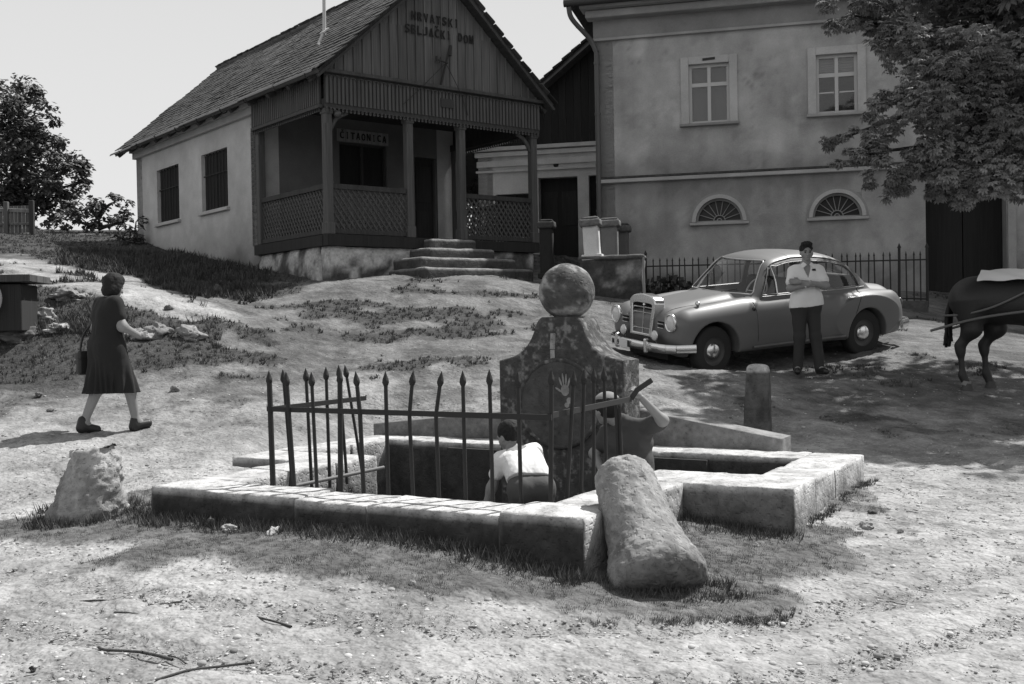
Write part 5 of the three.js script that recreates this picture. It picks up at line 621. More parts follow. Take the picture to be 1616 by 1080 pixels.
{ // gravel and litter of twigs lying loose on the earth
  const r = rng(21), L = [], T = []; const g = jitter(new THREE.IcosahedronGeometry(1, 1), 0.35, 1.1, 2);
  for (let i = 0; i < 42000; i++) { const D = 4.3 + 13 * r() * r(), x = (r() * 2 - 1) * D * 0.5, z = -D; if (inWell(x, z, -0.05)) continue; if (r() > 1.6 * Math.pow(fbm(x * 0.9, z * 0.9, 6, 4), 1.5)) continue; const s = 0.002 + 0.008 * Math.pow(r(), 6) + (r() < 0.008 ? 0.012 : 0) + D * 0.0002; const t = r(); L.push([x, surf(x, z) + s * 0.2, z, s, r() * 6.28, t < 0.35 ? 0.14 + 0.14 * r() : 0.3 + 0.25 * r(), s * 0.6]); }
  scatter('gravel', g, M(1, 0.95), L, 0.3, 'small pebbles and crumbs of earth strewn over the square');
  const tw = mergeGeometries([box(1, 0.06, 0.05), T4(new THREE.BoxGeometry(0.45, 0.05, 0.04), 0.3, 0, 0.12, 0, 0.6)].map(clean)); const p2 = [];
  for (let i = 0; i < 4200; i++) { const D = 4.4 + 5 * r(), x = (r() * 2 - 1) * D * 0.5, z = -D; if (inWell(x, z, -0.05)) continue; const s = 0.012 + 0.05 * Math.pow(r(), 3); p2.push([x, surf(x, z) + 0.003, z, s, r() * 6.28, 0.05 + 0.12 * r()]); }
  scatter('straw_litter', tw, M(1, 0.95), p2, 0.1, 'bits of straw and twig scattered on the bare foreground');
}
// ------------------------------------------------------------------ the saloon car; local: +z forwards, +x its left side, y = 0 the ground under the wheels
{
  const f = carFL.clone().sub(carRL), fw = f.clone().normalize(), rh = V(fw.z, 0, -fw.x); if (rh.z > 0) rh.negate(); // rh: towards its right side (away from the camera)
  const right = rh.clone().multiplyScalar(1.43).add(V(0, 0.17, 0)).normalize(), left = right.clone().negate(); const up = V().crossVectors(fw, left).normalize(); const lx = V().crossVectors(up, fw).normalize();
  const CAR = base('saloon_car'); tag(CAR, 'rounded dark saloon car with upright chrome grille parked before the iron fence', 'car');
  const mid = carFL.clone().add(carRL).multiplyScalar(0.5).addScaledVector(lx, -0.715).addScaledVector(fw, -0.135); CAR.matrixAutoUpdate = true; CAR.quaternion.setFromRotationMatrix(new THREE.Matrix4().makeBasis(lx, up, fw)); CAR.position.copy(mid).addScaledVector(up, -0.045);
  const ZF = 1.46, ZR = -1.19; // axles
  const interp = pts => { const n = pts.length; return z => { if (z <= pts[0][0]) return pts[0][1]; if (z >= pts[n - 1][0]) return pts[n - 1][1]; let i = 0; while (z > pts[i + 1][0]) i++; const [x0, y0] = pts[i], [x1, y1] = pts[i + 1], t = (z - x0) / (x1 - x0), m = k => { const a = pts[Math.max(0, k - 1)], b = pts[Math.min(n - 1, k + 1)]; return (b[1] - a[1]) / (b[0] - a[0]); }; const h = x1 - x0, t2 = t * t, t3 = t2 * t; return (2 * t3 - 3 * t2 + 1) * y0 + (t3 - 2 * t2 + t) * h * m(i) + (-2 * t3 + 3 * t2) * y1 + (t3 - t2) * h * m(i + 1); }; };
  const hoodC = interp([[-2.3, 0.82], [-2.1, 0.905], [-1.8, 0.95], [-1.5, 0.98], [-1.1, 1.0], [0.7, 1.02], [1.1, 1.0], [1.5, 0.955], [1.85, 0.91], [2.05, 0.875], [2.15, 0.82]]);
  const sideT = interp([[-2.3, 0.76], [-2.1, 0.855], [-1.7, 0.90], [-1.2, 0.925], [-0.6, 0.95], [0.6, 0.95], [1.0, 0.925], [1.4, 0.895], [1.75, 0.86], [2.0, 0.81], [2.15, 0.74]]);
  const halfW = interp([[-2.32, 0.70], [-2.1, 0.78], [-1.7, 0.84], [-1.0, 0.865], [0, 0.87], [1.0, 0.865], [1.6, 0.85], [2.0, 0.82], [2.2, 0.79]]);
  const roof = interp([[-1.9, 0.45], [-1.62, 0.90], [-1.42, 1.10], [-1.22, 1.27], [-1.0, 1.40], [-0.75, 1.475], [-0.4, 1.52], [-0.05, 1.53], [0.22, 1.505], [0.42, 1.45], [0.58, 1.31], [0.75, 1.14], [0.92, 0.97], [1.15, 0.6]]);
  const roofX = (x, z) => roof(z + 0.16 * x * x * (z > 0 ? 1 : -1)) - 0.15 * Math.pow(Math.abs(x) / 0.62, 2.4) * 0.5;
  const cabW = (y, z) => 0.755 - 0.17 * Math.pow(clamp((y - 0.95) / 0.52, 0, 1.3), 1.35) - 0.10 * sstep(-0.7, -1.6, z);
  const cab = (x, y, z) => smax(smax((y - roofX(x, z)) * 0.72, Math.abs(x) - cabW(y, z), 0.11), 0.8 - y, 0.02);
  const lower = (x, y, z) => {
    const ax = Math.abs(x), hw = halfW(z) - 0.09 * Math.pow(clamp((y - 0.62) / 0.36, 0, 1), 2) - 0.07 * Math.pow(clamp((0.5 - y) / 0.3, 0, 1), 2);
    const k = sstep(0.60, 0.30, ax + 0.12 * sstep(1.4, 2.1, z)), fr = sstep(0.5, 1.0, z), rr = sstep(-0.9, -1.5, z); let T = lerp(sideT(z), hoodC(z), k);
    T += fr * 0.045 * Math.exp(-Math.pow((ax - 0.66) / 0.12, 2)) - fr * 0.02 * Math.exp(-Math.pow((ax - 0.47) / 0.08, 2)); T -= 0.02 * rr * Math.exp(-Math.pow((ax - 0.55) / 0.09, 2));
    const zf = 2.03 - 0.03 * Math.pow(ax / 0.8, 2) + 0.04 * Math.exp(-Math.pow((ax - 0.62) / 0.15, 2)) - 0.12 * sstep(0.55, 0.25, y) - 0.06 * sstep(0.7, 0.95, y), zr = -2.16 + 0.16 * Math.pow(ax / 0.8, 2.5) + 0.10 * sstep(0.5, 0.95, y) + 0.05 * sstep(0.5, 0.3, y);
    let d = smax(y - T, ax - hw, 0.14); d = smax(d, (z - zf), 0.16); d = smax(d, (zr - z), 0.2); d = smax(d, 0.27 - y, 0.06);
    // soft rear wing bulge, wheel arches
    const rf = Math.hypot(z - ZF, y - 0.33), rb = Math.hypot(z - ZR, y - 0.33);
    d = smin(d, Math.max(ax - halfW(z) + 0.012, Math.hypot((z + 1.2) / 1.25, (y - 0.55) / 0.72) * 0.4 - 0.17, 0.55 - ax), 0.09);
    if (ax > 0.35) { d = smax(d, 0.385 - rf, 0.02); d = smax(d, Math.max(0.36 - rb, y - 0.60 > 0 ? -1 : -1), 0.02); }
    return d;
  };
  const inset = 0.045;
  const winRegion = (x, y, z) => { // openings through the cabin shell, negative inside
    const ax = Math.abs(x); let o = 9;
    // side windows: front and rear door, with the posts left standing
    const top = Math.min(1.395, roofX(0.55, z) - 0.075), zf = 0.66 - (y - 1.0) * 0.62; const rb = -1.17 + Math.pow(clamp((y - 0.98) / 0.42), 1.7) * 0.34;
    const side = Math.max(1.005 - y, y - top, z - zf + 0.05, rb - z, 0.3 - ax), post = Math.min(Math.abs(z + 0.26) - 0.045, 9);
    o = Math.min(o, Math.max(side, -post));
    const ws = Math.max(ax - (0.66 - 0.20 * clamp((y - 1.0) / 0.42)), 1.02 - y, y - 1.425, 0.28 - z); o = Math.min(o, ws);
    const bl = Math.max(ax - (0.56 - 0.14 * clamp((y - 1.05) / 0.4)), 1.07 - y, y - 1.39, z + 0.9); o = Math.min(o, bl);
    return o;
  };
  const body = (x, y, z) => { let c = cab(x, y, z); let d = smin(lower(x, y, z), c, 0.035); const hollow = Math.max(c + inset, 0.55 - y, z - 0.84, -1.4 - z); d = Math.max(d, -hollow); d = Math.max(d, -Math.max(winRegion(x, y, z), -(c + 0.14), 0.99 - y)); return d; };
  const full = sdfGeo(body, [-0.95, 0.2, -2.4], [0.95, 1.62, 2.3], 0.0165);
  const paint = new THREE.MeshPhysicalMaterial({ color: new THREE.Color(0.12, 0.12, 0.12), roughness: 0.6, clearcoat: 0.35, clearcoatRoughness: 0.3, metalness: 0.0 });
  // part the shell into body, doors, bonnet and boot lid
  const P = full.attributes.position, groups = { car_body: [], bonnet: [], boot_lid: [], front_door: [], rear_door: [], front_door_r: [], rear_door_r: [] }, ix = full.index.array;
  for (let i = 0; i < ix.length; i += 3) { const x = (P.getX(ix[i]) + P.getX(ix[i + 1]) + P.getX(ix[i + 2])) / 3, y = (P.getY(ix[i]) + P.getY(ix[i + 1]) + P.getY(ix[i + 2])) / 3, z = (P.getZ(ix[i]) + P.getZ(ix[i + 1]) + P.getZ(ix[i + 2])) / 3; let n = 'car_body'; const ax = Math.abs(x);
    if (ax > 0.5 && y > 0.38 && y < 1.0 && z < 0.78 && z > -0.26) n = 'front_door'; else if (ax > 0.5 && y > 0.38 && y < 1.0 && z <= -0.26 && z > -1.0 && Math.hypot(z - ZR, y - 0.33) > 0.42) n = 'rear_door'; else if (z > 0.98 && y > 0.82 && ax < 0.5 && z < 2.02) n = 'bonnet'; else if (z < -1.52 && y > 0.6 && ax < 0.52) n = 'boot_lid'; if (n.endsWith('door') && x < 0) n += '_r'; groups[n].push(ix[i], ix[i + 1], ix[i + 2]); }
  const parts = {};
  for (const [k, id] of Object.entries(groups)) { const map = new Map(), pos = [], nor = [], N = full.attributes.normal, out = id.map(i => { if (!map.has(i)) { map.set(i, pos.length / 3); pos.push(P.getX(i), P.getY(i), P.getZ(i)); nor.push(N.getX(i), N.getY(i), N.getZ(i)); } return map.get(i); }); const g = new THREE.BufferGeometry(); g.setAttribute('position', new THREE.Float32BufferAttribute(pos, 3)); g.setAttribute('normal', new THREE.Float32BufferAttribute(nor, 3)); g.setIndex(out); parts[k] = mesh(k.replace('_r', k.includes('rear_door_r') || k.includes('front_door_r') ? '' : '_r').replace('__', '_'), g, paint, CAR, 0); }
  parts.rear_door.name = parts.rear_door_r.name = 'rear_door'; parts.front_door.name = parts.front_door_r.name = 'front_door'; parts.car_body.name = 'car_body';
  // helpers that find the outer skin
  const skinX = (y, z, from = 1.0) => { let x = from; while (x > 0.2 && body(x, y, z) > 0) x -= 0.004; return x; };
  const skinY = (x, z, from = 1.7) => { let y = from; while (y > 0.3 && body(x, y, z) > 0) y -= 0.004; return y; };
  const skinZ = (x, y, s = 1, from = 2.5) => { let z = from * s; while (Math.abs(z) > 0.2 && body(x, y, z) > 0) z -= 0.004 * s; return z; };
  const cabX = (y, z) => { let x = 0.9; while (x > 0.2 && cab(x, y, z) > 0) x -= 0.003; return x; };
  const cabZ = (x, y, s) => { let z = 1.8 * s; while (Math.abs(z) > 0.05 && cab(x, y, z) > 0) z -= 0.003 * s; return z; };
  const gap = M(0.004, 0.8);
  // door and lid gaps
  for (const s of [1, -1]) { const ln = (zf, n, pd) => { for (const [a, b, z0, z1] of zf) { const pts = []; for (let i = 0; i <= 10; i++) { const y = lerp(a, b, i / 10), z = lerp(z0, z1, i / 10); pts.push(V(s * (skinX(y, z) + 0.0), y, z)); } mesh('door_gap', [tube(pts, 0.0055, 14, 5)], gap, pd); } }; ln([[0.40, 0.98, 0.78, 0.80], [0.40, 0.985, -0.26, -0.26]], 0, s > 0 ? parts.front_door : parts.front_door_r); ln([[0.62, 0.98, -0.94, -1.12]], 0, s > 0 ? parts.rear_door : parts.rear_door_r); }
  { const pts = []; for (let i = 0; i <= 12; i++) { const z = lerp(0.98, 1.95, i / 12); pts.push([0.5 - 0.12 * sstep(0.98, 1.95, z), z]); } for (const s of [1, -1]) mesh('bonnet_gap', [tube(pts.map(([x, z]) => V(s * x, skinY(x, z), z)), 0.005, 16, 5)], gap, parts.bonnet); }
  // sill strip and side crease
  for (const s of [1, -1]) { const pts = []; for (let i = 0; i <= 12; i++) { const z = lerp(-0.88, 0.86, i / 12); pts.push(V(s * (skinX(0.33, z) + 0.008), 0.33, z)); } mesh('sill_strip', [tube(pts, 0.02, 20, 6)], paint, CAR); const p2 = []; for (let i = 0; i <= 16; i++) { const z = lerp(-1.28, 0.62, i / 16); p2.push(V(s * (skinX(0.975, z, 0.9) + 0.004), 0.975, z)); } mesh('waist_trim', [tube(p2, 0.008, 24, 5)], M(0.3, 0.5, { metalness: 0.5 }), CAR); }
  // glass
  const glz = new THREE.MeshPhysicalMaterial({ color: 0xffffff, roughness: 0.03, transmission: 1, thickness: 0, ior: 1.5 });
  const patch = (fn, nu, nv) => { const pos = [], idx = []; for (let j = 0; j <= nv; j++) for (let i = 0; i <= nu; i++) pos.push(...fn(i / nu, j / nv)); for (let j = 0; j < nv; j++) for (let i = 0; i < nu; i++) { const a = j * (nu + 1) + i; idx.push(a, a + 1, a + nu + 1, a + 1, a + nu + 2, a + nu + 1); } const g = new THREE.BufferGeometry(); g.setAttribute('position', new THREE.Float32BufferAttribute(pos, 3)); g.setIndex(idx); g.computeVertexNormals(); return g; };
  mesh('windscreen', patch((u, v) => { const y = lerp(1.01, 1.435, v), w = 0.68 - 0.20 * clamp((y - 1.0) / 0.42), x = lerp(-w, w, u); return [x, y, cabZ(x, y, 1) - 0.014]; }, 16, 8), glz, CAR, 0); mesh('rear_window', patch((u, v) => { const y = lerp(1.06, 1.40, v), w = 0.58 - 0.14 * clamp((y - 1.05) / 0.4), x = lerp(-w, w, u); return [x, y, cabZ(x, y, -1) + 0.014]; }, 12, 8), glz, CAR, 0);
  for (const s of [1, -1]) for (const [a, b, d] of [[-0.26, 0.70, 'front_door'], [-1.17, -0.26, 'rear_door']]) { const lo = a, hi = b; mesh('side_window', patch((u, v) => { const y = lerp(0.99, 1.41, v); const zf = Math.min(hi, 0.68 - (y - 1.0) * 0.62 - 0.02), zb = Math.max(lo, -1.19 + Math.pow(clamp((y - 0.98) / 0.42), 1.7) * 0.34), z = lerp(zb, zf, u), yy = Math.min(y, roofX(0.55, z) - 0.06); return [s * (cabX(yy, z) - 0.016), yy, z]; }, 10, 8), glz, s > 0 ? parts[d] : parts[d + '_r'], 0); }
  // chrome frames
  { const w = y => 0.67 - 0.20 * clamp((y - 1.0) / 0.42), P2 = (x, y) => V(x, y, cabZ(x, y, 1) + 0.004), loop = []; for (let i = 0; i <= 8; i++) loop.push(P2(lerp(-w(1.02), w(1.02), i / 8), 1.015)); for (let i = 1; i <= 6; i++) { const y = lerp(1.02, 1.42, i / 6); loop.push(P2(w(y), y)); } for (let i = 1; i <= 8; i++) loop.push(P2(lerp(w(1.42), -w(1.42), i / 8), 1.432)); for (let i = 1; i < 6; i++) { const y = lerp(1.42, 1.02, i / 6); loop.push(P2(-w(y), y)); } mesh('windscreen_frame', [tube(loop, 0.010, 90, 5, true)], M(0.45, 0.4, { metalness: 0.7 }), CAR);
    for (const s of [1, -1]) { const L = []; for (let i = 0; i <= 8; i++) { const y = lerp(1.0, 1.37, i / 8), z = 0.61 - (y - 1.0) * 0.62; L.push(V(s * (cabX(y, z) + 0.003), y, z)); } for (let i = 1; i <= 12; i++) { const z = lerp(0.38, -0.80, i / 12), y = Math.min(1.398, roofX(0.55, z) - 0.072); L.push(V(s * (cabX(y, z) + 0.003), y, z)); } for (let i = 1; i <= 8; i++) { const y = lerp(1.36, 1.0, i / 8), z = -1.17 + Math.pow(clamp((y - 0.98) / 0.42), 1.7) * 0.34; L.push(V(s * (cabX(y, z) + 0.003), y, z)); } mesh('window_trim', [tube(L, 0.007, 60, 5)], M(0.3, 0.5, { metalness: 0.5 }), CAR); mesh('window_post', [tube([V(s * cabX(1.0, 0.36), 1.0, 0.36), V(s * cabX(1.2, 0.355), 1.2, 0.355), V(s * cabX(1.37, 0.35), 1.37, 0.35)], 0.011, 8, 5)], chrome, CAR); const g2 = []; for (let i = 0; i <= 16; i++) { const z = lerp(-1.0, 0.45, i / 16); const y = roofX(0.56, z) - 0.02; g2.push(V(s * (cabX(y, z) + 0.006), y, z)); } mesh('rain_gutter', [tube(g2, 0.01, 24, 5)], paint, CAR); } }
  for (const x of [-0.28, 0.14]) mesh('wiper', [bar(V(x, 1.0, cabZ(x, 1.02, 1) + 0.03), V(x + 0.28, 1.07, cabZ(x + 0.28, 1.07, 1) + 0.015), 0.008)], darkIron, CAR);
  // interior
  const leather = M(0.05, 0.7); for (const z of [0.05, -0.85]) { mesh('seat', [rbox(1.2, 0.2, 0.5, 0.06, 0, 0.62, z), rbox(1.2, 0.56, 0.16, 0.06, 0, 0.86, z - 0.28, -0.18)], leather, CAR); } mesh('dashboard', [rbox(1.3, 0.16, 0.22, 0.04, 0, 0.93, 0.66)], M(0.08, 0.5), CAR); mesh('steering_wheel', [T4(new THREE.TorusGeometry(0.2, 0.013, 6, 28), 0.36, 1.0, 0.40, -0.45), bar(V(0.36, 1.0, 0.40), V(0.36, 0.86, 0.66), 0.018), bar(V(0.17, 1.0, 0.40), V(0.55, 1.0, 0.40), 0.011)], M(0.35, 0.4), CAR); mesh('floor_pan', [box(1.3, 0.06, 3.4, 0, 0.33, 0), box(0.9, 0.3, 3.9, 0, 0.36, 0)], black, CAR);
  // grille shell with radiator cap, slats and badge
  { const g = new THREE.Group(); g.name = 'grille'; CAR.add(g); const z = 2.06, b = [0.21, 0.44], t = [0.24, 0.86]; const sh = new THREE.Shape(); sh.moveTo(-0.235, 0.33); sh.lineTo(0.235, 0.33); sh.lineTo(0.29, 0.76); sh.quadraticCurveTo(0.285, 0.835, 0.14, 0.86); sh.lineTo(0, 0.875); sh.lineTo(-0.14, 0.86); sh.quadraticCurveTo(-0.285, 0.835, -0.29, 0.76); sh.closePath(); const ho = new THREE.Path(); ho.moveTo(-0.2, 0.35); ho.lineTo(-0.24, 0.74); ho.quadraticCurveTo(-0.235, 0.765, -0.13, 0.77); ho.lineTo(0.13, 0.77); ho.quadraticCurveTo(0.235, 0.765, 0.24, 0.74); ho.lineTo(0.2, 0.35); ho.closePath(); const s2 = sh.clone(); s2.holes.push(ho); const tilt = q => q.rotateX(-0.09).translate(0, 0.0, 0.03); mesh('grille_shell', [tilt(new THREE.ExtrudeGeometry(s2, { depth: 0.13, bevelEnabled: true, bevelSize: 0.012, bevelThickness: 0.015, bevelSegments: 3 }).translate(0, 0, z - 0.115))], chrome, g); mesh('grille_back', [tilt(new THREE.ExtrudeGeometry(sh, { depth: 0.05, bevelEnabled: false }).translate(0, 0, z - 0.11))], gap, g); for (let i = 1; i < 6; i++) mesh('slat', [tilt(box(0.40 + 0.013 * i, 0.012, 0.02, 0, 0.35 + 0.07 * i, z - 0.02))], chrome, g); mesh('centre_bar', [tilt(box(0.016, 0.42, 0.02, 0, 0.56, z - 0.012))], chrome, g); mesh('badge', [tilt(T4(new THREE.CylinderGeometry(0.032, 0.032, 0.012, 18), 0, 0.82, z + 0.022, Math.PI / 2))], M(0.05, 0.4), g);
    const by = 0.945, st = [T4(new THREE.TorusGeometry(0.036, 0.0055, 6, 20), 0, by + 0.075, 2.0)]; for (let i = 0; i < 3; i++) { const a = Math.PI / 2 + i * 2.094; st.push(bar(V(0, by + 0.075, 2.0), V(0.035 * Math.cos(a), by + 0.075 + 0.035 * Math.sin(a), 2.0), 0.006, 0.003, 5)); } mesh('star_ornament', [...st, cyl(0.03, 0.02, 0.025, 0, 0.915, 2.0, 12), cyl(0.009, 0.006, 0.04, 0, 0.94, 2.0, 8)], chrome, g); for (const s of [1, -1]) { mesh('side_vent', [...[0, 1].map(i => rbox(0.13, 0.028, 0.03, 0.01, s * 0.42, 0.67 + i * 0.055, skinZ(0.37, 0.69) + 0.006))], gap, g); mesh('vent_trim', [...[0, 1].map(i => rbox(0.13, 0.01, 0.03, 0.004, s * 0.42, 0.648 + i * 0.055, skinZ(0.37, 0.69) + 0.012))], chrome, g); } }
  // lamps
  const lens = new THREE.MeshPhysicalMaterial({ color: new THREE.Color(0.6, 0.6, 0.6), roughness: 0.15, clearcoat: 1 });
  for (const s of [1, -1]) { const z = skinZ(0.645, 0.735); const h = mesh('headlight', [T4(new THREE.SphereGeometry(0.098, 24, 14, 0, 6.283, 0, 1.25).rotateX(Math.PI / 2).scale(1, 1.06, 0.5), s * 0.645, 0.735, z - 0.005)], lens, CAR); mesh('chrome_ring', [T4(new THREE.TorusGeometry(0.103, 0.017, 8, 32).scale(1, 1.08, 1.3), s * 0.645, 0.735, z + 0.005)], chrome, h); const fz = 2.09; const fl = mesh('fog_lamp', [T4(new THREE.SphereGeometry(0.062, 18, 12).scale(1, 1.15, 0.7), s * 0.37, 0.545, fz + 0.01)], lens, CAR); mesh('chrome_ring', [T4(new THREE.TorusGeometry(0.062, 0.012, 6, 22), s * 0.37, 0.545, fz + 0.012), bar(V(s * 0.37, 0.42, fz - 0.02), V(s * 0.37, 0.5, fz - 0.01), 0.016)], chrome, fl); mesh('indicator_lamp', [T4(new THREE.SphereGeometry(0.03, 10, 8), s * (skinX(0.84, 0.82) + 0.005), 0.84, 0.83)], M(0.03, 0.3), CAR); mesh('wing_mirror', [T4(new THREE.SphereGeometry(0.035, 10, 8).scale(1.2, 1, 0.8), s * 0.66, skinY(0.66, 1.55) + 0.03, 1.62)], chrome, CAR); mesh('tail_lamp', [T4(new THREE.SphereGeometry(0.07, 12, 10).scale(0.8, 1.1, 0.7), s * 0.64, 0.68, skinZ(0.64, 0.68, -1, 2.5))], M(0.08, 0.2), CAR); mesh('door_handle', [rbox(0.025, 0.02, 0.15, 0.008, s * (skinX(0.86, -0.14) + 0.015), 0.86, -0.12)], chrome, s > 0 ? parts.front_door : parts.front_door_r); mesh('door_handle', [rbox(0.025, 0.02, 0.15, 0.008, s * (skinX(0.86, -0.9) + 0.015), 0.86, -0.88)], chrome, s > 0 ? parts.rear_door : parts.rear_door_r); }
  // bumpers with overriders and number plate
  for (const e of [1, -1]) { const z = e > 0 ? 2.19 : -2.24, pts = []; for (let i = 0; i <= 16; i++) { const a = -1 + i / 8, x = a * 0.86; pts.push([x, e * (Math.abs(z) - 0.09 * a * a - 0.30 * Math.pow(Math.abs(a), 9))]); } const g = []; for (let i = 0; i < 16; i++) { const A = V(pts[i][0], 0.40, pts[i][1]), B = V(pts[i + 1][0], 0.40, pts[i + 1][1]), d = B.clone().sub(A), L = d.length(); const q = new THREE.CylinderGeometry(0.062, 0.062, L + 0.004, 12); q.scale(1, 1, 0.42); q.rotateZ(Math.PI / 2); q.rotateX(Math.PI / 2 * 0); q.applyMatrix4(new THREE.Matrix4().makeRotationY(Math.atan2(-d.z, d.x))); q.translate((A.x + B.x) / 2, 0.40, (A.z + B.z) / 2); g.push(q); } const b = mesh('bumper', g, chrome, CAR); for (const s of [1, -1]) mesh('overrider', [rbox(0.05, 0.2, 0.07, 0.022, s * 0.34, 0.42, z + e * 0.03, 0, 0, 0, 2)], chrome, b); }
  { const pl = mesh('number_plate', [rbox(0.42, 0.115, 0.012, 0.004, -0.28, 0.40, 2.235, 0, -0.06)], M(0.7, 0.5), CAR); const l = letters(pl, '19 19', -0.24, 0.367, 2.237, 0.26, 0.066, M(0.03, 0.6), 'lettering', 0.008); const l2 = letters(pl, 'M', -0.43, 0.367, 2.229, 0.05, 0.066, M(0.03, 0.6), 'lettering', 0.01); }
  // wheels
  const tyre = new THREE.LatheGeometry([[0.19, -0.075], [0.27, -0.082], [0.305, -0.078], [0.325, -0.06], [0.33, -0.03], [0.33, 0.03], [0.325, 0.06], [0.305, 0.078], [0.27, 0.082], [0.19, 0.075]].map(q => new THREE.Vector2(...q)), 40).rotateZ(-Math.PI / 2);
  const rim = new THREE.LatheGeometry([[0.205, -0.07], [0.205, 0.066], [0.195, 0.07], [0.18, 0.05], [0.15, 0.035], [0.12, 0.045], [0.001, 0.045]].map(q => new THREE.Vector2(...q)), 32).rotateZ(-Math.PI / 2), hubc = new THREE.LatheGeometry([[0.118, 0.045], [0.112, 0.066], [0.08, 0.085], [0.03, 0.094], [0.001, 0.095]].map(q => new THREE.Vector2(...q)), 28).rotateZ(-Math.PI / 2);
  for (const [s, z] of [[1, ZF], [-1, ZF], [1, ZR], [-1, ZR]]) { const w = new THREE.Group(); w.name = 'wheel'; w.position.set(s * 0.715, 0.325, z); w.rotation.y = (s < 0 ? Math.PI : 0) + (z > 0 ? 0.12 : 0); CAR.add(w); mesh('tyre', tyre, M(0.022, 0.9, { bumpMap: stoneBump, bumpScale: 0.002 }), w, 0); mesh('rim', rim, M(0.05, 0.5), w, 0); mesh('hubcap', hubc, chrome, w, 0); }
  mesh('exhaust_pipe', [bar(V(-0.45, 0.25, -1.6), V(-0.45, 0.27, -2.3), 0.025)], M(0.06, 0.6), CAR);
  partNames(CAR);
}
// ------------------------------------------------------------------ people and the horse
const skin = M(0.24, 0.6), skinD = M(0.2, 0.6), hairM = M(0.009, 0.85), eyeW = M(0.5, 0.3), eyeB = M(0.01, 0.25);
const cloth = (v, o = {}) => M(v, 0.92, { bumpMap: plasterBump, bumpScale: 0.002, ...o });
const wrinkle = (f, a, fr = 9) => { const g = (x, y, z) => f(x, y, z) + a * (fbm(x * fr, y * fr * 0.6, z * fr, 3) - 0.5); g.lo = f.lo; g.hi = f.hi; return g; };
const cut = (f, ...planes) => { const g = (x, y, z) => { let d = f(x, y, z); for (const p of planes) d = Math.max(d, p(x, y, z)); return d; }; g.lo = f.lo; g.hi = f.hi; return g; };
const P3 = a => V(...a);
// head in its own frame: face towards +z; pos is the middle of the head
function headFrame(pos, yaw, pitch, roll = 0) { const m = new THREE.Matrix4().makeRotationFromEuler(new THREE.Euler(pitch, yaw, roll, 'YXZ')).setPosition(P3(pos)); return { m, i: m.clone().invert() }; }
function localise(f, F, r) { const e = F.i.elements, g = (x, y, z) => f(e[0] * x + e[4] * y + e[8] * z + e[12], e[1] * x + e[5] * y + e[9] * z + e[13], e[2] * x + e[6] * y + e[10] * z + e[14]); const c = V().setFromMatrixPosition(F.m); g.lo = [c.x - r, c.y - r, c.z - r]; g.hi = [c.x + r, c.y + r, c.z + r]; return g; }
const headSDF = (() => { const base = blend([ell(V(0, 0.025, -0.012), 0.074, 0.09, 0.093), ell(V(0, -0.04, 0.022), 0.058, 0.074, 0.066), cap(V(0, -0.097, 0.058), V(0, -0.095, 0.05), 0.02), cap(V(-0.052, -0.03, 0.03), V(0.052, -0.03, 0.03), 0.028)], 0.03), nose = cap(V(0, 0.0, 0.082), V(0, -0.038, 0.102), 0.009, 0.0145), brow = cap(V(-0.036, 0.018, 0.074), V(0.036, 0.018, 0.074), 0.013), l1 = cap(V(-0.02, -0.066, 0.078), V(0.02, -0.066, 0.078), 0.008), l2 = cap(V(-0.017, -0.078, 0.075), V(0.017, -0.078, 0.075), 0.008), e1 = ell(V(0.077, -0.012, -0.005), 0.011, 0.031, 0.019), e2 = ell(V(-0.077, -0.012, -0.005), 0.011, 0.031, 0.019);
  return (x, y, z) => { let d = base(x, y, z); d = smin(d, nose(x, y, z), 0.015); d = smin(d, brow(x, y, z), 0.014); d = smin(d, l1(x, y, z), 0.006); d = smin(d, l2(x, y, z), 0.006); d = smax(d, 0.0165 - Math.hypot(Math.abs(x) - 0.031, y + 0.003, z - 0.094), 0.012); d = smin(d, e1(x, y, z), 0.012); d = smin(d, e2(x, y, z), 0.012); return d; }; })();
const eyesAt = (F, s, parent) => { for (const x of [-0.031, 0.031]) { const g = new THREE.SphereGeometry(0.0115 * s, 12, 8); const m = mesh('eye', g, eyeB, parent, 0); m.position.copy(V(x * s, -0.003 * s, 0.0745 * s).applyMatrix4(F.m)); } };
const scaled = (f, s) => (x, y, z) => f(x / s, y / s, z / s) * s;
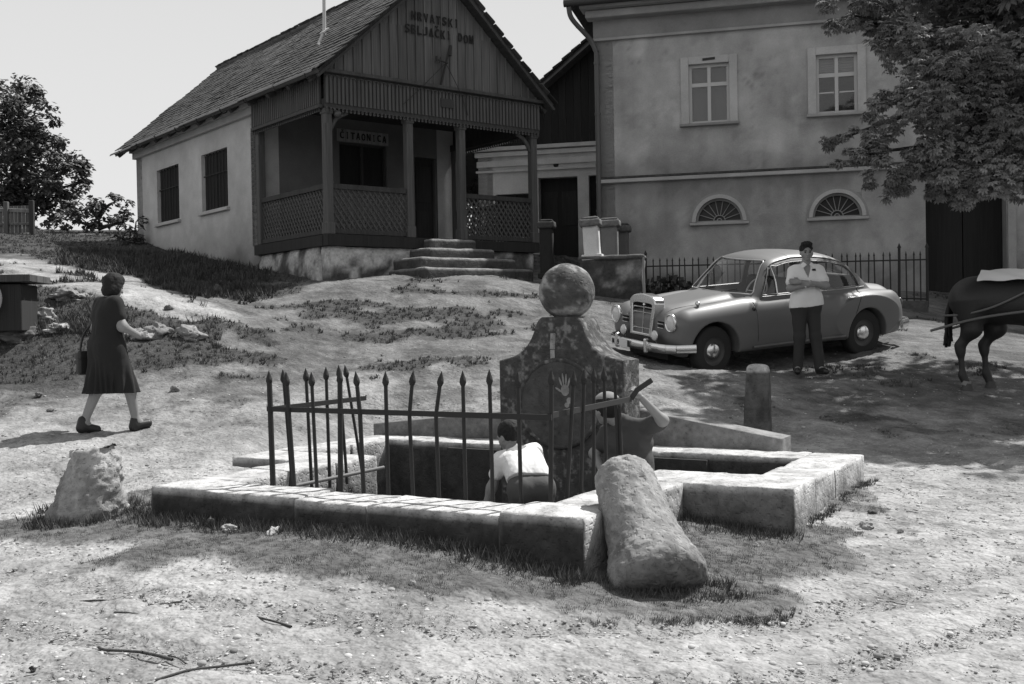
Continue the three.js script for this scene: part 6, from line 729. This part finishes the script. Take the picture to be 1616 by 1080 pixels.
// a hand: wrist, direction of the fingers, palm side, thumb side (+1 or -1), curl of the fingers
function handSDF(w, dir, palm, thumb, curl, s = 1) {
  const d = P3(dir).normalize(), n = P3(palm).addScaledVector(d, -P3(palm).dot(d)).normalize(), t = V().crossVectors(d, n).multiplyScalar(thumb), o = P3(w), at2 = (a, b, c) => o.clone().addScaledVector(d, a * s).addScaledVector(t, b * s).addScaledVector(n, c * s), L = [];
  const palmL = [cap(at2(0, 0, 0), at2(0.035, 0.004, 0), 0.02 * s, 0.02 * s)]; for (let i = 0; i < 4; i++) { const b = 0.027 - i * 0.018; palmL.push(cap(at2(0.02, b * 0.6, 0), at2(0.08, b, 0), 0.0135 * s, 0.0115 * s)); }
  const fs = []; for (let i = 0; i < 4; i++) { const b = 0.027 - i * 0.018, len = [0.9, 1, 0.94, 0.74][i], seg = [0.042 * len, 0.027 * len, 0.022 * len]; let p = at2(0.08, b, 0), a = curl * 0.7; const sp = (b - 0) * 1.5; for (let k = 0; k < 3; k++) { const q = p.clone().addScaledVector(d, Math.cos(a) * seg[k] * s).addScaledVector(n, Math.sin(a) * seg[k] * s).addScaledVector(t, sp * 0.1 * seg[k] * s * 10 * (k === 0 ? 1 : 0.3)); fs.push(cap(p, q, (0.0092 - k * 0.0007) * s, (0.0085 - k * 0.0009) * s)); p = q; a += curl; } }
  fs.push(cap(at2(0.02, 0.02, 0.004), at2(0.052, 0.05, 0.016), 0.0125 * s, 0.0105 * s), cap(at2(0.052, 0.05, 0.016), at2(0.082, 0.052, 0.03 + 0.012 * curl), 0.0105 * s, 0.0085 * s));
  const pf = blend(palmL, 0.012 * s); const f = (x, y, z) => { let m = pf(x, y, z); for (const q of fs) m = smin(m, q(x, y, z), 0.005 * s); return m; }; const al = [...palmL, ...fs]; f.lo = [0, 1, 2].map(i => Math.min(...al.map(q => q.lo[i]))); f.hi = [0, 1, 2].map(i => Math.max(...al.map(q => q.hi[i]))); return f;
}
function buildBody(parent, caps, k, F, hs, hands, mat, cell = 0.013) { const b = blend(caps, k), gs = [net(b, cell)]; if (F) gs.push(net(localise(scaled(headSDF, hs), F, 0.14 * hs), 0.0045)); for (const h of hands) gs.push(net(h, 0.0042)); const g = mergeGeometries(gs.map(q => { const n = q.toNonIndexed(); return n; })); const m = mesh('body', g, mat, parent, 1); if (F) eyesAt(F, hs, m); return m; }
const part = (parent, name, f, mat, cell = 0.012) => mesh(name, net(f, cell), mat, parent, 1);
const stand = (name, px, py, label, facing) => { const p = gp(px, py), G = base(name, p.x, p.y, p.z, facing); return tag(G, label, 'person'); };

{ // ---- man with crossed arms before the car; faces +z, his right hand is -x
  const G = stand('person', 1278, 584, 'young man in white short-sleeved shirt and dark trousers, arms crossed, leaning on the car', 0.05); const g0 = at(1278, 584, 13.75); G.position.set(g0.x, ground(g0.x, g0.z), g0.z); G.scale.setScalar(0.945);
  const hipR = [-0.095, 0.92, -0.1], hipL = [0.085, 0.92, -0.1], knR = [-0.12, 0.5, -0.03], knL = [0.09, 0.5, -0.01], anR = [-0.165, 0.09, 0.0], anL = [0.10, 0.09, 0.10], shR = [-0.172, 1.395, -0.1], shL = [0.172, 1.40, -0.1], elR = [-0.25, 1.165, 0.0], elL = [0.225, 1.19, 0.04], wrR = [-0.035, 1.20, 0.125], wrL = [-0.145, 1.245, 0.12];
  const torso = [cap(P3(hipR), P3(hipL), 0.115), cap(V(-0.06, 1.08, -0.105), V(0.06, 1.08, -0.105), 0.11), cap(V(-0.085, 1.28, -0.105), V(0.085, 1.28, -0.105), 0.122), cap(V(-0.1, 1.37, -0.11), V(0.1, 1.37, -0.11), 0.09), cap(P3(shR), P3(shL), 0.055), cap(V(-0.11, 1.435, -0.1), V(0, 1.49, -0.09), 0.045), cap(V(0.11, 1.435, -0.1), V(0, 1.49, -0.09), 0.045)];
  const armsU = [cap(P3(shR), P3(elR), 0.056, 0.044), cap(P3(shL), P3(elL), 0.056, 0.044)], armsF = [cap(P3(elR), P3(wrR), 0.045, 0.03), cap(P3(elL), P3(wrL), 0.045, 0.03)], legs = [cap(P3(hipR), P3(knR), 0.092, 0.06), cap(P3(hipL), P3(knL), 0.092, 0.06), cap(P3(knR), P3(anR), 0.06, 0.04), cap(P3(knL), P3(anL), 0.06, 0.04), cap(P3(anR), V(-0.21, 0.04, 0.14), 0.04, 0.032), cap(P3(anL), V(0.13, 0.04, 0.24), 0.04, 0.032)], neck = [cap(V(0, 1.44, -0.1), V(0.0, 1.565, -0.075), 0.058, 0.053)];
  const manHair = blend([ell(V(0, 0.04, -0.02), 0.084, 0.09, 0.1), ell(V(0.0, 0.105, 0.03), 0.075, 0.04, 0.065)], 0.03), manFace = ell(V(0, -0.045, 0.085), 0.064, 0.105, 0.09); const F = headFrame([-0.005, 1.655, -0.05], -0.1, 0.06, 0.03); buildBody(G, [...torso, ...armsU, ...armsF, ...legs, ...neck], 0.05, F, 1.02, [handSDF(wrR, [0.9, 0.15, -0.35], [0.2, 0, -1], 1, 0.5), handSDF(wrL, [-0.9, 0.1, -0.25], [-0.2, 0, -1], -1, 0.4)], skin);
  part(G, 'hair', localise(scaled((x, y, z) => { let d = manHair(x, y, z) + 0.018 * (fbm(x * 48, y * 48, z * 48, 2) - 0.5); return Math.max(d, -manFace(x, y, z)); }, 1.02), F, 0.16), hairM, 0.006);
  for (const s of [-1, 1]) mesh('eyebrow', [T4(new THREE.BoxGeometry(0.03, 0.007, 0.01), s * 0.031, 0.02, 0.087).applyMatrix4(F.m)], hairM, G); mesh('mouth', [T4(new THREE.BoxGeometry(0.036, 0.004, 0.01), 0, -0.072, 0.083).applyMatrix4(F.m)], M(0.06, 0.6), G);
  const inf = (l, d) => l.map(f => { const g = (x, y, z) => f(x, y, z) - d; g.lo = f.lo.map(v => v - d); g.hi = f.hi.map(v => v + d); return g; });
  const sleeves = inf([cap(P3(shR), P3(shR).lerp(P3(elR), 0.62), 0.062, 0.064), cap(P3(shL), P3(shL).lerp(P3(elL), 0.62), 0.062, 0.064)], 0.012); const hemF = [cap(V(-0.09, 1.0, -0.1), V(0.09, 1.0, -0.1), 0.135), cap(V(-0.105, 0.9, -0.1), V(0.105, 0.9, -0.1), 0.128)];
  const shirt = cut(wrinkle(blend([...inf(torso.slice(1), 0.02), ...hemF, ...sleeves], 0.05), 0.022, 8), (x, y, z) => 0.905 - y + 0.1 * x + 0.05 * Math.abs(x), (x, y, z) => y - 1.49, (x, y, z) => (z > -0.08 ? (0.045 * clamp((y - 1.3) / 0.12) - Math.abs(x + 0.01)) : -1)); part(G, 'shirt', shirt, cloth(0.72), 0.011);
  for (const s of [-1, 1]) mesh('collar', [rbox(0.075, 0.015, 0.07, 0.006, s * 0.062, 1.475, -0.02, 0.7, s * -0.5, s * -0.5)], cloth(0.72), G); mesh('pocket_badge', [rbox(0.05, 0.03, 0.012, 0.006, 0.075, 1.41, 0.012, -0.2)], M(0.02), G);
  part(G, 'trousers', cut(wrinkle(blend(inf([torso[0], cap(P3(hipR), P3(knR), 0.094, 0.066), cap(P3(hipL), P3(knL), 0.094, 0.066), cap(P3(knR), P3(anR), 0.066, 0.056), cap(P3(knL), P3(anL), 0.066, 0.056)], 0.01), 0.04), 0.03, 6), (x, y) => y - 1.0, (x, y) => 0.06 - y), cloth(0.03), 0.013);
  for (const [a, b] of [[anR, [-0.215, 0.045, 0.16]], [anL, [0.135, 0.045, 0.26]]]) part(G, 'shoe', cut(blend([cap(P3(a).setY(0.055), P3(b), 0.052, 0.042), cap(P3(a).add(V(0, -0.03, -0.04)), P3(a).setY(0.06), 0.045)], 0.03), (x, y) => 0.004 - y), M(0.015, 0.4), 0.008); mesh('wristwatch', [bar(P3(wrR).lerp(P3(elR), 0.12), P3(wrR).lerp(P3(elR), 0.2), 0.036, 0.037, 14)], M(0.6, 0.4), G); partNames(G);
}
{ // ---- woman walking up the square, seen from behind on her right
  const G = stand('person', 172, 684, 'woman in a dark dress walking right across the square with a black bag', 2.28); G.scale.set(0.92, 1, 0.94);
  // faces +z; her right is -x
  const anR = [-0.06, 0.10, 0.27], anL = [0.07, 0.115, -0.24], knR = [-0.08, 0.46, 0.2], knL = [0.08, 0.46, -0.08], hipR = [-0.09, 0.86, 0.0], hipL = [0.09, 0.86, -0.02], shR = [-0.17, 1.29, 0.03], shL = [0.17, 1.29, 0.02], elR = [-0.235, 1.06, 0.08], elL = [0.24, 1.05, -0.03], wrR = [-0.16, 0.97, 0.28], wrL = [0.25, 0.87, 0.06];
  const torso = [cap(P3(hipR), P3(hipL), 0.125), cap(V(-0.055, 1.02, 0.01), V(0.055, 1.02, 0.01), 0.125), cap(V(-0.075, 1.17, 0.02), V(0.075, 1.17, 0.02), 0.13), cap(V(0, 1.16, 0.08), V(0, 1.16, 0.08), 0.08), cap(P3(shR), P3(shL), 0.065)];
  const F = headFrame([0.0, 1.47, 0.09], 0.05, 0.3); buildBody(G, [...torso, cap(P3(shR), P3(elR), 0.055, 0.045), cap(P3(elR), P3(wrR), 0.046, 0.03), cap(P3(shL), P3(elL), 0.055, 0.045), cap(P3(elL), P3(wrL), 0.046, 0.03), cap(P3(hipR), P3(knR), 0.1, 0.065), cap(P3(knR).add(V(0, -0.02, 0)), P3(anR), 0.064, 0.04), cap(P3(hipL), P3(knL), 0.1, 0.065), cap(P3(knL), P3(anL), 0.064, 0.04), cap(P3(anR), V(-0.06, 0.07, 0.37), 0.04, 0.03), cap(P3(anL), V(0.08, 0.04, -0.13), 0.04, 0.03), cap(V(0, 1.3, 0.03), V(0, 1.41, 0.07), 0.055)], 0.05, F, 0.97, [handSDF(wrR, [0.1, 0.1, 0.9], [1, 0, 0], 1, 0.7, 0.92), handSDF(wrL, [0, -0.9, 0.25], [-1, 0, 0], -1, 0.8, 0.92)], skin);
  part(G, 'hair', localise((x, y, z) => Math.max(blend([ell(V(0, 0.03, -0.025), 0.1, 0.1, 0.108), ell(V(0, -0.055, -0.045), 0.1, 0.075, 0.075), ell(V(0, 0.075, 0.03), 0.075, 0.05, 0.06), ell(V(-0.075, -0.03, 0.0), 0.03, 0.07, 0.05), ell(V(0.075, -0.03, 0.0), 0.03, 0.07, 0.05)], 0.03)(x, y, z) + 0.016 * (fbm(x * 24, y * 24, z * 24, 3) - 0.5), -(ell(V(0, -0.05, 0.115), 0.056, 0.1, 0.07)(x, y, z))), F, 0.19), hairM, 0.007);
  const dress = wrinkle(blend([cap(V(-0.06, 1.02, 0.01), V(0.06, 1.02, 0.01), 0.145), cap(V(-0.08, 1.17, 0.02), V(0.08, 1.17, 0.02), 0.148), cap(V(-0.03, 1.16, 0.085), V(0.03, 1.16, 0.085), 0.09), cap(P3(shR), P3(shL), 0.075), cap(P3(shR), P3(shR).lerp(P3(elR), 0.55), 0.072, 0.075), cap(P3(shL), P3(shL).lerp(P3(elL), 0.55), 0.072, 0.075), cap(P3(hipR), P3(hipL), 0.15), cap(V(-0.08, 0.84, 0.02), V(-0.08, 0.36, 0.17), 0.14, 0.135), cap(V(0.08, 0.84, 0), V(0.08, 0.36, -0.09), 0.14, 0.145), cap(V(0, 0.84, 0), V(0, 0.36, 0.04), 0.14, 0.15)], 0.06), 0.03, 7);
  const pleat = (x, y, z) => dress(x, y, z) + 0.014 * sstep(0.8, 0.4, y) * Math.sin(Math.atan2(x, z) * 16); pleat.lo = dress.lo; pleat.hi = dress.hi; part(G, 'dress', cut(pleat, (x, y) => 0.40 - y, (x, y, z) => y - 1.37 + 0.3 * Math.abs(x) * 0), cloth(0.013), 0.012);
  for (const [a, b, t] of [[anR, [-0.06, 0.075, 0.40], 0.2], [anL, [0.08, 0.04, -0.1], -0.2]]) part(G, 'shoe', blend([cap(P3(a).add(V(0, -0.04, -0.01)), P3(b), 0.05, 0.042), cap(P3(a).add(V(0, 0.02, -0.01)), P3(a).add(V(0, -0.05, -0.03)), 0.052, 0.05)], 0.03), M(0.015, 0.5), 0.008);
  const pos = G.localToWorld ? null : null; G.updateMatrixWorld(); const hb = V(0.30, 0.80, -0.06).applyMatrix4(G.matrixWorld); const B = base('handbag', hb.x, hb.y, hb.z, 2.28); tag(B, 'black handbag on the arm of the walking woman', 'bag'); mesh('bag_body', [rbox(0.1, 0.24, 0.3, 0.03, 0, -0.1, 0, 0, 0, 0, 2)], M(0.012, 0.5), B); mesh('flap', [rbox(0.115, 0.1, 0.31, 0.03, 0, -0.02, 0, 0, 0, 0, 2)], M(0.018, 0.4), B); mesh('strap', [tube([V(0, 0, -0.12), V(0, 0.2, -0.07), V(-0.02, 0.3, 0.03), V(0, 0.2, 0.1), V(0, 0, 0.12)], 0.012, 24, 5)], M(0.012, 0.5), B); partNames(B); partNames(G);
}
{ // ---- boy bending down in the basin, back to the viewer; faces +z (away), his right is -x
  const p = at(838, 770, 7.5), G = base('person', p.x, -0.16, p.z, Math.PI + 0.3); G.scale.setScalar(0.93); tag(G, 'boy in a white shirt and dark shorts bending down inside the railing', 'person');
  const hipR = [-0.075, 0.62, 0], hipL = [0.075, 0.62, 0], knR = [-0.1, 0.33, 0.06], knL = [0.09, 0.33, 0.06], anR = [-0.1, 0.06, -0.02], anL = [0.09, 0.06, -0.03], shR = [-0.11, 0.86, 0.25], shL = [0.16, 0.81, 0.24], elR = [-0.17, 0.66, 0.34], elL = [0.23, 0.6, 0.27], wrR = [-0.1, 0.47, 0.42], wrL = [0.30, 0.40, 0.28];
  const torso = [cap(P3(hipR), P3(hipL), 0.1), cap(V(-0.06, 0.74, 0.09), V(0.06, 0.74, 0.09), 0.1), cap(V(-0.07, 0.82, 0.2), V(0.07, 0.81, 0.2), 0.1), cap(P3(shR), P3(shL), 0.055)]; const F = headFrame([0.07, 0.985, 0.33], 0.5, 0.35); 
  buildBody(G, [...torso, cap(P3(shR), P3(elR), 0.042, 0.035), cap(P3(elR), P3(wrR), 0.035, 0.024), cap(P3(shL), P3(elL), 0.042, 0.035), cap(P3(elL), P3(wrL), 0.035, 0.024), cap(P3(hipR), P3(knR), 0.078, 0.052), cap(P3(knR), P3(anR), 0.05, 0.033), cap(P3(hipL), P3(knL), 0.078, 0.052), cap(P3(knL), P3(anL), 0.05, 0.033), cap(P3(anR), V(-0.12, 0.03, 0.12), 0.033, 0.026), cap(P3(anL), V(0.11, 0.03, 0.11), 0.033, 0.026), cap(V(0.03, 0.85, 0.26), V(0.06, 0.92, 0.31), 0.048)], 0.045, F, 0.95, [handSDF(wrR, [0.1, -0.9, 0.2], [1, 0, 0], 1, 0.5, 0.75), handSDF(wrL, [0.2, -0.9, 0], [-1, 0, 0], -1, 0.5, 0.75)], skin, 0.011);
  part(G, 'hair', localise((x, y, z) => Math.max(ell(V(0, 0.035, -0.025), 0.086, 0.094, 0.102)(x, y, z) + 0.01 * (fbm(x * 50, y * 50, z * 50, 2) - 0.5), -ell(V(0, -0.05, 0.11), 0.06, 0.11, 0.075)(x, y, z)), F, 0.16), hairM, 0.007);
  const sl = [cap(P3(shR), P3(shR).lerp(P3(elR), 0.5), 0.058, 0.055), cap(P3(shL), P3(shL).lerp(P3(elL), 0.5), 0.058, 0.055)]; part(G, 'shirt', cut(wrinkle(blend([cap(V(-0.07, 0.68, 0.02), V(0.07, 0.68, 0.02), 0.104), cap(V(-0.055, 0.75, 0.09), V(0.07, 0.74, 0.09), 0.108), cap(V(-0.05, 0.82, 0.18), V(0.08, 0.80, 0.18), 0.102), cap(P3(shR), P3(shL), 0.066), ...sl], 0.05), 0.028, 11), (x, y, z) => 0.69 - y - z * 0.9 + 0.12 * x), cloth(0.78), 0.009);
  part(G, 'shorts', cut(wrinkle(blend([cap(P3(hipR), P3(hipL), 0.112), cap(P3(hipR), P3(hipR).lerp(P3(knR), 0.75), 0.092, 0.088), cap(P3(hipL), P3(hipL).lerp(P3(knL), 0.75), 0.092, 0.088)], 0.04), 0.02, 9), (x, y, z) => 0.40 - y, (x, y, z) => y - 0.75 + 0.4 * z), cloth(0.09), 0.009); mesh('belt', [bar(V(-0.11, 0.71, 0.0), V(0.11, 0.7, 0.0), 0.012)], M(0.03, 0.5), G); partNames(G);
}
{ // ---- boy in a cap by the pillar, back to the viewer, pulling the bent rail with his right hand; faces +z (away and left)
  const p = at(985, 830, 8.05), G = base('person', p.x, -0.25, p.z, Math.PI + 0.35); tag(G, 'boy in a cap and dark shirt gripping the bent railing beside the pillar', 'person'); G.updateMatrixWorld(true); const inv = G.matrixWorld.clone().invert(), lp = (x, y, D) => at(x, y, D).applyMatrix4(inv), A3 = v => [v.x, v.y, v.z];
  const D0 = 8.0, shR = A3(lp(1018, 676, 7.98)), shL = A3(lp(964, 682, 8.15)), elR = A3(lp(1046, 664, 7.78)), wrR = A3(lp(1012, 628, 7.72)), hipR = A3(lp(1012, 750, 8.0)), hipL = A3(lp(976, 752, 8.12)), knR = A3(lp(1020, 800, 7.86)), knL = A3(lp(976, 812, 8.06)), anR = A3(lp(1015, 866, 7.98)), anL = A3(lp(978, 868, 8.1)), elL = A3(lp(938, 716, 8.2)), wrL = A3(lp(950, 744, 8.0)), hd = A3(lp(957, 645, 8.05)), mid = (a, b, t = 0.5) => P3(a).lerp(P3(b), t);
  const chL = mid(shL, hipL, 0.3), chR = mid(shR, hipR, 0.3), wL = mid(shL, hipL, 0.7), wR = mid(shR, hipR, 0.7); const torso = [cap(P3(hipR), P3(hipL), 0.09), cap(wR.clone().lerp(wL, 0.08), wL.clone().lerp(wR, 0.08), 0.092), cap(chR.clone().lerp(chL, 0.15), chL.clone().lerp(chR, 0.15), 0.095), cap(P3(shR), P3(shL), 0.055)];
  const F = headFrame(hd, 0.35, 0.1); const neck = cap(mid(shR, shL), P3(hd).add(V(0, -0.05, -0.02)), 0.045), trapR = cap(mid(shR, shL).lerp(P3(hd), 0.35), P3(shR).add(V(0, 0.015, 0)), 0.05, 0.045), trapL = cap(mid(shR, shL).lerp(P3(hd), 0.35), P3(shL).add(V(0, 0.015, 0)), 0.05, 0.045);
  const up = P3(elR).clone(); const caps = [...torso, neck, cap(P3(shR), up, 0.046, 0.038), cap(up, P3(wrR), 0.038, 0.025), cap(P3(shL), P3(elL), 0.045, 0.036), cap(P3(elL), P3(wrL), 0.036, 0.024), cap(P3(hipR), P3(knR), 0.078, 0.052), cap(P3(knR), P3(anR), 0.05, 0.032), cap(P3(hipL), P3(knL), 0.078, 0.052), cap(P3(knL), P3(anL), 0.05, 0.032), cap(P3(anR), P3(anR).add(V(-0.01, -0.035, 0.14)), 0.032, 0.026), cap(P3(anL), P3(anL).add(V(0.01, -0.035, 0.14)), 0.032, 0.026)];
  const grip = lp(1003, 614, 7.7); const fd = grip.clone().sub(P3(wrR)); buildBody(G, caps, 0.042, F, 0.97, [handSDF(wrR, A3(fd), [0.6, 0.2, 0.5], 1, 1.0, 0.85), handSDF(wrL, [0.1, -0.8, 0.2], [-1, 0, 0], -1, 0.6, 0.8)], skin, 0.011);
  part(G, 'hair', localise((x, y, z) => Math.max(ell(V(0, 0.02, -0.025), 0.093, 0.1, 0.106)(x, y, z), y - 0.075, -ell(V(0, -0.05, 0.11), 0.06, 0.11, 0.08)(x, y, z)), F, 0.15), hairM, 0.007);
  part(G, 'cap', localise((x, y, z) => smin(Math.max(ell(V(0, 0.04, -0.012), 0.094, 0.088, 0.11)(x, y, z), 0.072 - y), Math.max(ell(V(0, 0.078, 0.11), 0.075, 0.014, 0.085)(x, y, z), 0.0), 0.012), F, 0.21), cloth(0.22), 0.006);
  const infl = d => f => { const g = (x, y, z) => f(x, y, z) - d; g.lo = f.lo.map(v => v - d); g.hi = f.hi.map(v => v + d); return g; };
  part(G, 'shirt', cut(wrinkle(blend([...torso.map(infl(0.016)), infl(0.008)(trapR), infl(0.008)(trapL), infl(0.014)(cap(P3(shR), mid(shR, elR, 0.75), 0.055, 0.056)), infl(0.014)(cap(P3(shL), mid(shL, elL, 0.55), 0.052, 0.05))], 0.035), 0.045, 9), (x, y, z) => P3(hipR).y - 0.02 - y), cloth(0.06), 0.009);
  part(G, 'shorts', cut(wrinkle(blend([infl(0.013)(torso[0]), cap(P3(hipR), mid(hipR, knR, 0.7), 0.09, 0.085), cap(P3(hipL), mid(hipL, knL, 0.7), 0.09, 0.085)], 0.04), 0.015, 9), (x, y) => y - P3(hipR).y - 0.04, (x, y) => P3(knR).y + 0.05 - y), cloth(0.10), 0.009); partNames(G);
}
{ // ---- dark horse at the right edge, facing left and a little away; local +z forwards, +x its left
  const dir = V(0.78, 0, 0.62).normalize(), fx = at(1556, 617, 13.0).addScaledVector(dir, 1.18), G = base('horse', fx.x, ground(fx.x, fx.z), fx.z, 0); G.rotation.y = Math.atan2(dir.x, dir.z); G.scale.setScalar(1.07); tag(G, 'dark draught horse in harness at the right edge, its rump towards the car', 'horse');
  const gy = (x, z) => { const v = V(x, 0, z).applyAxisAngle(V(0, 1, 0), G.rotation.y); return ground(G.position.x + v.x, G.position.z + v.z) - G.position.y; };
  const L = [], trunk = [cap(V(0, 1.1, -0.05), V(0, 1.09, -0.55), 0.25, 0.26), cap(V(0, 1.09, -0.55), V(0, 1.13, -1.1), 0.26, 0.25), ell(V(0, 1.15, -1.2), 0.255, 0.26, 0.29), ell(V(0, 0.98, 0.02), 0.22, 0.30, 0.24), cap(V(0, 1.27, -0.1), V(0, 1.22, -0.5), 0.07, 0.09)];
  const neck = [cap(V(0, 1.1, 0.05), V(0, 1.32, 0.36), 0.2, 0.14), cap(V(0, 1.32, 0.36), V(0, 1.40, 0.54), 0.14, 0.11)], head = [cap(V(0, 1.40, 0.58), V(0, 1.19, 0.72), 0.11, 0.085), cap(V(0, 1.19, 0.72), V(0, 1.0, 0.82), 0.08, 0.062), cap(V(0, 1.29, 0.57), V(0, 1.15, 0.66), 0.085, 0.06)], ears = [cap(V(0.055, 1.48, 0.54), V(0.07, 1.6, 0.56), 0.03, 0.006), cap(V(-0.055, 1.48, 0.54), V(-0.07, 1.6, 0.56), 0.03, 0.006)];
  const foreleg = (s, z, fz) => { const x = s * 0.125, h = gy(x, fz); L.push(cap(V(s * 0.15, 0.95, 0.0), V(x, 0.66, z + 0.01), 0.125, 0.07), cap(V(x, 0.66, z + 0.01), V(x, 0.40 + h, z + (fz - z) * 0.45 + 0.015), 0.064, 0.045), cap(V(x, 0.40 + h, lerp(z, fz, 0.45) + 0.02), V(x, 0.36 + h, lerp(z, fz, 0.5) + 0.015), 0.052, 0.046), cap(V(x, 0.36 + h, lerp(z, fz, 0.5)), V(x, 0.15 + h, fz - 0.01), 0.034, 0.031), cap(V(x, 0.15 + h, fz - 0.01), V(x, 0.07 + h, fz + 0.03), 0.046, 0.05)); return [x, h, fz]; };
  const hind = (s, fz) => { const x = s * 0.14, h = gy(x, fz); L.push(cap(V(s * 0.13, 1.12, -1.22), V(s * 0.15, 0.82, fz + 0.1), 0.21, 0.11), cap(V(s * 0.15, 0.82, fz + 0.1), V(x, 0.54 + h * 0.7, fz - 0.035), 0.09, 0.046), cap(V(x, 0.54 + h * 0.7, fz - 0.035), V(x, 0.46 + h * 0.8, fz - 0.03), 0.05, 0.042), cap(V(x, 0.46 + h * 0.8, fz - 0.03), V(x, 0.17 + h, fz - 0.01), 0.035, 0.03), cap(V(x, 0.17 + h, fz - 0.01), V(x, 0.07 + h, fz + 0.03), 0.04, 0.046)); return [x, h, fz]; };
  const feet = [hind(-1, -1.30), hind(1, -1.12), foreleg(1, 0.02, 0.06), foreleg(-1, -0.06, -0.16)];
  const coat = M(0.02, 0.6, { bumpMap: plasterBump, bumpScale: 0.003 }); const f = blend([...trunk, ...neck, ...head, ...L], 0.06), f2 = (x, y, z) => { let d = f(x, y, z); for (const e of ears) d = smin(d, e(x, y, z), 0.02); return d; }; f2.lo = f.lo; f2.hi = [f.hi[0], 1.62, f.hi[2]]; mesh('body', net(f2, 0.015), coat, G, 1);
  feet.forEach(([x, h, z], i) => { mesh('hoof', [T4(new THREE.CylinderGeometry(0.048, 0.066, 0.085, 14), x, 0.042 + h, z + 0.035, 0.12)], M(0.05, 0.6), G); if (i === 0) mesh('white_sock', [T4(new THREE.CylinderGeometry(0.05, 0.054, 0.05, 14), x, 0.085 + h, z + 0.03, 0.2)], M(0.22, 0.8), G); });
  { const r = rng(4), g = []; for (let i = 0; i < 46; i++) { const t = r(), y = lerp(1.3, 1.5, t), z = lerp(0.05, 0.5, t); g.push(tube([V(0, y, z), V(-0.07 * (r() > 0.5 ? 1 : -1), y - 0.08, z + 0.02), V(-0.1 * (r() > 0.5 ? 1 : -1), y - 0.24 - 0.1 * r(), z + 0.02)], 0.014, 5, 4)); } mesh('mane', g, M(0.012, 0.8), G); const tl = []; for (let i = 0; i < 24; i++) { const a = r() * 6.28, k = 0.05 * r(); tl.push(tube([V(k * Math.cos(a), 1.2, -1.46), V(k * Math.cos(a) * 1.5, 0.95, -1.53 + k), V(k * Math.cos(a) * 2, 0.6 + 0.15 * r(), -1.5 + k * Math.sin(a))], 0.016, 6, 4)); } mesh('tail', tl, M(0.012, 0.8), G); }
  for (const s of [1, -1]) mesh('eye', new THREE.SphereGeometry(0.02, 10, 8).translate(s * 0.09, 1.31, 0.68), eyeB, G, 0); partNames(G);
  // harness and the pale blanket lie on the horse
  const Hn = base('harness', G.position.x, G.position.y, G.position.z, G.rotation.y); Hn.scale.setScalar(1.07); tag(Hn, 'dark leather harness with pale worn straps on the horse', 'harness'); const lea = M(0.02, 0.6), worn = M(0.12, 0.7); const ring = (z, rx, ry, cy, r, m, nm, tilt = 0) => { const p = []; for (let i = 0; i < 24; i++) { const a = i / 24 * 6.283; p.push(V(rx * Math.cos(a), cy + ry * Math.sin(a), z + tilt * Math.sin(a))); } mesh(nm, [tube(p, r, 48, 5, true)], m, Hn); };
  ring(0.2, 0.215, 0.30, 1.12, 0.045, lea, 'collar', -0.12); ring(-0.32, 0.285, 0.31, 1.03, 0.018, lea, 'girth'); ring(-0.55, 0.3, 0.32, 1.02, 0.012, lea, 'girth'); for (const s of [1, -1]) { mesh('trace', [tube([V(s * 0.22, 1.08, 0.2), V(s * 0.31, 1.02, -0.4), V(s * 0.3, 0.93, -1.1), V(s * 0.26, 0.8, -1.62)], 0.016, 24, 5)], worn, Hn); mesh('breeching_strap', [tube([V(s * 0.27, 1.26, -0.5), V(s * 0.295, 1.05, -0.95), V(s * 0.27, 0.98, -1.25), V(s * 0.13, 0.97, -1.5), V(0, 0.97, -1.545)], 0.013, 20, 5)], worn, Hn); mesh('rein', [tube([V(s * 0.09, 1.06, 0.79), V(s * 0.16, 1.22, 0.42), V(s * 0.2, 1.38, 0.05), V(s * 0.22, 1.36, -0.6)], 0.007, 24, 4)], worn, Hn); mesh('bridle_strap', [tube([V(s * 0.105, 1.46, 0.57), V(s * 0.108, 1.29, 0.67), V(s * 0.085, 1.12, 0.77)], 0.009, 14, 4)], worn, Hn); } mesh('saddle_pad', [rbox(0.3, 0.09, 0.2, 0.035, 0, 1.36, -0.32, 0, 0, 0, 2)], lea, Hn); mesh('terret_ring', [T4(new THREE.TorusGeometry(0.035, 0.008, 6, 16), 0.15, 1.40, -0.3)], M(0.3, 0.4, { metalness: 0.8 }), Hn); partNames(Hn);
  const Bl = base('horse_blanket', G.position.x, G.position.y, G.position.z, G.rotation.y); Bl.scale.setScalar(1.07); tag(Bl, 'pale blanket folded over the back of the horse', 'blanket'); const bm = (z0, z1, nm) => { const pos = [], idx = [], nu = 20, nv = 10; for (let j = 0; j <= nv; j++) for (let i = 0; i <= nu; i++) { const a = lerp(-0.85, 0.85, i / nu), z = lerp(z0, z1, j / nv), w = 0.31 + 0.012 * Math.sin(i * 1.9 + j); pos.push(w * Math.sin(a), 1.10 + (0.37 + 0.012 * Math.sin(j * 1.3 + i)) * Math.cos(a), z); } for (let j = 0; j < nv; j++) for (let i = 0; i < nu; i++) { const q = j * (nu + 1) + i; idx.push(q, q + 1, q + nu + 1, q + 1, q + nu + 2, q + nu + 1); } const g = new THREE.BufferGeometry(); g.setAttribute('position', new THREE.Float32BufferAttribute(pos, 3)); g.setIndex(idx); g.computeVertexNormals(); const m = cloth(0.7); m.side = THREE.DoubleSide; mesh(nm, g, m, Bl); }; bm(-0.2, 0.06, 'blanket_front'); bm(-1.12, -0.42, 'blanket_back'); partNames(Bl);
}
renderer.render(scene, camera);
